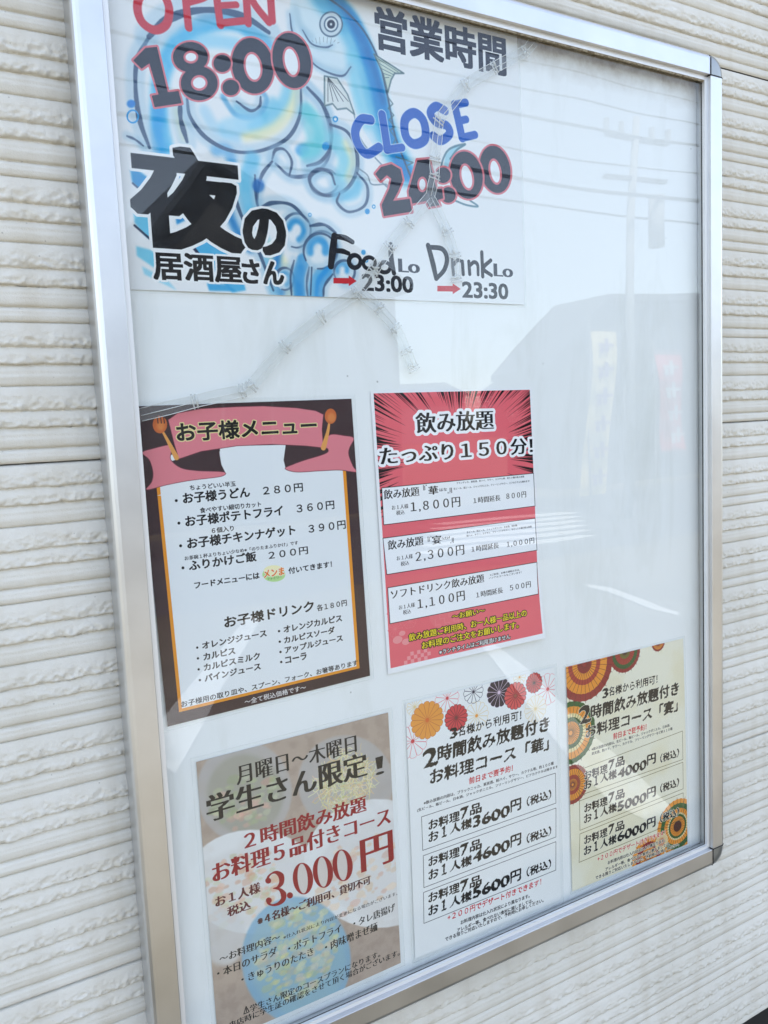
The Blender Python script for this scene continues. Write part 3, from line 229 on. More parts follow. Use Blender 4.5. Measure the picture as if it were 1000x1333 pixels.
('line',[(106.37,120.54),(128.04,123.4),(142.39,109.36)],8.36,(90,190,224),0.7,2.2,1),
('line',[(94.1,112.6),(105.96,126.47),(125.81,123.71),(135.71,108.35),(127.39,99.7)],4.81,(50,150,205),0.7,1,1),
('line',[(122.78,136.05),(146.31,118.84),(159.15,96.79),(154,69.53)],14.2,(80,190,225),0.7,2.2,1),
('line',[(113.51,143.21),(140.82,133.68),(160.45,112.78),(168.88,89.2)],9.86,(240,236,190),0.9,2.2,1),
('line',[(96.5,139.51),(123.31,128.03)],16.6,(150,214,240),0.7,2.2,1),
('line',[(174.21,116.96),(182.52,136.47),(174.31,154.05)],16.41,(110,205,215),0.7,2.2,1),
('line',[(51.72,130.26),(56.13,152.44)],6.59,(240,236,190),0.8,2.2,1),
('line',[(84.58,158.59),(95.27,157.31),(98.92,166.73)],9.59,(40,150,220),0.7,2.2,1),
('line',[(25.99,163.73),(19.53,142.23),(18.05,116.65),(21.29,94.16),(32.39,73.92)],16.25,(150,192,216),0.42,1.6,1),
('line',[(25.99,163.73),(19.53,142.23),(18.05,116.65),(21.29,94.16),(32.39,73.92)],[2.71,4.84,3.09,4.25,2.32],(50,74,108),0.85,0.25,1),
('line',[(32.39,73.92),(47.13,58.3),(69.86,46.46),(94.9,40.56),(120.34,41.32),(141.74,49.93)],24.21,(150,192,216),0.42,1.6,1),
('line',[(32.39,73.92),(47.13,58.3),(69.86,46.46),(94.9,40.56),(120.34,41.32),(141.74,49.93)],[4.04,7.21,4.61,6.34,3.46],(50,74,108),0.85,0.25,1),
('line',[(61.56,119.37),(63.53,134.3),(76.82,149.83),(99.53,157.78),(125.99,154.63),(154.12,140.06),(168.28,117.79),(170.99,92.94)],13.96,(150,192,216),0.42,1.6,1),
('line',[(61.56,119.37),(63.53,134.3),(76.82,149.83),(99.53,157.78),(125.99,154.63),(154.12,140.06),(168.28,117.79),(170.99,92.94)],[2.33,4.16,2.66,3.66,1.99],(50,74,108),0.85,0.25,1),
('line',[(58.99,154.95),(54.81,137.4),(55.17,124.09)],16.8,(150,192,216),0.42,1.6,1),
('line',[(58.99,154.95),(54.81,137.4),(55.17,124.09)],[2.8,5,3.2,4.4,2.4],(50,74,108),0.85,0.25,1),
('line',[(106.77,114.61),(119.4,120.65),(128.57,115.37),(130.22,107.18)],10.24,(150,192,216),0.42,1.6,1),
('line',[(106.77,114.61),(119.4,120.65),(128.57,115.37),(130.22,107.18)],[1.71,3.05,1.95,2.68,1.46],(50,74,108),0.85,0.25,1),
('line',[(178.1,91.83),(191.65,104.17),(198.84,126.04),(196.13,151.52),(180.63,167.91),(156.65,173.55),(141.14,163.98)],14.1,(150,192,216),0.42,1.6,1),
('line',[(178.1,91.83),(191.65,104.17),(198.84,126.04),(196.13,151.52),(180.63,167.91),(156.65,173.55),(141.14,163.98)],[2.35,4.2,2.69,3.69,2.01],(50,74,108),0.85,0.25,1),
('line',[(137.98,160.28),(141.93,151.72),(151.15,150.61),(157.49,160.1),(154.38,172.76)],10.64,(150,192,216),0.42,1.6,1),
('line',[(137.98,160.28),(141.93,151.72),(151.15,150.61),(157.49,160.1),(154.38,172.76)],[1.77,3.17,2.03,2.79,1.52],(50,74,108),0.85,0.25,1),
('line',[(7.96,156.68),(14.45,158.63),(20.83,162.86)],7.96,(150,192,216),0.42,1.6,1),
('line',[(7.96,156.68),(14.45,158.63),(20.83,162.86)],[1.33,2.37,1.52,2.08,1.14],(50,74,108),0.85,0.25,1),
('line',[(137.84,162.32),(126.84,175.66),(121.28,192.37),(120.61,202.55)],12.16,(150,192,216),0.42,1.6,1),
('line',[(137.84,162.32),(126.84,175.66),(121.28,192.37),(120.61,202.55)],[2.03,3.62,2.32,3.19,1.74],(50,74,108),0.85,0.25,1),('poly',[(16.99,129.67),(16.89,130.25),(16.67,130.83),(16.35,131.4),(15.94,131.92),(15.45,132.38),(14.89,132.78),(14.28,133.09),(13.64,133.31),(13,133.43),(12.37,133.44),(11.78,133.35),(11.24,133.16),(10.77,132.87),(10.38,132.5),(10.09,132.05),(9.91,131.54),(9.84,131),(9.88,130.42),(10.04,129.84),(10.31,129.27),(10.67,128.72),(11.12,128.23),(11.65,127.8),(12.23,127.44),(12.86,127.17),(13.5,127),(14.13,126.93),(14.75,126.97),(15.32,127.11),(15.83,127.35),(16.27,127.68),(16.61,128.09),(16.85,128.57),(16.98,129.1),(16.99,129.67)],(30,130,215),0.95,0.4,0),
('line',[(18.58,139.58),(17.87,142.01),(16.25,144.02),(14.12,145.15),(11.95,145.14),(10.25,144.01),(9.41,142),(9.61,139.6),(10.82,137.33),(12.75,135.73),(14.96,135.16),(16.95,135.75),(18.26,137.38),(18.57,139.67)],1.4,(60,160,225),1,0,1),('poly',[(199.59,141.03),(199.48,141.79),(199.24,142.55),(198.88,143.27),(198.42,143.94),(197.85,144.52),(197.22,145.01),(196.52,145.39),(195.8,145.65),(195.06,145.77),(194.34,145.75),(193.66,145.6),(193.04,145.32),(192.5,144.92),(192.05,144.41),(191.71,143.81),(191.5,143.13),(191.41,142.4),(191.46,141.65),(191.63,140.89),(191.93,140.15),(192.34,139.46),(192.86,138.83),(193.45,138.29),(194.12,137.85),(194.83,137.53),(195.56,137.34),(196.29,137.28),(196.99,137.36),(197.65,137.58),(198.24,137.92),(198.74,138.37),(199.14,138.93),(199.42,139.58),(199.57,140.28),(199.59,141.03)],(40,110,180),0.9,0.4,0),('poly',[(175.89,147.65),(175.71,148.66),(175.31,149.66),(174.7,150.62),(173.89,151.52),(172.92,152.32),(171.82,152.99),(170.62,153.52),(169.36,153.88),(168.08,154.08),(166.83,154.09),(165.63,153.93),(164.54,153.59),(163.59,153.08),(162.8,152.44),(162.21,151.66),(161.82,150.79),(161.65,149.85),(161.72,148.86),(162,147.86),(162.5,146.88),(163.21,145.95),(164.09,145.11),(165.11,144.37),(166.26,143.76),(167.49,143.31),(168.76,143.02),(170.03,142.91),(171.26,142.97),(172.42,143.22),(173.45,143.63),(174.34,144.21),(175.04,144.92),(175.55,145.75),(175.83,146.67),(175.89,147.65)],(40,150,215),0.8,1.5,0),
('line',[(118.82,162.48),(110.69,185.36),(111.55,205.36),(119.13,225.01),(128.84,248.98),(133.98,275.71)],14.2,(90,190,228),0.8,2.2,1),
('line',[(91.85,207.07),(99.18,226.47),(111.33,241.83)],8.35,(20,120,190),0.9,2.2,1),
('line',[(129.37,240.7),(142.26,254.47),(147.82,277.28)],13.08,(240,236,190),0.8,2.2,1),
('line',[(138.82,235.97),(136.07,261.03),(139.5,279.69)],8.06,(20,120,195),0.9,2.2,1),
('line',[(97.83,182.68),(100.82,202.29),(108.25,221.77),(120.03,245.38),(131.54,277.89)],13.18,(150,192,216),0.42,1.6,1),
('line',[(97.83,182.68),(100.82,202.29),(108.25,221.77),(120.03,245.38),(131.54,277.89)],[2.2,3.92,2.51,3.45,1.88],(50,74,108),0.85,0.3,1),
('line',[(120.11,176.37),(119.89,196.54),(121.6,204.49)],10.47,(150,192,216),0.42,1.6,1),
('line',[(120.11,176.37),(119.89,196.54),(121.6,204.49)],[1.75,3.12,2,2.74,1.5],(50,74,108),0.8,0.3,1),('poly',[(128.88,184.55),(128.71,185.66),(128.35,186.74),(127.82,187.78),(127.13,188.73),(126.3,189.56),(125.36,190.25),(124.34,190.77),(123.28,191.12),(122.2,191.27),(121.15,191.22),(120.15,190.98),(119.24,190.56),(118.45,189.96),(117.81,189.2),(117.32,188.32),(117.02,187.34),(116.9,186.28),(116.97,185.2),(117.23,184.11),(117.67,183.05),(118.28,182.06),(119.04,181.17),(119.92,180.4),(120.89,179.79),(121.93,179.35),(123,179.09),(124.07,179.03),(125.1,179.17),(126.06,179.49),(126.92,180),(127.65,180.68),(128.23,181.5),(128.64,182.44),(128.85,183.47),(128.88,184.55)],(40,110,185),0.85,1,0),('poly',[(173.1,221.06),(172.68,224.01),(171.8,226.9),(170.48,229.63),(168.76,232.12),(166.72,234.28),(164.4,236.04),(161.89,237.35),(159.28,238.16),(156.64,238.46),(154.06,238.23),(151.63,237.49),(149.42,236.25),(147.5,234.58),(145.94,232.5),(144.77,230.11),(144.03,227.46),(143.75,224.65),(143.94,221.76),(144.58,218.88),(145.65,216.11),(147.14,213.52),(148.98,211.21),(151.12,209.24),(153.5,207.68),(156.04,206.58),(158.66,205.98),(161.27,205.89),(163.8,206.32),(166.16,207.27),(168.28,208.7),(170.08,210.56),(171.5,212.81),(172.5,215.37),(173.04,218.15),(173.1,221.06)],(236,240,243),1,0.3,0),
('line',[(150.7,220.4),(153.39,215.75),(157.73,213.22),(162.29,213.66),(165.54,216.93),(166.38,221.97),(164.51,227.06),(160.58,230.5)],5.96,(30,140,205),0.85,1.2,1),
('line',[(145.34,231.05),(143.82,225.78),(144.29,220.03),(146.66,214.57),(150.64,210.13),(155.69,207.31),(161.13,206.52),(166.22,207.89),(170.25,211.23),(172.63,216.12),(173.04,221.85),(171.39,227.63),(167.93,232.64),(163.15,236.17),(157.74,237.75),(152.43,237.17)],9.29,(150,192,216),0.42,1.6,1),
('line',[(145.34,231.05),(143.82,225.78),(144.29,220.03),(146.66,214.57),(150.64,210.13),(155.69,207.31),(161.13,206.52),(166.22,207.89),(170.25,211.23),(172.63,216.12),(173.04,221.85),(171.39,227.63),(167.93,232.64),(163.15,236.17),(157.74,237.75),(152.43,237.17)],[1.55,2.76,1.77,2.43,1.33],(50,74,108),0.8,0.3,1),('poly',[(200.5,237.34),(200.03,240.64),(199.04,243.87),(197.54,246.92),(195.6,249.69),(193.28,252.08),(190.65,254.03),(187.81,255.46),(184.84,256.34),(181.84,256.64),(178.92,256.35),(176.15,255.48),(173.64,254.07),(171.46,252.17),(169.67,249.83),(168.34,247.13),(167.5,244.16),(167.17,241.01),(167.36,237.78),(168.08,234.57),(169.29,231.48),(170.96,228.6),(173.04,226.04),(175.47,223.86),(178.16,222.14),(181.03,220.93),(184.01,220.28),(186.98,220.21),(189.86,220.72),(192.54,221.8),(194.96,223.43),(197.01,225.54),(198.64,228.08),(199.79,230.95),(200.41,234.07),(200.5,237.34)],(236,240,243),1,0.3,0),
('line',[(175.03,236.33),(178.07,231.17),(182.99,228.38),(188.17,228.92),(191.87,232.62),(192.84,238.28),(190.74,243.97),(186.28,247.77)],6.72,(30,140,205),0.85,1.2,1),
('line',[(168.99,248.19),(167.25,242.28),(167.76,235.85),(170.43,229.77),(174.93,224.84),(180.64,221.75),(186.82,220.92),(192.61,222.5),(197.2,226.29),(199.94,231.79),(200.42,238.23),(198.57,244.69),(194.66,250.26),(189.24,254.16),(183.09,255.86),(177.06,255.14)],9.54,(150,192,216),0.42,1.6,1),
('line',[(168.99,248.19),(167.25,242.28),(167.76,235.85),(170.43,229.77),(174.93,224.84),(180.64,221.75),(186.82,220.92),(192.61,222.5),(197.2,226.29),(199.94,231.79),(200.42,238.23),(198.57,244.69),(194.66,250.26),(189.24,254.16),(183.09,255.86),(177.06,255.14)],[1.59,2.84,1.82,2.5,1.36],(50,74,108),0.8,0.3,1),('poly',[(153.19,266.52),(152.92,268.41),(152.36,270.26),(151.52,272),(150.43,273.57),(149.12,274.93),(147.65,276.02),(146.06,276.83),(144.39,277.31),(142.71,277.46),(141.07,277.27),(139.52,276.75),(138.11,275.91),(136.89,274.79),(135.89,273.42),(135.14,271.85),(134.67,270.12),(134.49,268.29),(134.61,266.42),(135.03,264.56),(135.72,262.78),(136.67,261.13),(137.85,259.67),(139.23,258.44),(140.75,257.47),(142.37,256.81),(144.04,256.47),(145.71,256.47),(147.32,256.81),(148.82,257.47),(150.16,258.44),(151.3,259.68),(152.19,261.16),(152.82,262.83),(153.16,264.64),(153.19,266.52)],(236,240,243),1,0.3,0),
('line',[(138.94,265.66),(140.67,262.7),(143.44,261.15),(146.34,261.52),(148.4,263.7),(148.93,266.97),(147.74,270.23),(145.23,272.38)],3.83,(30,140,205),0.85,1.2,1),
('line',[(135.51,272.47),(134.54,269.03),(134.84,265.3),(136.37,261.8),(138.92,259),(142.15,257.28),(145.62,256.88),(148.85,257.87),(151.4,260.12),(152.9,263.32),(153.15,267.03),(152.1,270.72),(149.9,273.89),(146.86,276.09),(143.41,277.02),(140.03,276.56)],9.26,(150,192,216),0.42,1.6,1),
('line',[(135.51,272.47),(134.54,269.03),(134.84,265.3),(136.37,261.8),(138.92,259),(142.15,257.28),(145.62,256.88),(148.85,257.87),(151.4,260.12),(152.9,263.32),(153.15,267.03),(152.1,270.72),(149.9,273.89),(146.86,276.09),(143.41,277.02),(140.03,276.56)],[1.54,2.76,1.76,2.43,1.32],(50,74,108),0.8,0.3,1),
('line',[(123.85,204.3),(136.61,199.1),(155.03,199.52),(170.73,212.82)],13.58,(150,192,216),0.42,1.6,1),
('line',[(123.85,204.3),(136.61,199.1),(155.03,199.52),(170.73,212.82)],[2.26,4.04,2.59,3.56,1.94],(50,74,108),0.85,0.3,1),
('line',[(172.88,216.86),(187.52,214.69),(199.44,221.28)],12.7,(150,192,216),0.42,1.6,1),
('line',[(172.88,216.86),(187.52,214.69),(199.44,221.28)],[2.12,3.78,2.42,3.33,1.81],(50,74,108),0.85,0.3,1),
('line',[(163.74,249.1),(158.06,264.18),(158.07,283.25)],12.8,(25,140,210),0.9,1,1),
('line',[(187.76,252.06),(174.63,267.69),(171.29,282.81)],10.03,(60,170,225),0.9,1,1),
('line',[(154.24,249.63),(149.79,264.57),(149.77,283.54)],9.4,(150,192,216),0.42,1.6,1),
('line',[(154.24,249.63),(149.79,264.57),(149.77,283.54)],[1.57,2.8,1.79,2.46,1.34],(50,74,108),0.8,0.3,1),
('line',[(169.35,255.16),(166.04,270.19),(166.46,282.97)],9.55,(150,192,216),0.42,1.6,1),
('line',[(169.35,255.16),(166.04,270.19),(166.46,282.97)],[1.59,2.84,1.82,2.5,1.36],(50,74,108),0.8,0.3,1),
('line',[(204.27,177.39),(201.01,181.91),(195.92,185.34),(189.87,187.1),(183.87,186.92),(178.88,184.86),(175.7,181.26),(174.84,176.72),(176.41,171.96),(180.17,167.73),(185.54,164.73),(191.64,163.45),(197.5,164.11),(202.14,166.63)],11.39,(150,192,216),0.42,1.6,1),
('line',[(204.27,177.39),(201.01,181.91),(195.92,185.34),(189.87,187.1),(183.87,186.92),(178.88,184.86),(175.7,181.26),(174.84,176.72),(176.41,171.96),(180.17,167.73),(185.54,164.73),(191.64,163.45),(197.5,164.11),(202.14,166.63)],[1.9,3.39,2.17,2.98,1.63],(50,74,108),0.85,0.3,1),
('line',[(176.03,112.6),(189.46,127.28),(186.03,144.35),(173.75,149.97)],14.93,(100,205,215),0.8,2.2,1),
('line',[(177.29,91.96),(193.13,106.03),(200.46,125.83),(198.24,142.87),(187.7,156.68),(172.98,162.49)],14.09,(150,192,216),0.42,1.6,1),
('line',[(177.29,91.96),(193.13,106.03),(200.46,125.83),(198.24,142.87),(187.7,156.68),(172.98,162.49)],[2.35,4.19,2.68,3.69,2.01],(50,74,108),0.85,0.3,1),
('line',[(203.67,133.8),(214.93,153.6),(206.3,173.68)],16.93,(120,208,225),0.75,2.2,1),
('line',[(215.9,136.49),(222.52,152.74),(216.48,170.5)],7.79,(240,236,190),0.9,2.2,1),
('line',[(199.48,121.78),(216.51,125.83),(225.78,139.54),(225.86,160.94),(213.46,179.37),(193.16,187.69),(178.92,182.73),(174.74,172.7),(184.83,164.32),(196.88,166.18),(201.2,176.31)],14.46,(150,192,216),0.42,1.6,1),
('line',[(199.48,121.78),(216.51,125.83),(225.78,139.54),(225.86,160.94),(213.46,179.37),(193.16,187.69),(178.92,182.73),(174.74,172.7),(184.83,164.32),(196.88,166.18),(201.2,176.31)],[2.41,4.3,2.75,3.79,2.07],(50,74,108),0.85,0.3,1),
('line',[(203.07,186.77),(220.82,182.96),(226.41,173.79)],10.85,(90,190,225),0.75,2.2,1),
('line',[(225.74,163.1),(236.6,174.95),(233.05,192.66),(214.77,200.73),(202.7,193.2),(205.69,184.39)],11.6,(150,192,216),0.42,1.6,1),
('line',[(225.74,163.1),(236.6,174.95),(233.05,192.66),(214.77,200.73),(202.7,193.2),(205.69,184.39)],[1.93,3.45,2.21,3.04,1.66],(50,74,108),0.8,0.3,1),('poly',[(208.16,115.79),(208.08,116.32),(207.91,116.84),(207.65,117.34),(207.31,117.81),(206.91,118.22),(206.44,118.57),(205.94,118.84),(205.42,119.03),(204.88,119.12),(204.36,119.13),(203.86,119.03),(203.41,118.85),(203.01,118.58),(202.69,118.23),(202.44,117.82),(202.28,117.36),(202.22,116.86),(202.25,116.34),(202.37,115.82),(202.59,115.3),(202.89,114.82),(203.26,114.38),(203.69,113.99),(204.17,113.68),(204.69,113.45),(205.22,113.31),(205.75,113.26),(206.26,113.3),(206.74,113.44),(207.17,113.66),(207.53,113.97),(207.82,114.35),(208.03,114.79),(208.14,115.27),(208.16,115.79)],(40,150,215),0.95,0.3,0),('poly',[(206.67,115.99),(206.63,116.24),(206.55,116.5),(206.42,116.74),(206.25,116.96),(206.05,117.16),(205.82,117.33),(205.57,117.46),(205.3,117.55),(205.04,117.6),(204.78,117.6),(204.53,117.56),(204.3,117.47),(204.1,117.34),(203.94,117.18),(203.81,116.98),(203.73,116.76),(203.7,116.52),(203.72,116.27),(203.78,116.02),(203.88,115.78),(204.03,115.54),(204.22,115.33),(204.44,115.15),(204.68,115),(204.93,114.88),(205.2,114.81),(205.46,114.79),(205.72,114.81),(205.96,114.87),(206.17,114.98),(206.36,115.13),(206.5,115.31),(206.6,115.52),(206.66,115.75),(206.67,115.99)],(230,240,245),1,0,0),('poly',[(197.15,141.96),(197.06,142.63),(196.84,143.29),(196.51,143.93),(196.08,144.52),(195.57,145.04),(194.98,145.47),(194.35,145.81),(193.68,146.04),(193.01,146.15),(192.35,146.14),(191.72,146.01),(191.15,145.76),(190.65,145.41),(190.24,144.96),(189.93,144.43),(189.73,143.84),(189.65,143.2),(189.69,142.54),(189.85,141.87),(190.12,141.22),(190.5,140.6),(190.97,140.05),(191.52,139.57),(192.13,139.18),(192.78,138.9),(193.45,138.73),(194.12,138.67),(194.76,138.74),(195.37,138.92),(195.91,139.22),(196.37,139.62),(196.73,140.11),(196.99,140.68),(197.13,141.3),(197.15,141.96)],(40,150,215),0.95,0.3,0),('poly',[(238.09,198.33),(238.02,198.82),(237.86,199.3),(237.62,199.75),(237.3,200.16),(236.93,200.53),(236.5,200.83),(236.03,201.06),(235.54,201.2),(235.04,201.27),(234.55,201.24),(234.09,201.13),(233.66,200.94),(233.29,200.67),(232.99,200.34),(232.75,199.94),(232.61,199.51),(232.54,199.04),(232.57,198.56),(232.68,198.08),(232.88,197.61),(233.16,197.18),(233.51,196.79),(233.91,196.46),(234.36,196.19),(234.84,196),(235.33,195.89),(235.83,195.87),(236.31,195.94),(236.75,196.09),(237.16,196.32),(237.5,196.62),(237.77,196.99),(237.96,197.4),(238.07,197.86),(238.09,198.33)],(40,150,215),0.95,0.3,0),('poly',[(244.97,193.15),(244.91,193.51),(244.79,193.87),(244.61,194.21),(244.38,194.53),(244.09,194.8),(243.77,195.03),(243.41,195.2),(243.04,195.31),(242.66,195.36),(242.29,195.34),(241.94,195.26),(241.62,195.12),(241.34,194.92),(241.11,194.67),(240.93,194.37),(240.82,194.04),(240.77,193.69),(240.79,193.33),(240.88,192.97),(241.03,192.62),(241.24,192.29),(241.5,192),(241.8,191.74),(242.14,191.54),(242.51,191.4),(242.88,191.32),(243.26,191.3),(243.62,191.35),(243.96,191.46),(244.26,191.63),(244.52,191.86),(244.72,192.14),(244.87,192.45),(244.95,192.79),(244.97,193.15)],(40,150,215),0.95,0.3,0),('poly',[(243.92,193.24),(243.89,193.41),(243.83,193.59),(243.74,193.75),(243.62,193.9),(243.48,194.03),(243.32,194.14),(243.14,194.22),(242.96,194.28),(242.77,194.3),(242.58,194.3),(242.41,194.26),(242.25,194.19),(242.11,194.09),(241.99,193.97),(241.9,193.83),(241.84,193.68),(241.82,193.51),(241.83,193.34),(241.87,193.16),(241.95,192.99),(242.05,192.84),(242.18,192.69),(242.33,192.57),(242.5,192.48),(242.68,192.41),(242.87,192.37),(243.06,192.36),(243.24,192.38),(243.41,192.44),(243.56,192.52),(243.69,192.63),(243.79,192.76),(243.87,192.91),(243.91,193.07),(243.92,193.24)],(230,240,245),1,0,0),('poly',[(174.92,206.6),(174.87,206.92),(174.77,207.23),(174.61,207.53),(174.41,207.81),(174.17,208.05),(173.89,208.24),(173.59,208.39),(173.28,208.49),(172.96,208.53),(172.65,208.51),(172.36,208.44),(172.09,208.31),(171.86,208.13),(171.66,207.91),(171.52,207.64),(171.43,207.36),(171.39,207.05),(171.41,206.73),(171.48,206.41),(171.61,206.1),(171.79,205.81),(172.01,205.56),(172.27,205.34),(172.56,205.16),(172.86,205.04),(173.18,204.97),(173.5,204.96),(173.8,205),(174.08,205.11),(174.34,205.26),(174.55,205.46),(174.72,205.7),(174.84,205.98),(174.91,206.28),(174.92,206.6)],(40,150,215),0.95,0.3,0),('poly',[(174.03,206.67),(174.01,206.82),(173.96,206.97),(173.88,207.12),(173.78,207.25),(173.66,207.36),(173.52,207.46),(173.38,207.53),(173.22,207.58),(173.06,207.6),(172.91,207.59),(172.76,207.55),(172.62,207.49),(172.51,207.41),(172.41,207.3),(172.34,207.18),(172.29,207.04),(172.27,206.89),(172.28,206.74),(172.32,206.59),(172.38,206.44),(172.47,206.3),(172.58,206.18),(172.71,206.07),(172.85,205.99),(173.01,205.93),(173.16,205.9),(173.32,205.89),(173.47,205.91),(173.62,205.96),(173.74,206.03),(173.85,206.13),(173.94,206.24),(174,206.38),(174.03,206.52),(174.03,206.67)],(230,240,245),1,0,0),('poly',[(231.36,237.63),(231.3,238.09),(231.15,238.53),(230.92,238.96),(230.63,239.34),(230.28,239.68),(229.87,239.95),(229.44,240.15),(228.98,240.28),(228.51,240.33),(228.06,240.29),(227.62,240.18),(227.23,239.99),(226.88,239.73),(226.59,239.4),(226.38,239.03),(226.24,238.61),(226.18,238.17),(226.21,237.72),(226.31,237.27),(226.5,236.83),(226.76,236.43),(227.08,236.07),(227.46,235.76),(227.88,235.52),(228.33,235.36),(228.79,235.27),(229.25,235.26),(229.7,235.33),(230.12,235.48),(230.49,235.71),(230.81,236),(231.07,236.35),(231.25,236.75),(231.35,237.18),(231.36,237.63)],(40,150,215),0.95,0.3,0),('poly',[(233.72,245.21),(233.66,245.6),(233.53,245.99),(233.34,246.36),(233.08,246.69),(232.77,246.98),(232.42,247.22),(232.04,247.39),(231.64,247.5),(231.24,247.54),(230.84,247.51),(230.46,247.41),(230.12,247.24),(229.82,247.01),(229.57,246.73),(229.38,246.4),(229.26,246.04),(229.21,245.66),(229.23,245.26),(229.32,244.87),(229.48,244.49),(229.71,244.14),(229.99,243.83),(230.32,243.57),(230.68,243.36),(231.08,243.21),(231.48,243.14),(231.88,243.13),(232.27,243.2),(232.63,243.33),(232.96,243.53),(233.24,243.79),(233.46,244.09),(233.62,244.44),(233.7,244.82),(233.72,245.21)],(40,150,215),0.95,0.3,0),('poly',[(232.59,245.27),(232.56,245.46),(232.5,245.65),(232.4,245.82),(232.27,245.98),(232.12,246.12),(231.94,246.23),(231.75,246.32),(231.55,246.37),(231.35,246.39),(231.15,246.38),(230.96,246.33),(230.79,246.25),(230.64,246.14),(230.51,246),(230.42,245.85),(230.36,245.67),(230.33,245.49),(230.34,245.3),(230.39,245.11),(230.47,244.93),(230.58,244.77),(230.72,244.62),(230.89,244.49),(231.07,244.39),(231.26,244.32),(231.47,244.28),(231.67,244.28),(231.86,244.31),(232.04,244.38),(232.21,244.47),(232.35,244.59),(232.46,244.74),(232.54,244.9),(232.58,245.08),(232.59,245.27)],(230,240,245),1,0,0),('poly',[(198.83,238.52),(198.37,241.65),(197.36,244.71),(195.84,247.59),(193.86,250.22),(191.48,252.49),(188.79,254.34),(185.88,255.71),(182.83,256.56),(179.75,256.85),(176.75,256.59),(173.91,255.78),(171.32,254.46),(169.07,252.66),(167.23,250.46),(165.85,247.91),(164.97,245.11),(164.62,242.13),(164.8,239.08),(165.52,236.04),(166.75,233.11),(168.45,230.39),(170.58,227.95),(173.05,225.88),(175.81,224.24),(178.76,223.09),(181.81,222.46),(184.86,222.37),(187.82,222.85),(190.59,223.86),(193.07,225.38),(195.19,227.37),(196.88,229.76),(198.07,232.48),(198.73,235.43),(198.83,238.52)],(234,240,243),1,0.3,0),
('line',[(171.07,241.08),(171.05,236.32),(173.36,231.93),(177.38,229.15),(181.94,228.78),(185.76,230.95),(187.71,235.05),(187.21,239.89)],7.42,(30,145,215),0.85,1.2,1),
('line',[(166.52,248.88),(164.74,243.54),(165.08,237.7),(167.52,232.1),(171.75,227.44),(177.25,224.3),(183.34,223.09),(189.25,223.99),(194.21,226.92),(197.56,231.5),(198.85,237.14),(197.9,243.11),(194.84,248.62),(190.07,252.94),(184.23,255.51),(178.09,256.03)],10.15,(150,192,216),0.42,1.6,1),
('line',[(166.52,248.88),(164.74,243.54),(165.08,237.7),(167.52,232.1),(171.75,227.44),(177.25,224.3),(183.34,223.09),(189.25,223.99),(194.21,226.92),(197.56,231.5),(198.85,237.14),(197.9,243.11),(194.84,248.62),(190.07,252.94),(184.23,255.51),(178.09,256.03)],[1.69,3.02,1.93,2.66,1.45],(50,74,108),0.8,0.3,1),('poly',[(217.94,257.03),(217.64,259.07),(216.98,261.06),(215.98,262.94),(214.68,264.65),(213.11,266.12),(211.33,267.32),(209.4,268.2),(207.38,268.73),(205.34,268.91),(203.33,268.72),(201.44,268.18),(199.71,267.3),(198.2,266.11),(196.96,264.64),(196.03,262.96),(195.43,261.11),(195.19,259.15),(195.31,257.14),(195.78,255.14),(196.6,253.22),(197.73,251.44),(199.14,249.86),(200.79,248.51),(202.63,247.46),(204.6,246.73),(206.63,246.35),(208.66,246.32),(210.62,246.66),(212.46,247.36),(214.11,248.38),(215.52,249.7),(216.64,251.29),(217.43,253.07),(217.87,255.01),(217.94,257.03)],(234,240,243),1,0.3,0),
('line',[(198.66,257.77),(198.63,254.64),(200.17,251.77),(202.83,249.98),(205.87,249.78),(208.41,251.23),(209.71,253.93),(209.39,257.1)],4.92,(30,145,215),0.85,1.2,1),
('line',[(196.49,263.6),(195.28,260.07),(195.49,256.23),(197.11,252.56),(199.93,249.53),(203.59,247.51),(207.65,246.78),(211.57,247.43),(214.86,249.4),(217.09,252.43),(217.95,256.13),(217.33,260.03),(215.32,263.61),(212.17,266.4),(208.31,268.06),(204.23,268.36)],10.47,(150,192,216),0.42,1.6,1),
('line',[(196.49,263.6),(195.28,260.07),(195.49,256.23),(197.11,252.56),(199.93,249.53),(203.59,247.51),(207.65,246.78),(211.57,247.43),(214.86,249.4),(217.09,252.43),(217.95,256.13),(217.33,260.03),(215.32,263.61),(212.17,266.4),(208.31,268.06),(204.23,268.36)],[1.75,3.12,2,2.74,1.5],(50,74,108),0.8,0.3,1),
('line',[(189,258.45),(179.76,269.62),(177.89,280.43)],10.05,(40,150,220),0.9,1,1),
('line',[(172.15,255.01),(169.38,280.73)],9.58,(150,192,216),0.42,1.6,1),
('line',[(172.15,255.01),(169.38,280.73)],[1.6,2.85,1.82,2.51,1.37],(50,74,108),0.8,0.3,1),
('line',[(193.83,260.37),(184.54,271.57),(182.73,281.34)],9.79,(150,192,216),0.42,1.6,1),
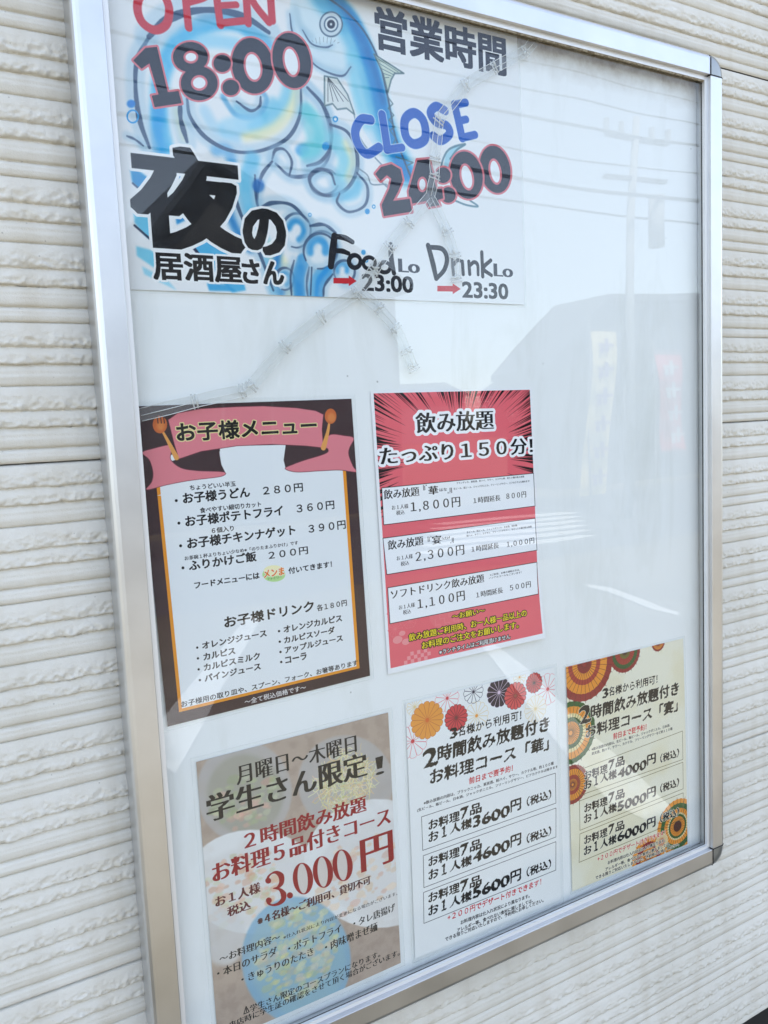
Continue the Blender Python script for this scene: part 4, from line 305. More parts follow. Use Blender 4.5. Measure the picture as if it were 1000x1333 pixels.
('line',[(193.83,260.37),(184.54,271.57),(182.73,281.34)],[1.63,2.91,1.86,2.56,1.4],(50,74,108),0.8,0.3,1),('poly',[(8.14,178.86),(24.06,189.3),(15.19,199.03),(9.48,193.61)],(20,140,205),0.9,0.8,0),('poly',[(8.54,215.78),(24.09,222.44),(25.47,243.35),(16.22,236.34),(8.86,226.48)],(90,190,225),0.9,0.8,0),('poly',[(8.71,245.96),(21.16,248.42),(39.63,267.7),(22.04,262.76),(8.68,253.93)],(110,200,228),0.9,0.8,0),('poly',[(12.3,262.31),(33.21,272.87),(40.66,281.35),(13.74,268.93)],(150,214,235),0.9,0.8,0),('poly',[(43.78,211.23),(53.19,221.08),(44.74,225.62)],(20,130,200),0.9,0.8,0),('poly',[(54.18,235.62),(81.04,239.73),(97.53,250.77),(104.42,278.92),(91.08,281.46),(63.28,252.72)],(60,170,220),0.9,0.8,0),('poly',[(68.03,274.32),(87.22,274.52),(95.53,280.28),(69.7,280.64)],(50,160,215),0.9,0.8,0),('poly',[(47.93,182.05),(53.96,182.37),(51.02,189.4)],(20,130,200),0.9,0.8,0),
('line',[(8.67,228.95),(16.29,235.39),(23.64,241.56)],1.92,(20,30,60),0.9,0.2,1),
('line',[(56.78,242.29),(63.43,250.74),(71.14,260.23)],2.7,(20,30,60),0.9,0.2,1),
('line',[(9.79,194.51),(17.02,200.36)],1.59,(40,60,100),0.8,0.2,1),('poly',[(168.44,9.12),(163.7,29.91),(166.05,47.41),(178.91,65.25),(192.62,74.16),(214.41,75.77),(223.59,88.98),(228.73,109.36),(244.05,133.01),(274.42,157.92),(287.86,160.95),(275.67,133.5),(267.84,103.9),(263.66,82.87),(258.44,57.98),(244.36,32.94),(222.74,16.27),(203.75,7.82),(182.76,2.13)],(214,232,240),1,0.5,1),
('line',[(196.6,7.27),(217.53,21.41),(234.83,45.16),(245.9,74.94),(254.6,105.75),(268.81,136.52),(282.59,157.04)],27.06,(96,190,224),0.9,4,1),
('line',[(208.63,6.82),(228.53,23.41),(242.26,48.04),(252.17,78.21),(259.64,109.37),(271.39,138.41),(283.14,156.99)],16.73,(22,136,204),0.98,2.2,1),
('line',[(169.77,24.74),(173.58,37.99),(184.8,45.97)],7.34,(176,206,220),0.8,2,1),
('line',[(178.91,65.25),(195.23,70.65),(214.59,72.62)],5.95,(186,212,224),0.9,2,1),
('line',[(218,13.1),(236.57,36.47),(250.38,63.58),(259.24,92.16)],6.91,(20,112,180),0.7,2,1),
('line',[(225.5,55.16),(229.92,88.02),(239.8,116.37)],10.89,(130,210,232),0.8,3,1),
('line',[(196.36,11.36),(210.48,16.65),(219.53,29.27)],12.03,(70,165,210),0.7,3,1),
('line',[(163.7,29.91),(166.05,47.41),(178.98,64.22),(192.68,73.12),(214.41,75.77),(224.9,65.7)],7.97,(150,192,216),0.42,1.6,1),
('line',[(163.7,29.91),(166.05,47.41),(178.98,64.22),(192.68,73.12),(214.41,75.77),(224.9,65.7)],[1.33,2.37,1.52,2.09,1.14],(50,74,108),0.8,0.3,1),
('line',[(175.68,41.61),(184.42,52.11),(198.7,52.62),(206.15,49.24)],6.21,(150,192,216),0.42,1.6,1),
('line',[(175.68,41.61),(184.42,52.11),(198.7,52.62),(206.15,49.24)],[1.04,1.85,1.18,1.63,0.89],(50,74,108),0.8,0.3,1),
('line',[(203.75,7.82),(222.74,16.27),(241.91,31.3),(256.05,54.12),(263.66,82.87),(267.84,103.9),(272.07,125.16),(287.86,160.95)],2.27,(60,84,110),0.85,0.3,1),
('line',[(225.16,105.62),(230.21,128.31),(245.95,145.75),(273.97,166.82)],1.57,(90,120,140),0.7,0.3,1),('poly',[(218.51,28.43),(218.19,30.58),(217.46,32.75),(216.35,34.85),(214.9,36.81),(213.16,38.59),(211.18,40.11),(209.04,41.33),(206.79,42.2),(204.52,42.71),(202.29,42.84),(200.18,42.59),(198.26,41.95),(196.58,40.97),(195.2,39.66),(194.16,38.08),(193.49,36.26),(193.22,34.28),(193.34,32.19),(193.86,30.05),(194.76,27.95),(196.02,25.93),(197.58,24.07),(199.42,22.42),(201.45,21.03),(203.64,19.96),(205.89,19.24),(208.15,18.88),(210.34,18.92),(212.39,19.33),(214.23,20.12),(215.8,21.26),(217.05,22.71),(217.93,24.43),(218.43,26.35),(218.51,28.43)],(84,112,136),1,0.2,0),('poly',[(216.94,28.73),(216.65,30.62),(216.01,32.51),(215.04,34.35),(213.78,36.08),(212.25,37.64),(210.52,38.97),(208.63,40.04),(206.66,40.81),(204.67,41.26),(202.72,41.37),(200.87,41.15),(199.18,40.6),(197.7,39.73),(196.49,38.59),(195.58,37.2),(194.99,35.6),(194.75,33.86),(194.85,32.03),(195.31,30.15),(196.1,28.3),(197.21,26.53),(198.58,24.89),(200.19,23.45),(201.98,22.23),(203.9,21.29),(205.88,20.66),(207.86,20.35),(209.78,20.38),(211.57,20.75),(213.19,21.44),(214.56,22.44),(215.66,23.71),(216.43,25.22),(216.87,26.91),(216.94,28.73)],(206,220,228),1,0.2,0),('poly',[(213.56,29.37),(213.36,30.69),(212.91,32.01),(212.24,33.29),(211.35,34.5),(210.29,35.58),(209.08,36.52),(207.77,37.26),(206.4,37.8),(205,38.12),(203.64,38.2),(202.34,38.05),(201.16,37.67),(200.13,37.06),(199.28,36.26),(198.64,35.29),(198.22,34.18),(198.05,32.96),(198.13,31.67),(198.45,30.36),(199.01,29.07),(199.78,27.83),(200.74,26.68),(201.87,25.67),(203.12,24.83),(204.46,24.17),(205.85,23.73),(207.23,23.52),(208.57,23.54),(209.82,23.8),(210.94,24.29),(211.9,24.98),(212.67,25.87),(213.21,26.92),(213.51,28.1),(213.56,29.37)],(70,100,126),1,0.2,0),('poly',[(212.16,29.64),(211.99,30.72),(211.63,31.8),(211.08,32.86),(210.35,33.84),(209.48,34.73),(208.49,35.5),(207.41,36.11),(206.28,36.56),(205.14,36.82),(204.02,36.89),(202.96,36.76),(201.98,36.45),(201.14,35.96),(200.44,35.3),(199.91,34.5),(199.57,33.59),(199.43,32.58),(199.49,31.53),(199.76,30.45),(200.21,29.39),(200.85,28.37),(201.64,27.43),(202.56,26.6),(203.59,25.9),(204.7,25.37),(205.83,25),(206.97,24.83),(208.07,24.85),(209.1,25.06),(210.02,25.46),(210.8,26.04),(211.43,26.77),(211.87,27.63),(212.12,28.6),(212.16,29.64)],(222,230,234),1,0.2,0),('poly',[(210.02,30.04),(209.91,30.76),(209.67,31.49),(209.3,32.19),(208.82,32.85),(208.24,33.44),(207.58,33.95),(206.86,34.36),(206.11,34.66),(205.35,34.83),(204.6,34.88),(203.89,34.8),(203.25,34.59),(202.68,34.26),(202.21,33.82),(201.86,33.29),(201.63,32.68),(201.54,32.01),(201.58,31.3),(201.76,30.58),(202.06,29.87),(202.48,29.19),(203.01,28.57),(203.63,28.01),(204.32,27.55),(205.05,27.19),(205.81,26.95),(206.57,26.84),(207.3,26.85),(207.99,27),(208.6,27.26),(209.12,27.65),(209.54,28.13),(209.83,28.71),(210,29.35),(210.02,30.04)],(24,40,62),1,0.2,0),('poly',[(207.08,30.61),(207.04,30.83),(206.97,31.05),(206.86,31.26),(206.71,31.47),(206.53,31.65),(206.33,31.81),(206.11,31.93),(205.88,32.02),(205.64,32.08),(205.41,32.09),(205.19,32.07),(204.99,32),(204.82,31.9),(204.68,31.77),(204.57,31.6),(204.5,31.42),(204.47,31.21),(204.48,30.99),(204.53,30.77),(204.63,30.55),(204.76,30.34),(204.92,30.15),(205.11,29.98),(205.32,29.84),(205.55,29.73),(205.78,29.65),(206.02,29.62),(206.24,29.62),(206.45,29.67),(206.64,29.75),(206.8,29.87),(206.93,30.02),(207.02,30.19),(207.07,30.39),(207.08,30.61)],(220,226,230),1,0.2,0),
('line',[(184.63,48.73),(185.96,50.22)],0.6,(110,130,145),0.6,0,1),
('line',[(188.79,46.45),(189.49,50.59)],0.6,(110,130,145),0.6,0,1),
('line',[(192.94,44.78),(193.04,50.97)],0.6,(110,130,145),0.6,0,1),
('line',[(197.07,43.72),(196.8,48.26)],0.6,(110,130,145),0.6,0,1),
('line',[(201.18,43.27),(200.38,48.64)],0.61,(110,130,145),0.6,0,1),
('line',[(205.28,43.44),(203.98,49.01)],0.61,(110,130,145),0.6,0,1),
('line',[(209.36,44.24),(207.78,46.27)],0.61,(110,130,145),0.6,0,1),
('line',[(213.43,45.67),(211.42,46.65)],0.61,(110,130,145),0.6,0,1),('poly',[(251.12,49.66),(265.14,54.71),(284.68,61.82),(273.91,63.57),(269.6,70.09),(264.99,82.67),(260.61,66.17)],(196,212,196),0.9,0.3,0),
('line',[(251.12,49.66),(265.14,54.71),(284.68,61.82),(273.91,63.57),(269.6,70.09),(264.99,82.67),(260.61,66.17),(251.12,49.66)],1.59,(84,112,120),0.85,0.2,0),
('line',[(253.55,52.42),(278,61.61)],0.8,(84,112,120),0.7,0,1),
('line',[(255.39,56.79),(275.25,63.35)],0.8,(84,112,120),0.7,0,1),
('line',[(257.23,61.17),(272.5,65.1)],0.8,(84,112,120),0.7,0,1),
('line',[(259.08,65.56),(269.77,66.83)],0.8,(84,112,120),0.7,0,1),
('line',[(260.93,69.97),(267.04,68.56)],0.81,(84,112,120),0.7,0,1),('poly',[(195.95,78.76),(194.35,105.85),(203.04,102.51),(207.68,107.06),(217.72,104.58),(226.23,109.07),(219.69,91.68),(209.32,78.67)],(220,226,224),0.95,0.3,0),
('line',[(195.95,78.76),(194.35,105.85),(203.04,102.51),(207.68,107.06),(217.72,104.58),(226.23,109.07),(219.69,91.68),(209.32,78.67),(195.95,78.76)],1.52,(84,112,120),0.85,0.2,0),
('line',[(199.55,79.21),(198.26,101.14)],0.91,(60,70,80),0.7,0,1),
('line',[(199.55,79.21),(203.66,100.34)],0.91,(60,70,80),0.7,0,1),
('line',[(199.55,79.21),(209.1,99.54)],0.91,(60,70,80),0.7,0,1),
('line',[(199.55,79.21),(214.57,98.73)],0.91,(60,70,80),0.7,0,1),
('line',[(199.55,79.21),(220.09,97.92)],0.91,(60,70,80),0.7,0,1),
('line',[(264.76,87.02),(270.28,92.7),(264.72,97.84),(270.79,103.49),(265.22,108.61),(271.29,114.32),(265.77,118.33),(271.8,125.19),(268.24,132.21)],1.3,(84,112,120),0.8,0.2,0),
('line',[(227.25,158.64),(237.2,164.05),(241.92,172.24),(257.74,170.66),(260.23,173.72),(247.51,165.14)],1.42,(110,130,145),0.8,0.2,1),
('line',[(271.16,142.83),(291.35,146.07),(282.93,150.34),(287.98,158.7)],1.48,(84,112,120),0.8,0.2,0),('poly',[(327.67,149.96),(331.29,133.59),(343.34,123.02),(358.13,120.74),(343.04,129.92),(333.46,149.33)],(150,205,222),0.9,0.4,0),
('line',[(323.14,155),(328.19,138.5),(337.35,127.17),(356.67,120.23),(346.07,127.27),(336.89,137.51)],2.07,(84,124,140),0.85,0.2,1),
('line',[(340.88,178.54),(355.51,181.89),(370.54,181.99),(360.21,176.79)],1.94,(84,124,140),0.85,0.2,1),
('line',[(40.06,35.93),(29.23,40),(24.53,51.79),(27.48,62.99),(37.69,67.44),(47.92,60.91),(51.41,48.26),(47.66,38),(40.06,35.93)],7.07,(204,52,66),1,0.15,1),
('line',[(66.67,21.12),(66.46,37.83),(67.26,60.03)],6.6,(204,52,66),1,0.15,1),
('line',[(67.55,22.78),(83.99,19.26),(85.26,30.24),(68.36,39.31)],5.94,(204,52,66),1,0.15,1),
('line',[(94.19,20.85),(94.81,35.84),(96.17,52.3)],6.79,(204,52,66),1,0.15,1),
('line',[(96.28,50.75),(117.96,44.68)],6.15,(204,52,66),1,0.15,1),
('line',[(95.16,36.72),(112.35,32.31)],5.45,(204,52,66),1,0.15,1),
('line',[(122.21,45.8),(122.11,14.95)],7.01,(204,52,66),1,0.15,1),
('line',[(122.11,14.95),(129.87,28.79),(142.32,40.97)],6.98,(204,52,66),1,0.15,1),
('line',[(145.8,38.93),(145.43,10.02)],7.17,(204,52,66),1,0.15,1),('poly',[(146.1,74.46),(146.36,79.02),(145.91,83.66),(144.74,88.23),(142.91,92.58),(140.47,96.57),(137.51,100.05),(134.12,102.92),(130.43,105.09),(126.55,106.48),(122.61,107.06),(118.75,106.82),(115.08,105.76),(111.72,103.94),(108.78,101.41),(106.34,98.26),(104.48,94.59),(103.25,90.52),(102.68,86.17),(102.8,81.68),(103.59,77.19),(105.04,72.83),(107.1,68.74),(109.7,65.05),(112.77,61.88),(116.22,59.31),(119.94,57.45),(123.81,56.35),(127.71,56.04),(131.52,56.56),(135.11,57.88),(138.37,59.98),(141.19,62.78),(143.46,66.21),(145.12,70.14),(146.1,74.46)],(216,116,126),1,0,0),('poly',[(144.29,75.04),(144.54,79.31),(144.14,83.66),(143.08,87.93),(141.41,92),(139.18,95.72),(136.47,98.96),(133.37,101.63),(129.98,103.64),(126.42,104.93),(122.81,105.45),(119.26,105.21),(115.88,104.2),(112.78,102.48),(110.07,100.09),(107.81,97.12),(106.09,93.66),(104.94,89.83),(104.41,85.75),(104.5,81.53),(105.22,77.32),(106.55,73.24),(108.43,69.42),(110.82,65.98),(113.64,63.02),(116.8,60.64),(120.22,58.91),(123.77,57.91),(127.36,57.65),(130.86,58.17),(134.16,59.44),(137.16,61.42),(139.75,64.07),(141.85,67.3),(143.38,70.99),(144.29,75.04)],(40,44,58),1,0,0),('poly',[(133.44,79.58),(133.61,81.86),(133.48,84.17),(133.06,86.42),(132.37,88.54),(131.43,90.46),(130.26,92.12),(128.92,93.46),(127.43,94.45),(125.86,95.05),(124.25,95.24),(122.65,95.02),(121.12,94.39),(119.7,93.38),(118.44,92.02),(117.38,90.36),(116.55,88.45),(115.98,86.35),(115.68,84.12),(115.67,81.84),(115.94,79.59),(116.49,77.42),(117.3,75.41),(118.34,73.63),(119.58,72.12),(120.98,70.95),(122.5,70.13),(124.08,69.72),(125.69,69.7),(127.27,70.1),(128.76,70.9),(130.12,72.06),(131.3,73.57),(132.27,75.36),(132.99,77.39),(133.44,79.58)],(216,116,126),1,0,0),('poly',[(131.51,80.2),(131.66,82.13),(131.58,84.08),(131.27,85.97),(130.75,87.75),(130.02,89.35),(129.12,90.73),(128.08,91.84),(126.92,92.65),(125.69,93.12),(124.43,93.25),(123.17,93.04),(121.96,92.48),(120.83,91.6),(119.83,90.43),(118.98,89),(118.31,87.37),(117.84,85.57),(117.59,83.68),(117.56,81.76),(117.75,79.85),(118.17,78.03),(118.79,76.34),(119.59,74.85),(120.55,73.6),(121.65,72.64),(122.83,71.98),(124.08,71.66),(125.34,71.69),(126.58,72.06),(127.76,72.76),(128.84,73.78),(129.78,75.08),(130.56,76.61),(131.14,78.34),(131.51,80.2)],(238,242,245),1,0,0),('poly',[(184.11,62.99),(184.64,67.58),(184.47,72.27),(183.6,76.9),(182.06,81.32),(179.91,85.37),(177.22,88.93),(174.08,91.88),(170.59,94.11),(166.87,95.57),(163.05,96.22),(159.25,96.02),(155.6,95.01),(152.2,93.21),(149.17,90.69),(146.59,87.53),(144.55,83.84),(143.11,79.74),(142.31,75.35),(142.16,70.81),(142.68,66.27),(143.85,61.85),(145.63,57.7),(147.96,53.95),(150.79,50.71),(154.01,48.08),(157.54,46.16),(161.26,45),(165.06,44.65),(168.81,45.13),(172.4,46.42),(175.71,48.49),(178.62,51.28),(181.05,54.7),(182.9,58.65),(184.11,62.99)],(216,116,126),1,0,0),('poly',[(182.22,63.66),(182.73,67.96),(182.59,72.34),(181.82,76.67),(180.45,80.79),(178.5,84.56),(176.07,87.87),(173.22,90.6),(170.05,92.67),(166.66,94.01),(163.18,94.58),(159.71,94.37),(156.37,93.39),(153.26,91.68),(150.47,89.29),(148.1,86.31),(146.22,82.84),(144.88,78.98),(144.12,74.86),(143.97,70.6),(144.42,66.34),(145.47,62.21),(147.07,58.33),(149.19,54.83),(151.76,51.82),(154.69,49.39),(157.9,47.63),(161.3,46.58),(164.76,46.29),(168.19,46.78),(171.47,48.02),(174.5,50),(177.17,52.64),(179.39,55.87),(181.1,59.58),(182.22,63.66)],(40,44,58),1,0,0),('poly',[(170.9,68.75),(171.2,71.12),(171.24,73.51),(170.99,75.84),(170.46,78.04),(169.68,80.03),(168.68,81.75),(167.47,83.14),(166.11,84.16),(164.64,84.78),(163.1,84.97),(161.55,84.74),(160.03,84.08),(158.6,83.03),(157.3,81.61),(156.17,79.89),(155.25,77.9),(154.56,75.71),(154.13,73.4),(153.97,71.04),(154.08,68.7),(154.47,66.45),(155.11,64.37),(155.99,62.52),(157.08,60.97),(158.35,59.75),(159.76,58.92),(161.25,58.49),(162.8,58.48),(164.34,58.9),(165.82,59.73),(167.2,60.95),(168.44,62.51),(169.49,64.37),(170.32,66.48),(170.9,68.75)],(216,116,126),1,0,0),('poly',[(168.88,69.46),(169.16,71.47),(169.22,73.49),(169.07,75.46),(168.7,77.3),(168.14,78.96),(167.4,80.39),(166.51,81.53),(165.48,82.36),(164.37,82.83),(163.2,82.95),(162,82.71),(160.83,82.11),(159.72,81.18),(158.7,79.94),(157.81,78.44),(157.06,76.72),(156.5,74.85),(156.13,72.88),(155.97,70.87),(156.02,68.89),(156.27,66.99),(156.73,65.25),(157.38,63.71),(158.19,62.43),(159.14,61.44),(160.2,60.78),(161.34,60.46),(162.52,60.51),(163.71,60.91),(164.86,61.66),(165.93,62.74),(166.9,64.1),(167.74,65.71),(168.4,67.51),(168.88,69.46)],(238,242,245),1,0,0),('poly',[(105.51,82.7),(105.24,84.34),(104.66,85.97),(103.79,87.56),(102.65,89.03),(101.29,90.36),(99.75,91.49),(98.08,92.39),(96.34,93.03),(94.57,93.39),(92.85,93.45),(91.22,93.23),(89.73,92.72),(88.44,91.95),(87.37,90.93),(86.58,89.71),(86.07,88.32),(85.87,86.8),(85.98,85.2),(86.4,83.58),(87.12,81.99),(88.11,80.46),(89.34,79.07),(90.77,77.83),(92.36,76.81),(94.06,76.03),(95.81,75.51),(97.56,75.27),(99.26,75.33),(100.84,75.68),(102.26,76.31),(103.46,77.2),(104.42,78.32),(105.09,79.64),(105.46,81.12),(105.51,82.7)],(216,116,126),1,0,0),('poly',[(103.78,82.99),(103.56,84.34),(103.08,85.69),(102.36,87),(101.43,88.22),(100.3,89.31),(99.03,90.25),(97.66,90.99),(96.22,91.52),(94.76,91.82),(93.33,91.87),(91.98,91.69),(90.75,91.27),(89.68,90.63),(88.8,89.79),(88.15,88.78),(87.73,87.63),(87.56,86.38),(87.65,85.06),(88,83.72),(88.59,82.4),(89.41,81.14),(90.43,79.98),(91.61,78.97),(92.93,78.12),(94.33,77.47),(95.78,77.05),(97.23,76.85),(98.63,76.9),(99.93,77.19),(101.1,77.71),(102.1,78.45),(102.88,79.38),(103.44,80.47),(103.74,81.69),(103.78,82.99)],(40,44,58),1,0,0),('poly',[(111.71,102.13),(111.46,103.63),(110.9,105.14),(110.06,106.59),(108.97,107.95),(107.66,109.16),(106.17,110.2),(104.56,111.02),(102.87,111.6),(101.17,111.92),(99.5,111.97),(97.92,111.76),(96.47,111.28),(95.22,110.56),(94.18,109.62),(93.41,108.49),(92.91,107.2),(92.71,105.8),(92.81,104.33),(93.21,102.84),(93.9,101.37),(94.85,99.97),(96.04,98.69),(97.42,97.56),(98.96,96.62),(100.6,95.91),(102.3,95.44),(103.99,95.24),(105.63,95.3),(107.16,95.63),(108.54,96.22),(109.71,97.04),(110.64,98.09),(111.3,99.31),(111.66,100.67),(111.71,102.13)],(216,116,126),1,0,0),('poly',[(109.97,102.4),(109.76,103.61),(109.31,104.83),(108.62,106.01),(107.73,107.11),(106.66,108.09),(105.45,108.93),(104.13,109.6),(102.75,110.07),(101.35,110.33),(99.99,110.38),(98.69,110.21),(97.51,109.83),(96.48,109.25),(95.63,108.49),(94.99,107.57),(94.59,106.53),(94.42,105.4),(94.5,104.2),(94.83,102.99),(95.39,101.8),(96.17,100.67),(97.14,99.63),(98.27,98.71),(99.53,97.96),(100.88,97.38),(102.27,97),(103.65,96.83),(105,96.88),(106.25,97.14),(107.37,97.62),(108.33,98.29),(109.09,99.13),(109.62,100.12),(109.92,101.22),(109.97,102.4)],(40,44,58),1,0,0),('poly',[(84.57,81.08),(84.11,83.68),(83.1,86.29),(81.56,88.82),(79.57,91.2),(77.17,93.34),(74.46,95.18),(71.52,96.65),(68.45,97.71),(65.36,98.32),(62.33,98.48),(59.47,98.17),(56.86,97.42),(54.6,96.24),(52.74,94.68),(51.35,92.79),(50.46,90.62),(50.1,88.25),(50.28,85.75),(51,83.19),(52.24,80.66),(53.95,78.24),(56.08,76),(58.57,74.01),(61.35,72.34),(64.32,71.03),(67.39,70.14),(70.47,69.69),(73.45,69.71),(76.24,70.19),(78.75,71.12),(80.89,72.47),(82.6,74.2),(83.8,76.26),(84.47,78.58),(84.57,81.08)],(216,116,126),1,0,0),('poly',[(91.9,101.73),(91.4,104.63),(90.32,107.53),(88.69,110.33),(86.56,112.95),(84.02,115.28),(81.13,117.27),(78.01,118.84),(74.76,119.94),(71.47,120.55),(68.27,120.65),(65.24,120.23),(62.48,119.31),(60.09,117.93),(58.13,116.13),(56.66,113.98),(55.73,111.52),(55.36,108.86),(55.56,106.06),(56.33,103.22),(57.65,100.42),(59.46,97.75),(61.73,95.3),(64.37,93.13),(67.32,91.33),(70.47,89.94),(73.72,89.02),(76.98,88.6),(80.15,88.69),(83.1,89.3),(85.76,90.41),(88.03,91.98),(89.83,93.96),(91.1,96.3),(91.8,98.92),(91.9,101.73)],(216,116,126),1,0,0),('poly',[(82.9,81.37),(82.48,83.68),(81.57,86.01),(80.18,88.27),(78.38,90.4),(76.22,92.31),(73.77,93.95),(71.12,95.27),(68.34,96.22),(65.54,96.78),(62.8,96.93),(60.21,96.67),(57.85,96),(55.8,94.96),(54.11,93.57),(52.84,91.89),(52.03,89.95),(51.71,87.84),(51.87,85.6),(52.52,83.32),(53.64,81.06),(55.18,78.9),(57.12,76.89),(59.37,75.11),(61.88,73.61),(64.57,72.45),(67.35,71.65),(70.14,71.24),(72.84,71.25),(75.36,71.67),(77.63,72.5),(79.57,73.7),(81.11,75.25),(82.2,77.08),(82.8,79.14),(82.9,81.37)],(40,44,58),1,0,0),('poly',[(90.2,101.99),(89.75,104.61),(88.77,107.22),(87.29,109.75),(85.36,112.11),(83.05,114.22),(80.43,116.02),(77.6,117.44),(74.64,118.44),(71.66,119),(68.74,119.09),(65.99,118.72),(63.48,117.9),(61.3,116.66),(59.51,115.04),(58.17,113.09),(57.32,110.88),(56.98,108.47),(57.16,105.94),(57.86,103.38),(59.06,100.85),(60.71,98.43),(62.78,96.21),(65.18,94.26),(67.86,92.63),(70.73,91.38),(73.69,90.54),(76.65,90.16),(79.53,90.24),(82.21,90.79),(84.63,91.79),(86.68,93.21),(88.32,95),(89.47,97.11),(90.11,99.46),(90.2,101.99)],(40,44,58),1,0,0),('poly',[(74.15,82.87),(73.98,83.85),(73.59,84.83),(73.02,85.79),(72.26,86.68),(71.36,87.49),(70.34,88.19),(69.22,88.75),(68.06,89.16),(66.88,89.4),(65.72,89.46),(64.63,89.36),(63.63,89.08),(62.75,88.64),(62.04,88.05),(61.5,87.33),(61.15,86.51),(61.01,85.61),(61.08,84.65),(61.36,83.68),(61.83,82.71),(62.49,81.79),(63.31,80.94),(64.27,80.18),(65.33,79.55),(66.47,79.06),(67.65,78.73),(68.82,78.56),(69.95,78.57),(71.01,78.76),(71.96,79.12),(72.77,79.63),(73.41,80.29),(73.86,81.06),(74.11,81.93),(74.15,82.87)],(216,116,126),1,0,0),('poly',[(72.36,83.18),(72.24,83.81),(71.96,84.44),(71.55,85.07),(71.01,85.65),(70.35,86.18),(69.61,86.65),(68.8,87.02),(67.95,87.3),(67.09,87.48),(66.25,87.54),(65.45,87.49),(64.72,87.32),(64.08,87.05),(63.55,86.69),(63.15,86.23),(62.89,85.71),(62.78,85.13),(62.83,84.52),(63.02,83.89),(63.36,83.26),(63.84,82.66),(64.43,82.1),(65.13,81.6),(65.9,81.18),(66.73,80.85),(67.59,80.62),(68.44,80.49),(69.27,80.49),(70.05,80.59),(70.74,80.8),(71.33,81.12),(71.8,81.53),(72.14,82.02),(72.33,82.58),(72.36,83.18)],(238,242,245),1,0,0),('poly',[(80.95,103.07),(80.75,104.26),(80.31,105.45),(79.65,106.61),(78.79,107.68),(77.75,108.65),(76.58,109.47),(75.31,110.12),(73.99,110.59),(72.64,110.84),(71.33,110.89),(70.09,110.72),(68.95,110.35),(67.96,109.78),(67.15,109.03),(66.54,108.13),(66.16,107.11),(66,106),(66.09,104.83),(66.41,103.65),(66.95,102.48),(67.7,101.37),(68.64,100.35),(69.73,99.45),(70.95,98.71),(72.24,98.14),(73.58,97.77),(74.91,97.6),(76.2,97.65),(77.4,97.92),(78.48,98.38),(79.4,99.04),(80.12,99.86),(80.63,100.83),(80.91,101.91),(80.95,103.07)],(216,116,126),1,0,0),('poly',[(79.14,103.35),(78.99,104.19),(78.66,105.04),(78.16,105.86),(77.51,106.62),(76.73,107.31),(75.85,107.9),(74.89,108.37),(73.88,108.71),(72.86,108.91),(71.86,108.95),(70.92,108.84),(70.05,108.59),(69.3,108.2),(68.68,107.68),(68.21,107.05),(67.91,106.33),(67.79,105.55),(67.85,104.72),(68.09,103.88),(68.5,103.05),(69.07,102.26),(69.78,101.53),(70.6,100.89),(71.52,100.36),(72.51,99.95),(73.52,99.68),(74.53,99.55),(75.51,99.57),(76.43,99.75),(77.25,100.07),(77.94,100.53),(78.5,101.1),(78.89,101.78),(79.1,102.54),(79.14,103.35)],(238,242,245),1,0,0),('poly',[(17.81,95.12),(28.79,83.35),(38.64,80.68),(45.2,116.18),(54.52,113.82),(56.62,123.5),(32.99,130.12),(31.14,121.1),(37.12,119.27),(31.16,95.24),(24.23,100.62)],(216,116,126),1,0,0),
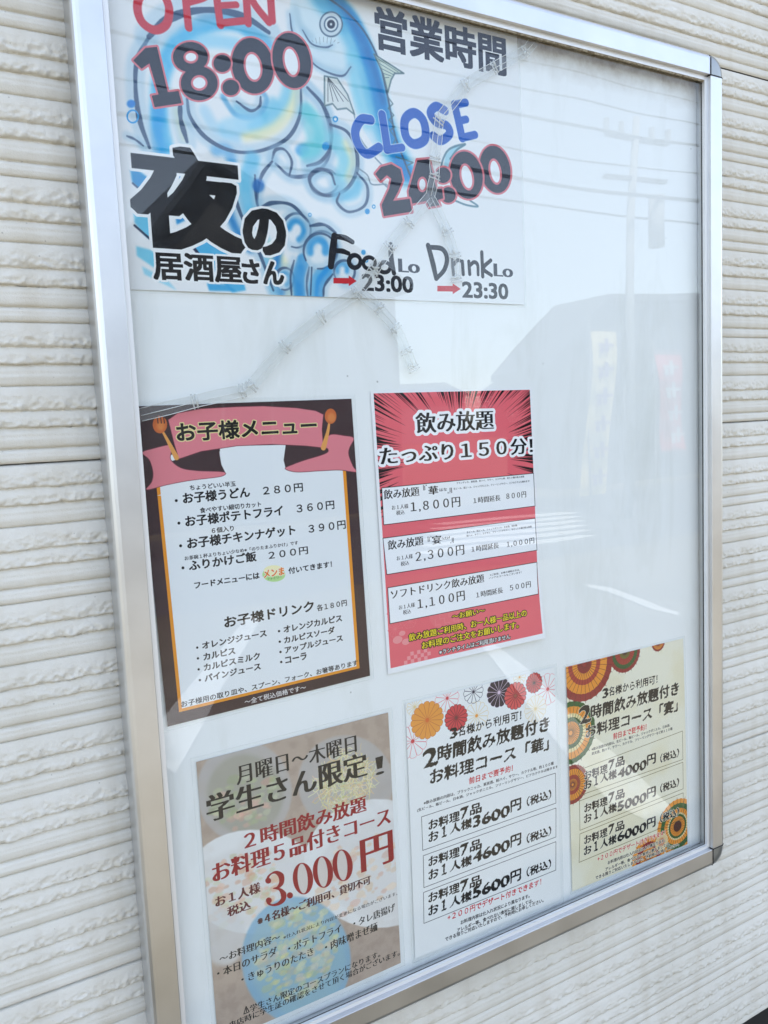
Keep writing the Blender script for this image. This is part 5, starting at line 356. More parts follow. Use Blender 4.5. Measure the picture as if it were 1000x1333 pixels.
('line',[(17.81,95.12),(28.79,83.35),(38.64,80.68),(45.2,116.18),(54.52,113.82),(56.62,123.5),(32.99,130.12),(31.14,121.1),(37.12,119.27),(31.16,95.24),(24.23,100.62),(17.81,95.12)],3.29,(216,116,126),1,0,0),('poly',[(17.81,95.12),(28.79,83.35),(38.64,80.68),(45.2,116.18),(54.52,113.82),(56.62,123.5),(32.99,130.12),(31.14,121.1),(37.12,119.27),(31.16,95.24),(24.23,100.62)],(40,44,58),1,0,0),('poly',[(418.29,135.9),(418.85,140.62),(418.63,145.37),(417.66,150),(415.95,154.35),(413.57,158.27),(410.6,161.64),(407.13,164.35),(403.29,166.31),(399.2,167.46),(395.01,167.76),(390.83,167.22),(386.82,165.86),(383.09,163.72),(379.77,160.88),(376.95,157.44),(374.73,153.5),(373.16,149.2),(372.29,144.66),(372.15,140.02),(372.74,135.44),(374.04,131.05),(376.01,126.99),(378.6,123.38),(381.72,120.34),(385.28,117.96),(389.16,116.32),(393.26,115.49),(397.44,115.48),(401.56,116.31),(405.5,117.96),(409.13,120.37),(412.32,123.48),(414.96,127.19),(416.98,131.37),(418.29,135.9)],(216,116,126),1,0,0),('poly',[(415.76,136.51),(416.29,140.88),(416.13,145.28),(415.3,149.55),(413.8,153.57),(411.71,157.18),(409.08,160.28),(406.01,162.76),(402.59,164.55),(398.95,165.58),(395.2,165.84),(391.47,165.31),(387.87,164.01),(384.53,162.01),(381.53,159.35),(378.99,156.13),(376.97,152.46),(375.53,148.46),(374.72,144.23),(374.56,139.93),(375.06,135.69),(376.19,131.62),(377.93,127.87),(380.22,124.54),(382.99,121.75),(386.16,119.58),(389.63,118.1),(393.29,117.37),(397.02,117.4),(400.71,118.21),(404.24,119.78),(407.49,122.05),(410.35,124.96),(412.74,128.41),(414.56,132.31),(415.76,136.51)],(40,44,58),1,0,0),('poly',[(403.76,141.78),(404.09,144.2),(404.14,146.6),(403.89,148.92),(403.35,151.08),(402.55,153),(401.5,154.63),(400.26,155.9),(398.84,156.79),(397.31,157.26),(395.71,157.3),(394.09,156.9),(392.5,156.09),(391,154.89),(389.64,153.34),(388.45,151.48),(387.48,149.39),(386.75,147.12),(386.29,144.75),(386.11,142.35),(386.22,140.01),(386.61,137.79),(387.27,135.76),(388.19,133.99),(389.32,132.54),(390.64,131.45),(392.1,130.75),(393.66,130.48),(395.27,130.63),(396.88,131.21),(398.43,132.19),(399.88,133.56),(401.18,135.26),(402.28,137.24),(403.15,139.44),(403.76,141.78)],(216,116,126),1,0,0),('poly',[(401.07,142.43),(401.36,144.42),(401.45,146.4),(401.34,148.29),(401.02,150.04),(400.51,151.59),(399.83,152.9),(398.99,153.91),(398.03,154.59),(396.98,154.93),(395.86,154.92),(394.72,154.55),(393.6,153.83),(392.52,152.8),(391.53,151.48),(390.66,149.92),(389.92,148.17),(389.36,146.28),(388.97,144.32),(388.79,142.34),(388.8,140.41),(389.02,138.6),(389.43,136.95),(390.02,135.53),(390.77,134.37),(391.67,133.52),(392.67,132.99),(393.75,132.82),(394.88,133),(396.01,133.53),(397.12,134.39),(398.16,135.56),(399.1,137),(399.92,138.66),(400.58,140.49),(401.07,142.43)],(238,242,245),1,0,0),('poly',[(380.18,145.81),(380.68,150.45),(380.4,155.12),(379.34,159.68),(377.56,163.97),(375.1,167.84),(372.06,171.17),(368.53,173.85),(364.63,175.8),(360.5,176.95),(356.27,177.28),(352.07,176.77),(348.05,175.45),(344.33,173.38),(341.03,170.61),(338.24,167.24),(336.05,163.39),(334.53,159.17),(333.72,154.72),(333.65,150.16),(334.31,145.66),(335.68,141.34),(337.72,137.33),(340.38,133.77),(343.56,130.76),(347.18,128.39),(351.12,126.76),(355.26,125.91),(359.46,125.88),(363.61,126.66),(367.56,128.26),(371.17,130.61),(374.34,133.64),(376.96,137.27),(378.93,141.37),(380.18,145.81)],(216,116,126),1,0,0),('poly',[(377.76,146.4),(378.23,150.69),(378,155.02),(377.08,159.23),(375.51,163.19),(373.33,166.76),(370.61,169.83),(367.46,172.29),(363.97,174.07),(360.27,175.11),(356.47,175.39),(352.69,174.9),(349.07,173.65),(345.71,171.7),(342.72,169.12),(340.19,165.98),(338.2,162.39),(336.81,158.46),(336.05,154.32),(335.96,150.09),(336.52,145.91),(337.74,141.91),(339.56,138.21),(341.93,134.92),(344.78,132.15),(348.02,129.99),(351.55,128.51),(355.27,127.75),(359.05,127.76),(362.78,128.52),(366.33,130.03),(369.6,132.24),(372.46,135.08),(374.82,138.46),(376.61,142.27),(377.76,146.4)],(40,44,58),1,0,0),('poly',[(366.21,150.88),(366.63,153.31),(366.76,155.74),(366.58,158.09),(366.1,160.28),(365.34,162.25),(364.32,163.93),(363.08,165.26),(361.65,166.2),(360.08,166.72),(358.43,166.81),(356.75,166.46),(355.09,165.69),(353.5,164.52),(352.04,162.99),(350.76,161.16),(349.68,159.07),(348.86,156.8),(348.3,154.42),(348.04,152.01),(348.07,149.64),(348.4,147.39),(349.01,145.32),(349.89,143.51),(351.01,142.01),(352.33,140.86),(353.81,140.11),(355.41,139.79),(357.07,139.89),(358.75,140.42),(360.38,141.37),(361.92,142.7),(363.32,144.38),(364.52,146.34),(365.49,148.53),(366.21,150.88)],(216,116,126),1,0,0),('poly',[(363.63,151.57),(364,153.59),(364.16,155.6),(364.1,157.53),(363.81,159.33),(363.32,160.93),(362.63,162.28),(361.78,163.34),(360.78,164.07),(359.67,164.46),(358.49,164.48),(357.27,164.15),(356.06,163.46),(354.89,162.45),(353.79,161.14),(352.82,159.59),(351.99,157.83),(351.33,155.93),(350.87,153.95),(350.61,151.94),(350.57,149.98),(350.74,148.13),(351.13,146.44),(351.71,144.97),(352.48,143.76),(353.4,142.86),(354.44,142.28),(355.59,142.07),(356.78,142.21),(358,142.7),(359.2,143.54),(360.34,144.69),(361.39,146.11),(362.3,147.77),(363.06,149.61),(363.63,151.57)],(238,242,245),1,0,0),('poly',[(339.08,153.32),(338.82,155.08),(338.18,156.81),(337.21,158.47),(335.91,160.01),(334.35,161.36),(332.56,162.49),(330.62,163.37),(328.57,163.96),(326.5,164.24),(324.46,164.21),(322.53,163.87),(320.75,163.24),(319.19,162.33),(317.91,161.17),(316.93,159.8),(316.28,158.26),(316,156.61),(316.08,154.89),(316.52,153.16),(317.31,151.48),(318.43,149.89),(319.84,148.45),(321.49,147.2),(323.34,146.19),(325.33,145.44),(327.38,144.98),(329.45,144.83),(331.45,144.99),(333.33,145.46),(335.03,146.22),(336.48,147.26),(337.65,148.53),(338.49,150),(338.97,151.61),(339.08,153.32)],(216,116,126),1,0,0),('poly',[(336.75,153.57),(336.53,154.99),(336.03,156.39),(335.24,157.73),(334.21,158.97),(332.96,160.07),(331.54,160.98),(329.98,161.69),(328.35,162.16),(326.69,162.39),(325.06,162.37),(323.51,162.1),(322.09,161.58),(320.84,160.84),(319.81,159.9),(319.02,158.79),(318.51,157.55),(318.28,156.21),(318.34,154.82),(318.7,153.41),(319.33,152.05),(320.23,150.76),(321.36,149.6),(322.69,148.59),(324.17,147.77),(325.76,147.17),(327.4,146.8),(329.05,146.68),(330.66,146.82),(332.16,147.2),(333.51,147.82),(334.68,148.66),(335.61,149.69),(336.27,150.88),(336.66,152.19),(336.75,153.57)],(40,44,58),1,0,0),('poly',[(344.66,172.63),(344.4,174.39),(343.76,176.14),(342.77,177.8),(341.47,179.33),(339.89,180.68),(338.09,181.8),(336.13,182.66),(334.07,183.23),(331.98,183.49),(329.92,183.44),(327.97,183.08),(326.18,182.41),(324.6,181.48),(323.3,180.29),(322.31,178.9),(321.66,177.35),(321.37,175.68),(321.45,173.95),(321.9,172.21),(322.7,170.52),(323.83,168.93),(325.25,167.5),(326.91,166.26),(328.78,165.26),(330.78,164.53),(332.85,164.09),(334.94,163.96),(336.96,164.14),(338.86,164.64),(340.57,165.43),(342.04,166.48),(343.22,167.78),(344.06,169.27),(344.55,170.9),(344.66,172.63)],(216,116,126),1,0,0),('poly',[(342.31,172.85),(342.09,174.28),(341.58,175.69),(340.79,177.03),(339.75,178.27),(338.49,179.36),(337.05,180.26),(335.49,180.96),(333.84,181.42),(332.16,181.63),(330.52,181.59),(328.95,181.29),(327.52,180.76),(326.26,180),(325.22,179.04),(324.43,177.91),(323.91,176.65),(323.67,175.3),(323.74,173.9),(324.1,172.49),(324.74,171.12),(325.64,169.83),(326.78,168.67),(328.12,167.67),(329.61,166.86),(331.21,166.27),(332.87,165.92),(334.54,165.82),(336.16,165.97),(337.67,166.38),(339.04,167.02),(340.21,167.88),(341.15,168.93),(341.83,170.13),(342.22,171.45),(342.31,172.85)],(40,44,58),1,0,0),('poly',[(296.44,143.26),(311.07,140.47),(318.78,169.12),(325.41,168.02),(326.41,177.56),(319.99,179.98),(322.05,184.84),(308.25,187.87),(305.71,182.18),(285.2,186.95),(284.44,174.7)],(216,116,126),1,0,0),
('line',[(296.44,143.26),(311.07,140.47),(318.78,169.12),(325.41,168.02),(326.41,177.56),(319.99,179.98),(322.05,184.84),(308.25,187.87),(305.71,182.18),(285.2,186.95),(284.44,174.7),(296.44,143.26)],4.37,(216,116,126),1,0,0),('poly',[(296.44,143.26),(311.07,140.47),(318.78,169.12),(325.41,168.02),(326.41,177.56),(319.99,179.98),(322.05,184.84),(308.25,187.87),(305.71,182.18),(285.2,186.95),(284.44,174.7)],(40,44,58),1,0,0),('poly',[(307.62,165.68),(307.45,167.07),(307.09,168.44),(306.55,169.73),(305.84,170.92),(305,171.95),(304.03,172.81),(302.99,173.45),(301.89,173.86),(300.78,174.03),(299.7,173.95),(298.67,173.62),(297.73,173.06),(296.91,172.28),(296.24,171.31),(295.73,170.18),(295.41,168.93),(295.28,167.6),(295.34,166.22),(295.61,164.85),(296.06,163.52),(296.68,162.28),(297.45,161.17),(298.35,160.22),(299.35,159.47),(300.42,158.93),(301.53,158.64),(302.63,158.58),(303.69,158.78),(304.68,159.21),(305.57,159.88),(306.33,160.75),(306.93,161.8),(307.35,163),(307.59,164.31),(307.62,165.68)],(216,116,126),1,0,0),('poly',[(305.18,165.92),(305.07,166.9),(304.85,167.86),(304.51,168.77),(304.08,169.6),(303.56,170.32),(302.97,170.92),(302.34,171.36),(301.67,171.64),(301,171.75),(300.34,171.68),(299.72,171.44),(299.15,171.04),(298.66,170.48),(298.26,169.79),(297.96,168.99),(297.77,168.1),(297.69,167.16),(297.74,166.18),(297.91,165.21),(298.18,164.28),(298.57,163.41),(299.04,162.63),(299.59,161.97),(300.2,161.45),(300.86,161.08),(301.53,160.88),(302.19,160.86),(302.84,161.01),(303.43,161.33),(303.97,161.81),(304.42,162.43),(304.78,163.18),(305.03,164.03),(305.16,164.96),(305.18,165.92)],(238,242,245),1,0,0),('poly',[(246.38,161.99),(253.31,154.71),(265.42,150.52),(275.95,154.43),(278.16,164.18),(272.16,175.88),(265.47,185.82),(285.46,181.77),(287.59,194.17),(254,201.41),(251.91,191),(261.51,174.69),(264.7,164.46),(259.53,161.7),(252.08,167.95)],(216,116,126),1,0,0),
('line',[(246.38,161.99),(253.31,154.71),(265.42,150.52),(275.95,154.43),(278.16,164.18),(272.16,175.88),(265.47,185.82),(285.46,181.77),(287.59,194.17),(254,201.41),(251.91,191),(261.51,174.69),(264.7,164.46),(259.53,161.7),(252.08,167.95),(246.38,161.99)],4.18,(216,116,126),1,0,0),('poly',[(246.38,161.99),(253.31,154.71),(265.42,150.52),(275.95,154.43),(278.16,164.18),(272.16,175.88),(265.47,185.82),(285.46,181.77),(287.59,194.17),(254,201.41),(251.91,191),(261.51,174.69),(264.7,164.46),(259.53,161.7),(252.08,167.95)],(40,44,58),1,0,0),
('line',[(243.92,111.52),(233.6,112.94),(226.11,124.58),(228.97,137.01),(238.29,144.05),(252.19,136.34)],10.45,(240,243,246),1,0.15,1),
('line',[(257.25,104.95),(259.18,118.1),(261.65,136.29)],10.17,(240,243,246),1,0.15,1),
('line',[(260.8,137.48),(278.92,133.1)],9.02,(240,243,246),1,0.15,1),
('line',[(295.09,97.9),(283.8,106.07),(283.84,121.47),(293.61,127.99),(306.97,120.75),(305.82,104.17),(295.09,97.9)],10.94,(240,243,246),1,0.15,1),
('line',[(332.68,90.35),(321.99,87.84),(314.62,95.15),(321.28,103.19),(334.03,104.85),(337.44,112.35),(326.15,120.59),(317.23,117.21)],10.45,(240,243,246),1,0.15,1),
('line',[(345.12,82.91),(348.86,97.17),(353.09,114.47)],10.56,(240,243,246),1,0.15,1),
('line',[(345.12,82.91),(359.35,78.56)],9.25,(240,243,246),1,0.15,1),
('line',[(350.28,98.11),(359.22,95.29)],8.87,(240,243,246),1,0.15,1),
('line',[(353.09,114.47),(369.94,109.32)],9.36,(240,243,246),1,0.15,1),
('line',[(243.92,111.52),(233.6,112.94),(226.11,124.58),(228.97,137.01),(238.29,144.05),(252.19,136.34)],9.17,(40,98,190),1,0.15,1),
('line',[(257.25,104.95),(259.18,118.1),(261.65,136.29)],8.87,(40,98,190),1,0.15,1),
('line',[(260.8,137.48),(278.92,133.1)],7.72,(40,98,190),1,0.15,1),
('line',[(295.09,97.9),(283.8,106.07),(283.84,121.47),(293.61,127.99),(306.97,120.75),(305.82,104.17),(295.09,97.9)],9.6,(40,98,190),1,0.15,1),
('line',[(332.68,90.35),(321.99,87.84),(314.62,95.15),(321.28,103.19),(334.03,104.85),(337.44,112.35),(326.15,120.59),(317.23,117.21)],9.07,(40,98,190),1,0.15,1),
('line',[(345.12,82.91),(348.86,97.17),(353.09,114.47)],9.16,(40,98,190),1,0.15,1),
('line',[(345.12,82.91),(359.35,78.56)],7.86,(40,98,190),1,0.15,1),
('line',[(350.28,98.11),(359.22,95.29)],7.47,(40,98,190),1,0.15,1),
('line',[(353.09,114.47),(369.94,109.32)],7.94,(40,98,190),1,0.15,1),
('text','営業時間',254.89,43.34,158.65,38.44,0,'H',(28,34,52),None,0),  # black ink tinted navy: the mirrored sky put into the ink colour
('text','夜',10.82,243.65,91.56,80.94,0,'X',(14,13,16),[(2.6,(242,243,244))],0),
('text','の',107.43,244.76,37.75,38.02,0,'X',(14,13,16),[(2.2,(242,243,244))],0),
('text','居酒屋',22.3,272.36,79.23,22.6,0,'H',(14,13,16),[(1.8,(242,243,244))],0),
('text','さん',102.65,272.16,39.63,20.48,0,'H',(14,13,16),[(1.8,(242,243,244))],0),
('line',[(197.9,224.6),(195.09,238.75),(192.29,252.9)],[6.69,7.56,6.11],(22,24,34),1,0,1),
('line',[(197.15,224.66),(208.33,225.39),(216.98,228.7)],[4.9,5.54,4.48],(22,24,34),1,0,1),
('line',[(195.62,238.29),(205.09,238.14),(212.04,239.89)],[4.46,5.04,4.07],(22,24,34),1,0,1),
('line',[(224.92,246.8),(223.61,250.21),(220.51,252.55),(216.72,253),(213.56,251.4),(212.13,248.33),(212.92,244.85),(215.65,242.17),(219.38,241.22),(222.82,242.34),(224.76,245.15),(224.5,248.67)],[4.23,4.78,3.86],(22,24,34),1,0,1),
('line',[(241.53,247.44),(240.16,250.64),(236.89,252.85),(232.87,253.28),(229.5,251.81),(227.96,248.95),(228.77,245.69),(231.64,243.17),(235.6,242.25),(239.26,243.28),(241.34,245.9),(241.09,249.19)],[3.73,4.22,3.41],(22,24,34),1,0,1),
('line',[(258.62,250.55),(257.35,253.4),(254.27,255.37),(250.48,255.76),(247.3,254.45),(245.83,251.9),(246.58,249),(249.28,246.75),(253.01,245.94),(256.47,246.85),(258.44,249.18),(258.22,252.11)],[3.8,4.29,3.47],(22,24,34),1,0,1),
('line',[(260.57,228.49),(260.44,241.48),(262.92,255.96)],[5.21,5.89,4.76],(22,24,34),1,0,1),
('line',[(305.58,226.26),(310.46,243.25),(314.03,258.84)],[5.43,6.14,4.96],(22,24,34),1,0,1),
('line',[(306.93,227.78),(322.63,228.64),(328.31,237.61),(324.57,249.48),(314.6,258.82)],[4.75,5.37,4.33],(22,24,34),1,0,1),
('line',[(334.67,239.12),(335.79,253.62)],[4.06,4.59,3.71],(22,24,34),1,0,1),
('line',[(336.21,244.2),(341.15,239.23),(345.29,239.47)],[3.46,3.91,3.16],(22,24,34),1,0,1),
('line',[(347.64,240.05),(348.27,253.03)],[4.11,4.65,3.75],(22,24,34),1,0,1),
('line',[(356.04,239.58),(356.69,252.63)],[3.93,4.45,3.59],(22,24,34),1,0,1),
('line',[(356.44,244.31),(362.67,239.93),(367.43,242.54),(367.62,252.59)],[3.73,4.22,3.41],(22,24,34),1,0,1),
('line',[(373.49,229.05),(373.69,254.23)],[4.2,4.75,3.84],(22,24,34),1,0,1),
('line',[(385.21,236.77),(374.65,245.76),(385.53,252.47)],[4.04,4.56,3.69],(22,24,34),1,0,1),
('text','23:00',225.98,274.28,59.03,15.53,0,'H',(22,24,34),None,0),
('text','23:30',346.92,276.82,60.4,15.9,0,'H',(22,24,34),None,0),
('text','Lo',269.47,254.86,23.93,13.61,0,'S',(28,32,48),None,0),
('text','Lo',389.84,253.45,24.78,13.78,0,'S',(28,32,48),None,0),('poly',[(194.38,263.8),(210.97,263.27),(211.11,260.86),(219.5,265.74),(210.54,270.95),(210.67,268.53),(194.07,269.01)],(205,30,44),1,0,0),('poly',[(315.12,266.25),(334.37,265.7),(334.48,263.1),(344.32,268.38),(334,273.98),(334.12,271.38),(314.86,271.86)],(205,30,44),1,0,0)]}}
STRANDS={'a':[(0.6176,0.4237),(0.6043,0.4103),(0.5618,0.3866),(0.523,0.3627),(0.4877,0.3237),(0.4803,0.2853),(0.4795,0.268),(0.4728,0.2462)],'b':[(0.4728,0.2462),(0.4475,0.2199),(0.4228,0.1943),(0.404,0.171),(0.3838,0.148),(0.3441,0.1235),(0.3043,0.0958),(0.27,0.0609),(0.2608,0.0555),(0.2157,0.0469),(0.1639,0.0359)],'c':[(0.4728,0.2462),(0.4922,0.2144),(0.5009,0.1918),(0.5017,0.1669)],'d':[(0.3855,0.1481),(0.4056,0.1341),(0.4241,0.1158),(0.4357,0.0931),(0.4441,0.0754)]}
MARKS={'left':[(2.335,-5.69),(2.353,-5.463),(1.182,-3.344),(0.905,-2.86),(0.853,-3.163),(1.009,-3.542)],'right':[(3.21,-3.685),(3.281,-3.626),(3.101,-2.955),(2.752,-2.215),(2.529,-1.668),(2.387,-1.35),(2.249,-1.339),(2.248,-1.528),(2.436,-1.985),(2.81,-2.748)],'curve':[(5.154,-4.599),(5.203,-4.372),(5.071,-3.993),(4.917,-3.548),(4.902,-3.427),(4.823,-3.368),(4.814,-3.605),(4.942,-3.955),(5.043,-4.262),(5.051,-4.513)],'line':[(7.232,-6.513),(7.305,-6.153),(7.054,-5.585),(6.611,-4.666),(6.416,-4.509),(6.674,-5.249),(6.887,-5.764),(7.013,-6.296)]}
CROSSWALK=[[(6.328,-9.349),(8.166,-8.775),(8.554,-8.745),(8.413,-8.458),(7.891,-8.459),(6.055,-8.922)],[(5.982,-8.808),(7.623,-8.151),(8.5,-8.469),(8.351,-8.182),(7.382,-7.875),(5.737,-8.424)],[(5.671,-8.321),(7.146,-7.604),(8.449,-8.205),(8.292,-7.917),(6.934,-7.359),(5.449,-7.975)],[(5.39,-7.882),(6.725,-7.119),(8.399,-7.951),(8.235,-7.664),(6.536,-6.902),(5.189,-7.568)],[(5.135,-7.483),(6.349,-6.688),(8.352,-7.707),(8.181,-7.421),(6.18,-6.494),(4.951,-7.197)],[(4.902,-7.119),(6.013,-6.301),(7.78,-7.248),(7.456,-6.961),(5.86,-6.126),(4.734,-6.857)]]
SATT=(0.6176, 0.4237)

# ------------------------------------------------------------------ helpers
rng = np.random.default_rng(7)
def lin(c):
    return tuple(((v/255)/12.92 if v/255 <= .04045 else ((v/255+.055)/1.055)**2.4) for v in c)
def mat(name, col=(.5,.5,.5), rough=.5, metal=0., spec=.5):
    m = bpy.data.materials.new(name); m.use_nodes = True
    b = m.node_tree.nodes['Principled BSDF']
    b.inputs['Base Color'].default_value = (*col, 1); b.inputs['Roughness'].default_value = rough
    b.inputs['Metallic'].default_value = metal; b.inputs['Specular IOR Level'].default_value = spec
    return m
def nd(m, t, **kw):
    n = m.node_tree.nodes.new(t)
    for k, v in kw.items():
        if k in n.inputs: n.inputs[k].default_value = v
        else: setattr(n, k, v)
    return n
def lk(m, a, b): m.node_tree.links.new(a, b)
def schlick(m, f0):
    # reflectance from the angle between the ray and the surface, the same from either side of the pane
    g = nd(m, 'ShaderNodeNewGeometry'); d = nd(m, 'ShaderNodeVectorMath', operation='DOT_PRODUCT'); lk(m, g.outputs['Normal'], d.inputs[0]); lk(m, g.outputs['Incoming'], d.inputs[1])
    a = nd(m, 'ShaderNodeMath', operation='ABSOLUTE'); lk(m, d.outputs['Value'], a.inputs[0])
    s_ = nd(m, 'ShaderNodeMath', operation='SUBTRACT'); s_.inputs[0].default_value = 1; lk(m, a.outputs[0], s_.inputs[1])
    p = nd(m, 'ShaderNodeMath', operation='POWER'); lk(m, s_.outputs[0], p.inputs[0]); p.inputs[1].default_value = 5
    q = nd(m, 'ShaderNodeMath', operation='MULTIPLY_ADD'); lk(m, p.outputs[0], q.inputs[0]); q.inputs[1].default_value = 1-f0; q.inputs[2].default_value = f0
    return q.outputs[0]
def coords(m, scale=(1,1,1)):
    g = nd(m, 'ShaderNodeNewGeometry'); mp = nd(m, 'ShaderNodeMapping'); mp.inputs['Scale'].default_value = scale
    lk(m, g.outputs['Position'], mp.inputs['Vector']); return mp.outputs[0]
def ramp(m, fac, stops):
    r = nd(m, 'ShaderNodeValToRGB'); el = r.color_ramp.elements
    while len(el) < len(stops): el.new(.5)
    for e, (p, c) in zip(el, stops): e.position = p; e.color = (*c, 1)
    lk(m, fac, r.inputs[0]); return r.outputs[0]
def vary(m, c1, c2, scale, vec=None, detail=6, lo=.35, hi=.65, bump=0, bdist=.001, bscale=None):
    b = m.node_tree.nodes['Principled BSDF']; v = vec or coords(m)
    n = nd(m, 'ShaderNodeTexNoise', Scale=scale, Detail=detail); lk(m, v, n.inputs['Vector'])
    lk(m, ramp(m, n.outputs[0], [(lo, c1), (hi, c2)]), b.inputs['Base Color'])
    if bump:
        n2 = nd(m, 'ShaderNodeTexNoise', Scale=bscale or scale*4, Detail=4); lk(m, v, n2.inputs['Vector'])
        bp = nd(m, 'ShaderNodeBump', Strength=bump, Distance=bdist); lk(m, n2.outputs[0], bp.inputs['Height']); lk(m, bp.outputs[0], b.inputs['Normal'])
    return m
def pydata(name, V, F, m=None, parent=None, smooth=False):
    me = bpy.data.meshes.new(name); me.from_pydata([tuple(map(float, v)) for v in V], [], [tuple(map(int, f)) for f in F]); me.update()
    if m: me.materials.append(m)
    if smooth: me.polygons.foreach_set('use_smooth', [True]*len(me.polygons))
    o = bpy.data.objects.new(name, me); COL.objects.link(o)
    if parent: o.parent = parent
    return o
def gridmesh(name, X, Y, Z, m, parent=None, uv=None, smooth=True, mask=None, flip=False):
    nr, nc = X.shape; n = nr*nc
    co = np.empty((n, 3), np.float32); co[:, 0] = X.ravel(); co[:, 1] = Y.ravel(); co[:, 2] = Z.ravel()
    idx = np.arange(n).reshape(nr, nc)
    q = np.stack([idx[:-1, :-1], idx[:-1, 1:], idx[1:, 1:], idx[1:, :-1]], -1).reshape(-1, 4)
    if flip: q = q[:, ::-1]
    if mask is not None: q = q[mask.ravel()]
    used = np.unique(q); re = np.zeros(n, np.int64); re[used] = np.arange(len(used)); co = co[used]; q = re[q]
    me = bpy.data.meshes.new(name); me.vertices.add(len(co)); me.vertices.foreach_set('co', co.ravel())
    me.loops.add(q.size); me.loops.foreach_set('vertex_index', q.ravel().astype(np.int32))
    me.polygons.add(len(q)); me.polygons.foreach_set('loop_start', np.arange(0, q.size, 4, dtype=np.int32))
    me.update(calc_edges=True)
    if smooth: me.polygons.foreach_set('use_smooth', np.ones(len(q), bool))
    if uv is not None:
        l = me.uv_layers.new(name='print'); U = np.stack([uv[0].ravel(), uv[1].ravel()], -1)[used][q.ravel()]
        l.data.foreach_set('uv', U.astype(np.float32).ravel())
    me.materials.append(m); me.validate()
    o = bpy.data.objects.new(name, me); COL.objects.link(o)
    if parent: o.parent = parent
    return o
def box(name, x0, x1, y0, y1, z0, z1, m, parent=None):
    V = [(x, y, z) for x in (x0, x1) for y in (y0, y1) for z in (z0, z1)]
    F = [(0,1,3,2), (4,6,7,5), (0,4,5,1), (2,3,7,6), (0,2,6,4), (1,5,7,3)]
    return pydata(name, V, F, m, parent)
class MB:
    def __init__(s): s.V = []; s.F = []
    def add(s, V, F):
        k = len(s.V); s.V += [tuple(v) for v in V]; s.F += [tuple(i+k for i in f) for f in F]
    def box(s, x0, x1, y0, y1, z0, z1):
        s.add([(x, y, z) for x in (x0, x1) for y in (y0, y1) for z in (z0, z1)], [(0,1,3,2), (4,6,7,5), (0,4,5,1), (2,3,7,6), (0,2,6,4), (1,5,7,3)])
    def tube(s, P, r, n=8, cap=True):
        P = [Vector(p) for p in P]; rings = []; L = len(P)
        rr = r if isinstance(r, (list, tuple)) else [r]*L
        ref = Vector((0.13, 0.97, 0.2))
        for i, p in enumerate(P):
            t = (P[min(i+1, L-1)]-P[max(i-1, 0)]).normalized()
            a = t.cross(ref).normalized(); b = t.cross(a)
            rings.append([p+(a*math.cos(2*math.pi*k/n)+b*math.sin(2*math.pi*k/n))*rr[i] for k in range(n)])
        V = [v for rg in rings for v in rg]; F = []
        for i in range(L-1):
            for k in range(n): F.append((i*n+k, i*n+(k+1) % n, (i+1)*n+(k+1) % n, (i+1)*n+k))
        if cap: F += [tuple(range(n))[::-1], tuple((L-1)*n+k for k in range(n))]
        s.add(V, F)
    def build(s, name, m, parent=None, smooth=False): return pydata(name, s.V, s.F, m, parent, smooth)
def thing(name, label, cat, loc=(0,0,0), group=None):
    o = bpy.data.objects.new(name, None); o.empty_display_size = .05; COL.objects.link(o); o.location = loc
    o['label'] = label; o['category'] = cat
    if group: o['group'] = group
    return o
def adopt(o, parent):
    # parent a world-space mesh under an Empty that stands elsewhere
    o.parent = parent; o.matrix_parent_inverse = Matrix.Translation(parent.location).inverted(); return o
def tag(o, label, cat, group=None):
    o['label'] = label; o['category'] = cat
    if group: o['group'] = group
    return o
def struct(o): o['kind'] = 'structure'; return o
_h = np.random.default_rng(3).random((512, 512)).astype(np.float32)
def vnoise(x, y):
    xi = np.floor(x).astype(int); yi = np.floor(y).astype(int); fx = x-xi; fy = y-yi
    fx = fx*fx*(3-2*fx); fy = fy*fy*(3-2*fy)
    g = lambda a, b: _h[a % 512, b % 512]
    return (g(xi, yi)*(1-fx)+g(xi+1, yi)*fx)*(1-fy)+(g(xi, yi+1)*(1-fx)+g(xi+1, yi+1)*fx)*fy
def fbm(x, y, o=4):
    s = 0; a = .5; t = 0
    for i in range(o): s = s+a*vnoise(x+17.3*i, y+9.1*i); t += a; x = x*2.03; y = y*2.03; a *= .5
    return s/t

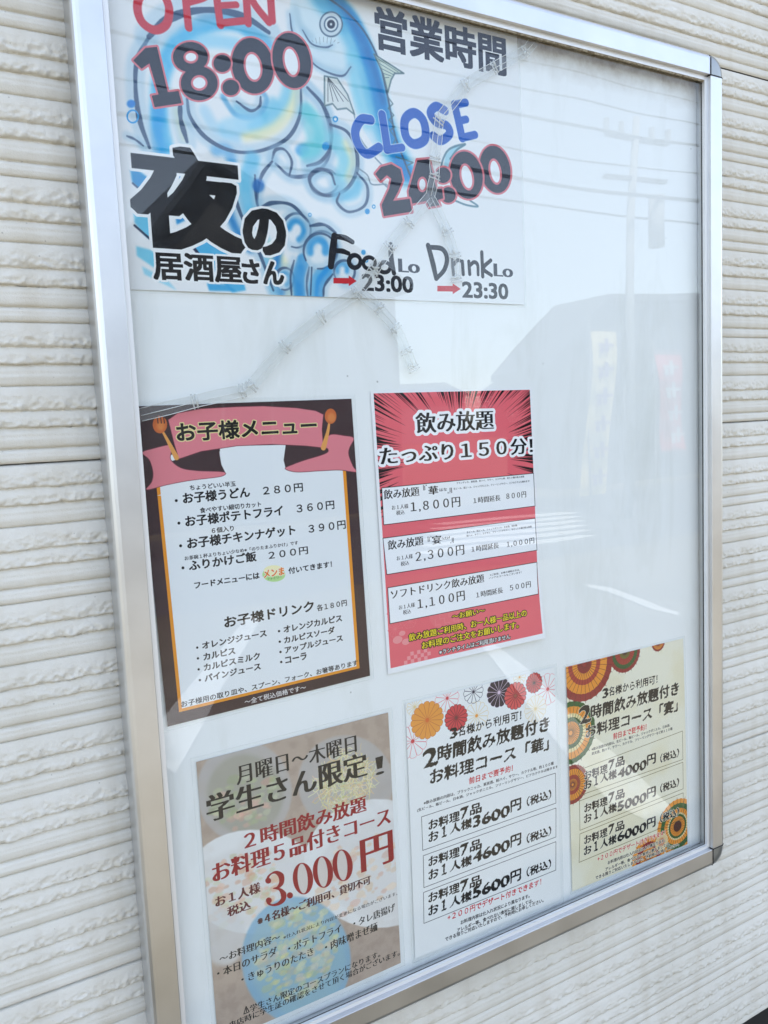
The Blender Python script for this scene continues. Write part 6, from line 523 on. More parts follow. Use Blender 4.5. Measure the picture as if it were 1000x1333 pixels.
# ------------------------------------------------------------------ siding wall
PROFILE = [(20, 1), (13.5, 1), (17.5, 0), (20, 1), (13.5, 1), (17, 0), (12.25, 0)]       # one repeat, millimetres, rough or smooth
wall_m = mat('siding_paint', rough=.78, spec=.25)
def wall_paint(m):
    b = m.node_tree.nodes['Principled BSDF']; v = coords(m)
    n = nd(m, 'ShaderNodeTexNoise', Scale=5, Detail=5); lk(m, v, n.inputs['Vector'])
    base = ramp(m, n.outputs[0], [(.3, lin((210,206,195))), (.7, lin((222,218,208)))])
    # dust settled in streaks
    v2 = coords(m, (30, 30, 3)); n2 = nd(m, 'ShaderNodeTexNoise', Scale=1.2, Detail=6); lk(m, v2, n2.inputs['Vector'])
    mx = nd(m, 'ShaderNodeMix', data_type='RGBA', blend_type='MULTIPLY'); lk(m, ramp(m, n2.outputs[0], [(.45, (0,0,0)), (.8, (.3,.3,.3))]), mx.inputs[0])
    lk(m, base, mx.inputs[6]); mx.inputs[7].default_value = (*lin((205,192,170)), 1)
    n3 = nd(m, 'ShaderNodeTexNoise', Scale=240, Detail=3); lk(m, v, n3.inputs['Vector'])
    n4 = nd(m, 'ShaderNodeTexNoise', Scale=900, Detail=2); lk(m, v, n4.inputs['Vector'])
    # pepper specks
    vo = nd(m, 'ShaderNodeTexVoronoi', Scale=70); lk(m, v, vo.inputs['Vector'])
    sp = ramp(m, vo.outputs['Distance'], [(.035, (.35,.35,.35)), (.06, (0,0,0))])
    mx2 = nd(m, 'ShaderNodeMix', data_type='RGBA'); lk(m, sp, mx2.inputs[0]); lk(m, mx.outputs[2], mx2.inputs[6]); mx2.inputs[7].default_value = (.09,.08,.06,1)
    lk(m, mx2.outputs[2], b.inputs['Base Color'])
    ad = nd(m, 'ShaderNodeMath', operation='ADD'); lk(m, n3.outputs[0], ad.inputs[0]); lk(m, n4.outputs[0], ad.inputs[1])
    bp = nd(m, 'ShaderNodeBump', Strength=.5, Distance=.0006); lk(m, ad.outputs[0], bp.inputs['Height']); lk(m, bp.outputs[0], b.inputs['Normal'])
wall_paint(wall_m)
wall = thing('siding_wall', 'cream painted siding wall in bands of rough and smooth horizontal ridges behind the notice board', 'wall', (.5, .02, -.891))
def siding(ztop, zbot, fine):
    Hm = (ztop-zbot)
    if fine:
        xs = np.concatenate([np.arange(-3, -.12, .16), np.arange(-.12, .16, .0012), np.arange(.16, .88, .0022), np.arange(.88, 1.13, .0012), np.arange(1.13, 1.16, .004), np.arange(1.16, 1.5, .02), np.arange(1.6, 5.1, .25)])
        dz = .0012
    else:
        xs = np.concatenate([np.arange(-3, 5.1, .25)]); dz = .0035
    # rows that hug every ledge
    zs = []; prof = []
    s = 0.0; first = True
    while s < .4549:
        for hmm, rough in PROFILE:
            h = hmm/1000; n = max(4, int(round(h/dz)))
            t = np.concatenate([np.linspace(0, .93, n), [.97, 1.0]])
            for k in t: zs.append(s+k*h*.985); prof.append((k, rough, s, h))
            s += h
    zs = np.array(zs); k = np.array([a[0] for a in prof]); ro = np.array([a[1] for a in prof]); s0 = np.array([a[2] for a in prof])
    keep = zs < Hm-.0005; zs, k, ro, s0 = zs[keep], k[keep], ro[keep], s0[keep]
    X, S = np.meshgrid(xs, zs); Z = ztop-S; K = k[:, None]; RO = ro[:, None]; S0 = s0[:, None]
    # base lap: starts recessed, swells out downwards, rounded nose at the ledge
    out = np.where(RO > 0, .0022+.0026*np.sin(np.clip(K, 0, 1)**.8*math.pi*.70), .0010+.0034*np.sin(K**.75*math.pi*.80))
    ph = S0*713+ztop*37
    nose = np.clip((K-.9)/.1, 0, 1)
    out = out-nose**2*.0026
    big = fbm(X*85+ph, Z*135+3, 4); med = fbm(X*240+ph, Z*300, 3); chip = 1-np.abs(2*fbm(X*150+ph+40, Z*210+9, 3)-1); edge = fbm(X*60+ph*1.7, Z*0+S0*91, 5)
    win = np.clip(K*1.9-.45, 0, 1)
    ridg = 1-np.abs(2*big-1)
    out = out+RO*win*((ridg-.75)*.0015+(med-.5)*.0030+(chip-.75)*.0024)+(1-RO)*((fbm(X*22+ph, Z*400, 3)-.5)*.0007)
    gl = (1-RO)*np.exp(-((K-.42)/.05)**2)*.0006; out = out-gl
    Z = Z+np.where(RO > 0, (edge-.5)*.0020*np.clip(K*1.6-.4, 0, 1), (edge-.5)*.0007*K)
    out = np.clip(out, .0002, .008)
    top = np.clip(1-S/.0012, 0, 1); bot = np.clip(1-(Hm-S)/.0012, 0, 1)
    out = out-np.maximum(top, bot)*.0022
    msk = None
    if fine:
        xc = .5*(X[:-1, :-1]+X[:-1, 1:]); zc = .5*(Z[:-1, :-1]+Z[1:, :-1])
        msk = ~((xc > .165) & (xc < .878) & (zc > -.565) & (zc < .415))
    return gridmesh('siding_panel', X, -out, Z, wall_m, wall, mask=msk, flip=True)
tops = [(-.455, -.8905), (0, -.455), (.455, 0), (.91, .455), (1.365, .91), (1.62, 1.365)]
for i, (a, b) in enumerate(tops):
    adopt(siding(a-.0002, b+.0002, i < 4 and not i == 3 or False), wall) if i != 3 else adopt(siding(a-.0002, b+.0002, True), wall)
back = mat('wall_core', (.22,.2,.17), .9)
adopt(box('wall_core', -3, 5, .0016, .12, -.888, 1.618, back, wall), wall)
adopt(box('wall_coping', -3.02, 5.02, -.012, .14, 1.6205, 1.66, mat('coping_metal', (.3,.29,.27), .5, .6), wall), wall)
adopt(box('wall_base', -3, 5, .035, .12, -1.5, -.892, mat('base_black', (.012,.012,.013), .7), wall), wall)

# ------------------------------------------------------------------ notice board
BX0, BX1, BZ0, BZ1 = .1323, .9106, -.5995, .4523
board = thing('notice_board', 'aluminium framed glass notice board with rounded corner caps hung on the cream siding', 'notice board', (.5215, 0, BZ0))
alu = mat('brushed_aluminium', (.70,.71,.72), .34, 1.)
def alu_nodes(m):
    b = m.node_tree.nodes['Principled BSDF']; v = coords(m)
    n = nd(m, 'ShaderNodeTexNoise', Scale=1400, Detail=2); lk(m, v, n.inputs['Vector'])
    n2 = nd(m, 'ShaderNodeTexNoise', Scale=14, Detail=6); lk(m, v, n2.inputs['Vector'])
    lk(m, ramp(m, n2.outputs[0], [(.3, (.60,.605,.61)), (.7, (.71,.71,.705))]), b.inputs['Base Color'])
    mr = nd(m, 'ShaderNodeMapRange'); lk(m, n2.outputs[0], mr.inputs[0]); mr.inputs[3].default_value = .30; mr.inputs[4].default_value = .48; lk(m, mr.outputs[0], b.inputs['Roughness'])
    bp = nd(m, 'ShaderNodeBump', Strength=.12, Distance=.0002); lk(m, n.outputs[0], bp.inputs['Height']); lk(m, bp.outputs[0], b.inputs['Normal'])
alu_nodes(alu)
dark = mat('black_gasket', (.012,.012,.012), .6)
# rail section: (distance in from the outer edge, height off the wall)
SEC = [(0, .0015), (0, .0235), (.0005, .0258), (.0018, .0279), (.0040, .0294), (.0065, .0300), (.0246, .0300), (.0250, .0296), (.0250, .0252), (.0262, .0250), (.0262, .0238), (.0262, .0205), (.0262, .0015)]
def rail(side):
    c0, c1 = .0258, .0258   # the caps take the corners
    V = []; F = []
    n = len(SEC)
    for end in (0, 1):
        for t, d in SEC:
            if side in 'LR':
                x = BX0+t if side == 'L' else BX1-t; z = (BZ0+c0) if end == 0 else (BZ1-c1)
            else:
                z = BZ0+t if side == 'B' else BZ1-t; x = (BX0+c0) if end == 0 else (BX1-c1)
            V.append((x, -d, z))
    for i in range(n-1): F.append((i, i+1, n+i+1, n+i))
    F += [tuple(range(n)), tuple(range(n, 2*n))[::-1]]
    o = pydata('frame_rail', V, F, alu, board); adopt(o, board)
    me = o.data; import bmesh
    bm = bmesh.new(); bm.from_mesh(me); bmesh.ops.recalc_face_normals(bm, faces=bm.faces)
    for f in bm.faces: f.smooth = False
    bm.to_mesh(me); bm.free()
    
    return o
for s in 'LRTB': rail(s)
capm = mat('corner_cap_plastic', (.34,.35,.34), .3, .8)
def cap(cx, cz, sx, sz):
    # quarter-round cap; (cx, cz) is the inner corner, it bulges towards (sx, sz)
    r = .0250; V = []; F = []; nr, na = 5, 12
    depth = [(.0, .0303), (.45, .0305), (.75, .0300), (.93, .0282), (1.0, .0250), (1.0, .0015)]
    for a, (k, d) in enumerate(depth):
        for j in range(na+1):
            t = j/na*math.pi/2
            ex = 2.3
            c, s = abs(math.cos(t))**(2/ex), abs(math.sin(t))**(2/ex)
            V.append((cx+sx*r*k*c, -d, cz+sz*r*k*s))
    for a in range(len(depth)-1):
        for j in range(na): F.append((a*(na+1)+j, a*(na+1)+j+1, (a+1)*(na+1)+j+1, (a+1)*(na+1)+j))
    L = (len(depth)-1)*(na+1)
    o = pydata('corner_cap', V, F, capm, board, True); adopt(o, board)
    # black seams each side of the cap
    sm = MB(); e = .0004
    for k, dd in ((.80, -.0307), (.93, -.0292), (.992, -.0262)):
        x0, x1 = sorted((cx-sx*e, cx+sx*e*.2)); z0, z1 = sorted((cz-sz*.0005, cz+sz*r*k)); sm.box(x0-.0003, x1+.0003, dd, -.002, z0, z1)
        z0, z1 = sorted((cz-sz*e, cz+sz*e*.2)); x0, x1 = sorted((cx, cx+sx*r*k)); sm.box(x0, x1, dd, -.002, z0-.0003, z1+.0003)
    g = sm.build('cap_seam', dark, board); adopt(g, board)
for sx, cx in ((-1, BX0+.0252), (1, BX1-.0252)):
    for sz, cz in ((-1, BZ0+.0252), (1, BZ1-.0252)): cap(cx, cz, sx, sz)
ix0, ix1, iz0, iz1 = BX0+.0262, BX1-.0262, BZ0+.0262, BZ1-.0262
bb = mat('white_board_sheet', rough=.42, spec=.4)
def bb_nodes(m):
    b = m.node_tree.nodes['Principled BSDF']; g = nd(m, 'ShaderNodeNewGeometry'); sx = nd(m, 'ShaderNodeSeparateXYZ'); lk(m, g.outputs['Position'], sx.inputs[0])
    n = nd(m, 'ShaderNodeTexNoise', Scale=30, Detail=8, Roughness=.7); lk(m, g.outputs['Position'], n.inputs['Vector'])
    # brown grime that has crept down from the top rail
    mr = nd(m, 'ShaderNodeMapRange'); lk(m, sx.outputs['Z'], mr.inputs[0]); mr.inputs[1].default_value = .375; mr.inputs[2].default_value = .428
    ad = nd(m, 'ShaderNodeMath', operation='MULTIPLY'); lk(m, mr.outputs[0], ad.inputs[0]); lk(m, n.outputs[0], ad.inputs[1])
    st = ramp(m, ad.outputs[0], [(.12, (0,0,0)), (.36, (.35,.35,.35)), (.6, (.9,.9,.9))])
    mx = nd(m, 'ShaderNodeMix', data_type='RGBA'); lk(m, st, mx.inputs[0]); mx.inputs[6].default_value = (*lin((236,238,237)), 1); mx.inputs[7].default_value = (*lin((150,128,92)), 1)
    v = nd(m, 'ShaderNodeTexVoronoi', Scale=26); lk(m, g.outputs['Position'], v.inputs['Vector'])
    sp = ramp(m, v.outputs['Distance'], [(.02, (.5,.5,.5)), (.035, (0,0,0))])
    m2 = nd(m, 'ShaderNodeMix', data_type='RGBA'); lk(m, sp, m2.inputs[0]); lk(m, mx.outputs[2], m2.inputs[6]); m2.inputs[7].default_value = (.12,.11,.09,1)
    mp_ = nd(m, 'ShaderNodeMapping'); mp_.inputs['Scale'].default_value = (9, 9, 2.2); mp_.inputs['Rotation'].default_value = (0, .5, 0); lk(m, g.outputs['Position'], mp_.inputs['Vector'])
    n5 = nd(m, 'ShaderNodeTexNoise', Scale=1.4, Detail=9, Roughness=.72, Distortion=.6); lk(m, mp_.outputs[0], n5.inputs['Vector'])
    m4 = nd(m, 'ShaderNodeMix', data_type='RGBA', blend_type='MULTIPLY'); lk(m, ramp(m, n5.outputs[0], [(.5, (0,0,0)), (.72, (.55,.55,.55))]), m4.inputs[0])
    lk(m, m2.outputs[2], m4.inputs[6]); m4.inputs[7].default_value = (.80,.80,.76,1)
    lk(m, m4.outputs[2], b.inputs['Base Color'])
bb_nodes(bb)
adopt(box('backboard', ix0+.0002, ix1-.0002, -.0100, -.0020, iz0+.0002, iz1-.0002, bb, board), board)
# glazing bead: dark channel and thin bright lip all round
bead = mat('glazing_bead', (.82,.82,.81), .38, .35)
for side in 'LRTB':
    for (a, b_, y0, y1, mm, nm) in ((.0001, .0042, -.0250, -.0212, bead, 'glazing_bead'), (.0001, .0030, -.0208, -.0182, dark, 'glazing_gasket')):
        if side == 'L': o = box(nm, ix0+a, ix0+b_, y0, y1, iz0+.0001, iz1-.0001, mm, board)
        if side == 'R': o = box(nm, ix1-b_, ix1-a, y0, y1, iz0+.0001, iz1-.0001, mm, board)
        if side == 'T': o = box(nm, ix0+b_+.0001, ix1-b_-.0001, y0, y1, iz1-b_, iz1-a, mm, board)
        if side == 'B': o = box(nm, ix0+b_+.0001, ix1-b_-.0001, y0, y1, iz0+a, iz0+b_, mm, board)
        adopt(o, board)
dirt = mat('dust_in_channel', (.30,.24,.16), .95); vary(dirt, (.16,.12,.07), (.42,.36,.26), 300, bump=.8, bdist=.001)
adopt(box('channel_dust', ix0+.005, ix1-.005, -.0246, -.0214, iz1-.0062, iz1-.0043, dirt, board), board)
glass_m = bpy.data.materials.new('window_glass'); glass_m.use_nodes = True
def glass_nodes(m):
    nt = m.node_tree; nt.nodes.clear(); out = nd(m, 'ShaderNodeOutputMaterial'); mx = nd(m, 'ShaderNodeMixShader')
    tr = nd(m, 'ShaderNodeBsdfTransparent'); tr.inputs[0].default_value = (.99,.998,.996,1)
    gl = nd(m, 'ShaderNodeBsdfGlossy'); gl.inputs['Roughness'].default_value = 0.0; gl.inputs[0].default_value = (1,1,1,1)
    fr = schlick(m, .027)
    v = coords(m, (3.2, 3.2, 4.5)); n = nd(m, 'ShaderNodeTexNoise', Scale=1.0, Detail=1.0, Roughness=.3); lk(m, v, n.inputs['Vector'])
    bp = nd(m, 'ShaderNodeBump', Strength=1.0, Distance=.0011); lk(m, n.outputs[0], bp.inputs['Height']); lk(m, bp.outputs[0], gl.inputs['Normal'])
    lk(m, fr, mx.inputs[0]); lk(m, tr.outputs[0], mx.inputs[1]); lk(m, gl.outputs[0], mx.inputs[2])
    # a faint film of dust
    df = nd(m, 'ShaderNodeBsdfDiffuse'); df.inputs[0].default_value = (.6,.6,.58,1); m3 = nd(m, 'ShaderNodeMixShader')
    n2 = nd(m, 'ShaderNodeTexNoise', Scale=9, Detail=8, Roughness=.7); lk(m, coords(m), n2.inputs['Vector'])
    mr = nd(m, 'ShaderNodeMapRange'); lk(m, n2.outputs[0], mr.inputs[0]); mr.inputs[1].default_value = .4; mr.inputs[2].default_value = .8; mr.inputs[3].default_value = .0; mr.inputs[4].default_value = .006
    lk(m, mr.outputs[0], m3.inputs[0]); lk(m, mx.outputs[0], m3.inputs[1]); lk(m, df.outputs[0], m3.inputs[2]); lk(m, m3.outputs[0], out.inputs[0])
glass_nodes(glass_m)
adopt(box('glass_pane', ix0+.0003, ix1-.0003, -.0211, -.0209, iz0+.0003, iz1-.0003, glass_m, board), board)

# ------------------------------------------------------------------ printing press: paints each poster's flat print from its list of marks
def smooth_path(P, n=8):
    P = np.array(P, float)
    if len(P) < 3: return P
    closed = np.allclose(P[0], P[-1])
    Q = np.vstack([P[-2] if closed else 2*P[0]-P[1], P, P[1] if closed else 2*P[-1]-P[-2]]); out = []
    for i in range(1, len(Q)-2):
        p0, p1, p2, p3 = Q[i-1:i+3]
        for t in np.linspace(0, 1, n, endpoint=False):
            out.append(.5*((2*p1)+(-p0+p2)*t+(2*p0-5*p1+4*p2-p3)*t*t+(-p0+3*p1-3*p2+p3)*t**3))
    out.append(Q[-2]); return np.array(out)
_gl = {}
def glyphs(t):
    if t in _gl: return _gl[t]
    c = bpy.data.curves.new('tmp', 'FONT'); c.body = t; c.resolution_u = 3; c.fill_mode = 'FRONT'
    o = bpy.data.objects.new('tmp', c); COL.objects.link(o)
    dg = bpy.context.evaluated_depsgraph_get(); me = bpy.data.meshes.new_from_object(o.evaluated_get(dg))
    V = np.empty(len(me.vertices)*3, np.float32); me.vertices.foreach_get('co', V); V = V.reshape(-1, 3)[:, :2]
    E = []
    for p in me.polygons:
        vs = list(p.vertices); s = 1 if p.normal.z >= 0 else -1
        for a, b in zip(vs, vs[1:]+vs[:1]): E.append((a, b, s))
    E = np.array(E, int); bpy.data.objects.remove(o); bpy.data.curves.remove(c); bpy.data.meshes.remove(me)
    _gl[t] = (V, E); return V, E
def windfill(A, B, sg, w, h):
    acc = np.zeros((h, w+1), np.float32)
    up = B[:, 1] > A[:, 1]; lo = np.where(up[:, None], A, B); hi = np.where(up[:, None], B, A); s = np.where(up, 1, -1)*sg
    r0 = np.clip(np.ceil(lo[:, 1]-.5), 0, h).astype(int); r1 = np.clip(np.ceil(hi[:, 1]-.5), 0, h).astype(int)
    n = r1-r0; k = n > 0; lo, hi, s, r0, n = lo[k], hi[k], s[k], r0[k], n[k]
    if not len(n): return np.zeros((h, w), bool)
    idx = np.repeat(np.arange(len(n)), n); off = np.arange(n.sum())-np.repeat(np.cumsum(n)-n, n); row = r0[idx]+off
    t = (row+.5-lo[idx, 1])/(hi[idx, 1]-lo[idx, 1]); x = lo[idx, 0]+t*(hi[idx, 0]-lo[idx, 0])
    ci = np.clip(np.ceil(x-.5), 0, w).astype(int); np.add.at(acc, (row, ci), s[idx])
    return np.abs(np.cumsum(acc, 1)[:, :w]) > .5
def shift(a, dx, dy):
    b = np.zeros_like(a); h, w = a.shape
    if abs(dx) >= w or abs(dy) >= h: return b
    b[max(dy, 0):h+min(dy, 0), max(dx, 0):w+min(dx, 0)] = a[max(-dy, 0):h-max(dy, 0), max(-dx, 0):w-max(dx, 0)]; return b
def disc(a, rx, ry=None, fn=np.logical_or):
    ry = rx if ry is None else ry; o = a.copy(); R_ = int(math.ceil(max(rx, ry)))
    for dy in range(-int(ry), int(ry)+1):
        k = rx*math.sqrt(max(0, 1-(dy/(ry+.5))**2)) if ry else rx
        b = shift(a, 0, dy); e = int(round(k)); acc = b.copy(); d = 1; reach = 0
        while reach < e:
            st = min(d, e-reach); acc = fn(shift(acc, st, 0), fn(shift(acc, -st, 0), acc)) if fn is np.logical_or else fn(shift(acc, st, 0), shift(acc, -st, 0)); reach += st
            d = 1
        o = fn(o, acc)
    return o
def square(a, r):
    o = a
    for _ in range(int(round(r))): o = o | shift(o, 1, 0) | shift(o, -1, 0)
    for _ in range(int(round(r*.7))): o = o | shift(o, 0, 1) | shift(o, 0, -1)
    return o
class Canvas:
    PPM = 4.0
    def __init__(s, W, H):
        s.W, s.H = W, H; s.w, s.h = int(W*s.PPM), int(H*s.PPM); s.a = np.full((s.h, s.w, 3), 240., np.float32)
    def blend(s, x0, y0, M, col, a=1):
        # M coverage, at canvas resolution, placed at pixel (x0, y0)
        h, w = M.shape; X0, Y0 = max(x0, 0), max(y0, 0); X1, Y1 = min(x0+w, s.w), min(y0+h, s.h)
        if X1 <= X0 or Y1 <= Y0: return
        m_ = (M[Y0-y0:Y1-y0, X0-x0:X1-x0]*a)[..., None]; c = np.array(col, np.float32)
        s.a[Y0:Y1, X0:X1] = s.a[Y0:Y1, X0:X1]*(1-m_)+c*m_
    def cover(s, fn, bb_, SS=3, pad=2):
        x0, y0 = int(math.floor(bb_[0]*s.PPM))-pad, int(math.floor(bb_[1]*s.PPM))-pad; x1, y1 = int(math.ceil(bb_[2]*s.PPM))+pad, int(math.ceil(bb_[3]*s.PPM))+pad
        x0 = max(x0, -60); y0 = max(y0, -60); x1 = min(x1, s.w+60); y1 = min(y1, s.h+60)
        w, h = max(1, x1-x0), max(1, y1-y0); m_ = fn(x0, y0, w*SS, h*SS, s.PPM*SS)
        return x0, y0, m_.reshape(h, SS, w, SS).mean((1, 3), dtype=np.float32)
    def soften(s, M, r):
        n = int(round(r*s.PPM))
        if n < 1: return M
        for _ in range(2):
            for ax in (0, 1):
                c = np.cumsum(np.pad(M, [(n+1, n) if k == ax else (0, 0) for k in (0, 1)], mode='edge'), axis=ax)
                M = (np.take(c, range(2*n+1, c.shape[ax]), ax)-np.take(c, range(0, c.shape[ax]-2*n-1), ax))/(2*n+1)
        return M
    def poly(s, P, col, a=1, soft=0, smooth=0):
        P = smooth_path(list(P)+[P[0]], 5)[:-1] if smooth else np.array(P, float)
        def f(x0, y0, w, h, k):
            A = P*k-np.array([x0, y0])*k/s.PPM; B = np.roll(A, -1, 0); return windfill(A, B, np.ones(len(A)), w, h)
        x0, y0, M = s.cover(f, (*P.min(0), *P.max(0)), pad=2+int(soft*s.PPM*3)); s.blend(x0, y0, s.wc(s.soften(M, soft), x0, y0, soft), col, a)
    def wc(s, M, x0, y0, soft):
        if soft < .3: return M
        h, w = M.shape; yy, xx = np.mgrid[0:h, 0:w]; return M*(.74+.45*fbm((xx+x0)*.018+50, (yy+y0)*.018+50, 3)).clip(0, 1).astype(np.float32)   # pigment pools
    def line(s, P, w, col, a=1, soft=0, smooth=1):
        ctrl = np.array(P, float); P = smooth_path(P, 7) if smooth else ctrl
        for i in range(0, len(P)-1):
            pass
        wm = w if np.isscalar(w) else max(w)
        x0 = int((P[:, 0].min()-wm)*s.PPM)-3-int(soft*s.PPM*3); y0 = int((P[:, 1].min()-wm)*s.PPM)-3-int(soft*s.PPM*3)
        x1 = int((P[:, 0].max()+wm)*s.PPM)+4+int(soft*s.PPM*3); y1 = int((P[:, 1].max()+wm)*s.PPM)+4+int(soft*s.PPM*3)
        x0, y0, x1, y1 = max(x0, -40), max(y0, -40), min(x1, s.w+40), min(y1, s.h+40)
        if x1 <= x0 or y1 <= y0: return
        D = np.full((y1-y0, x1-x0), 1e3, np.float32); N = len(P)
        for i in range(N-1):
            u = i/(N-1); ww = (np.interp(u, np.linspace(0, 1, len(w)), w) if not np.isscalar(w) else w)/2*s.PPM
            A, B = P[i]*s.PPM-(x0, y0), P[i+1]*s.PPM-(x0, y0); pd = ww+3
            a0, a1 = int(max(min(A[0], B[0])-pd, 0)), int(min(max(A[0], B[0])+pd+1, x1-x0)); b0, b1 = int(max(min(A[1], B[1])-pd, 0)), int(min(max(A[1], B[1])+pd+1, y1-y0))
            if a1 <= a0 or b1 <= b0: continue
            yy, xx = np.mgrid[b0:b1, a0:a1]+.5; d = B-A; L2 = max(d@d, 1e-6); t = np.clip(((xx-A[0])*d[0]+(yy-A[1])*d[1])/L2, 0, 1)
            dist = np.hypot(xx-A[0]-t*d[0], yy-A[1]-t*d[1])-ww; D[b0:b1, a0:a1] = np.minimum(D[b0:b1, a0:a1], dist)
        M = np.clip(.5-D, 0, 1).astype(np.float32); s.blend(x0, y0, s.wc(s.soften(M, soft), x0, y0, soft), col, a)
    def rect(s, x0, y0, x1, y1, col): s.poly([(x0, y0), (x1, y0), (x1, y1), (x0, y1)], col)
    def text(s, t, x, y, w, h, ang, style, col, ring, sk):
        V, E = glyphs(t); mn, mx = V.min(0), V.max(0); ext = np.maximum(mx-mn, 1e-6)
        body = h
        if len(t) > 1 and ext[1] > 1.0: body = h
        nmm = (V-mn)/ext; em = h/ext[1]               # em: millimetres per font unit
        stretch = w/ext[0]/em
        SS = 3 if h < 14 else 2
        if style in 'f F'.split(): nmm = nmm+np.stack([.0*nmm[:, 0], (np.sin(nmm[:, 0]*len(t)*3.1)*.012)], -1)
        P = np.stack([nmm[:, 0]*w, -nmm[:, 1]*h], -1)
        if style in 'fFB': P[:, 0] += -P[:, 1]*.06
        ca, sa = math.cos(math.radians(ang)), math.sin(math.radians(ang)); P = np.stack([P[:, 0]*ca-P[:, 1]*sa+x, P[:, 0]*sa+P[:, 1]*ca+y], -1)
        pad = int((max([r for r, _ in ring]) if ring else 0)*s.PPM+h*.08*s.PPM)+3
        store = {}
        def f(x0, y0, ww, hh, k):
            Q = P*k-np.array([x0, y0])*k/s.PPM; m_ = windfill(Q[E[:, 0]], Q[E[:, 1]], E[:, 2].astype(float), ww, hh); u = em*k
            if style == 'g': pass
            elif style == 'b': m_ = disc(m_, u*.018)
            elif style == 'h': m_ = disc(m_, u*.030)
            elif style == 'H': m_ = square(m_, u*.034)
            elif style == 'X': m_ = square(m_, u*.050)
            elif style in ('m', 'M', 'S'):
                e = int(round(u*.009)) if u > 45 else 0
                if e:
                    th = m_
                    for _ in range(e): th = np.logical_and(shift(th, 0, 1), shift(th, 0, -1)) | (th & False)
                    # keep a hairline where strokes would vanish
                    core = disc(th, 1, 1); m2 = th
                    thin = m_ & ~disc(th, e+1, e+1); hair = thin & ~shift(thin, 0, 1); m2 = m2 | hair | shift(hair, 0, 1)
                    m_ = m2
                m_ = disc(m_, u*(.022 if style == 'm' else .034 if style == 'M' else .06), 0)
                if style == 'M': m_ = disc(m_, 1, 1)
            elif style in ('f', 'F', 'B'):
                g = u*{'f': .022, 'F': .040, 'B': .052}[style]; a_ = m_
                for q in np.linspace(-1, 1, 5): m_ = m_ | shift(a_, int(round(q*g)), int(round(-q*g*.8)))
                m_ = disc(m_, u*.010)
                if u > 20:
                    yy, xx = np.mgrid[0:hh, 0:ww]; nz = fbm(xx/u*9, yy/u*3+xx/u*5, 3); er = disc(~m_, u*.028); m_ = m_ & ~(er & (nz > .53))
            store['m'] = (m_, k); return m_
        bbx = (P[:, 0].min(), P[:, 1].min(), P[:, 0].max(), P[:, 1].max())
        x0, y0, M = s.cover(f, bbx, SS, pad)
        if ring:
            m_, k = store['m']
            for r, c in sorted(ring, key=lambda q: -q[0]):
                d = disc(m_, r*k); hh, ww = M.shape; s.blend(x0, y0, d.reshape(hh, SS, ww, SS).mean((1, 3), dtype=np.float32), c)
        s.blend(x0, y0, M, col)
    def flower(s, cx, cy, r, n, fill, edge, ctr, a):
        for k in range(n):
            t0 = 2*math.pi*k/n; hw = math.pi/n; P = [(cx, cy)]
            rr = r*.9
            for q in np.linspace(-1, 1, 9):
                bul = math.sqrt(max(0, 1-q*q)); t = t0+hw*q*.96; P.append((cx+(rr+r*.1*bul)*math.cos(t), cy+(rr+r*.1*bul)*math.sin(t)))
            if fill: s.poly(P, fill)
            s.line(P+[P[0]], .42, edge, 1, 0, 0)
        s.poly([(cx+r*.12*math.cos(t), cy+r*.12*math.sin(t)) for t in np.linspace(0, 6.1, 12)], ctr)
    def umb(s, cx, cy, r, rings, sp, n):
        for k, c in rings: s.poly([(cx+r*k*(1-.02*(j % 2))*math.cos(t), cy+r*k*(1-.02*(j % 2))*math.sin(t)) for j, t in enumerate(np.linspace(0, 2*math.pi, 2*n+1)[:-1])], c)
        for j in range(n):
            t = 2*math.pi*j/n; ou = 1.05 if j % 2 == 0 else .99; s.line([(cx+r*.08*math.cos(t), cy+r*.08*math.sin(t)), (cx+r*ou*math.cos(t), cy+r*ou*math.sin(t))], .55, sp, .85, 0, 0)
    def mottle(s, x0, y0, x1, y1, col, a, sc_):
        yy, xx = np.mgrid[0:s.h, 0:s.w]; n = fbm(xx/s.PPM/sc_+3, yy/s.PPM/sc_+7, 5); s.blend(0, 0, np.clip((n-.42)*4, 0, 1).astype(np.float32), col, a)
    def food(s, cx, cy, rx, ry, cols, n, seed):
        g = np.random.default_rng(seed)
        for _ in range(n):
            t, q = g.random()*6.28, math.sqrt(g.random()); x, y = cx+rx*q*math.cos(t), cy+ry*q*math.sin(t); z = 2.5+4.5*g.random()**1.5; c = np.array(cols[g.integers(len(cols))])+g.normal(0, 9)
            th = g.random()*3.14; P = [(x+z*(.7+.5*g.random())*math.cos(th+u), y+z*(.6+.5*g.random())*math.sin(th+u)*.8) for u in np.linspace(0, 5.5, 8)]; s.poly(P, tuple(c), .5, .45)
    def noodle(s, cx, cy, rx, ry, cols, n, seed):
        g = np.random.default_rng(seed)
        for _ in range(n):
            t, q = g.random()*6.28, math.sqrt(g.random())*.8; x, y = cx+rx*q*math.cos(t), cy+ry*q*math.sin(t); th = g.random()*6.28; P = [(x, y)]
            for _k in range(4): th += g.normal(0, .6); P.append((P[-1][0]+3*math.cos(th), P[-1][1]+3*math.sin(th)))
            s.line(P, .9, tuple(np.array(cols[g.integers(len(cols))])+g.normal(0, 6, 3)), .9)
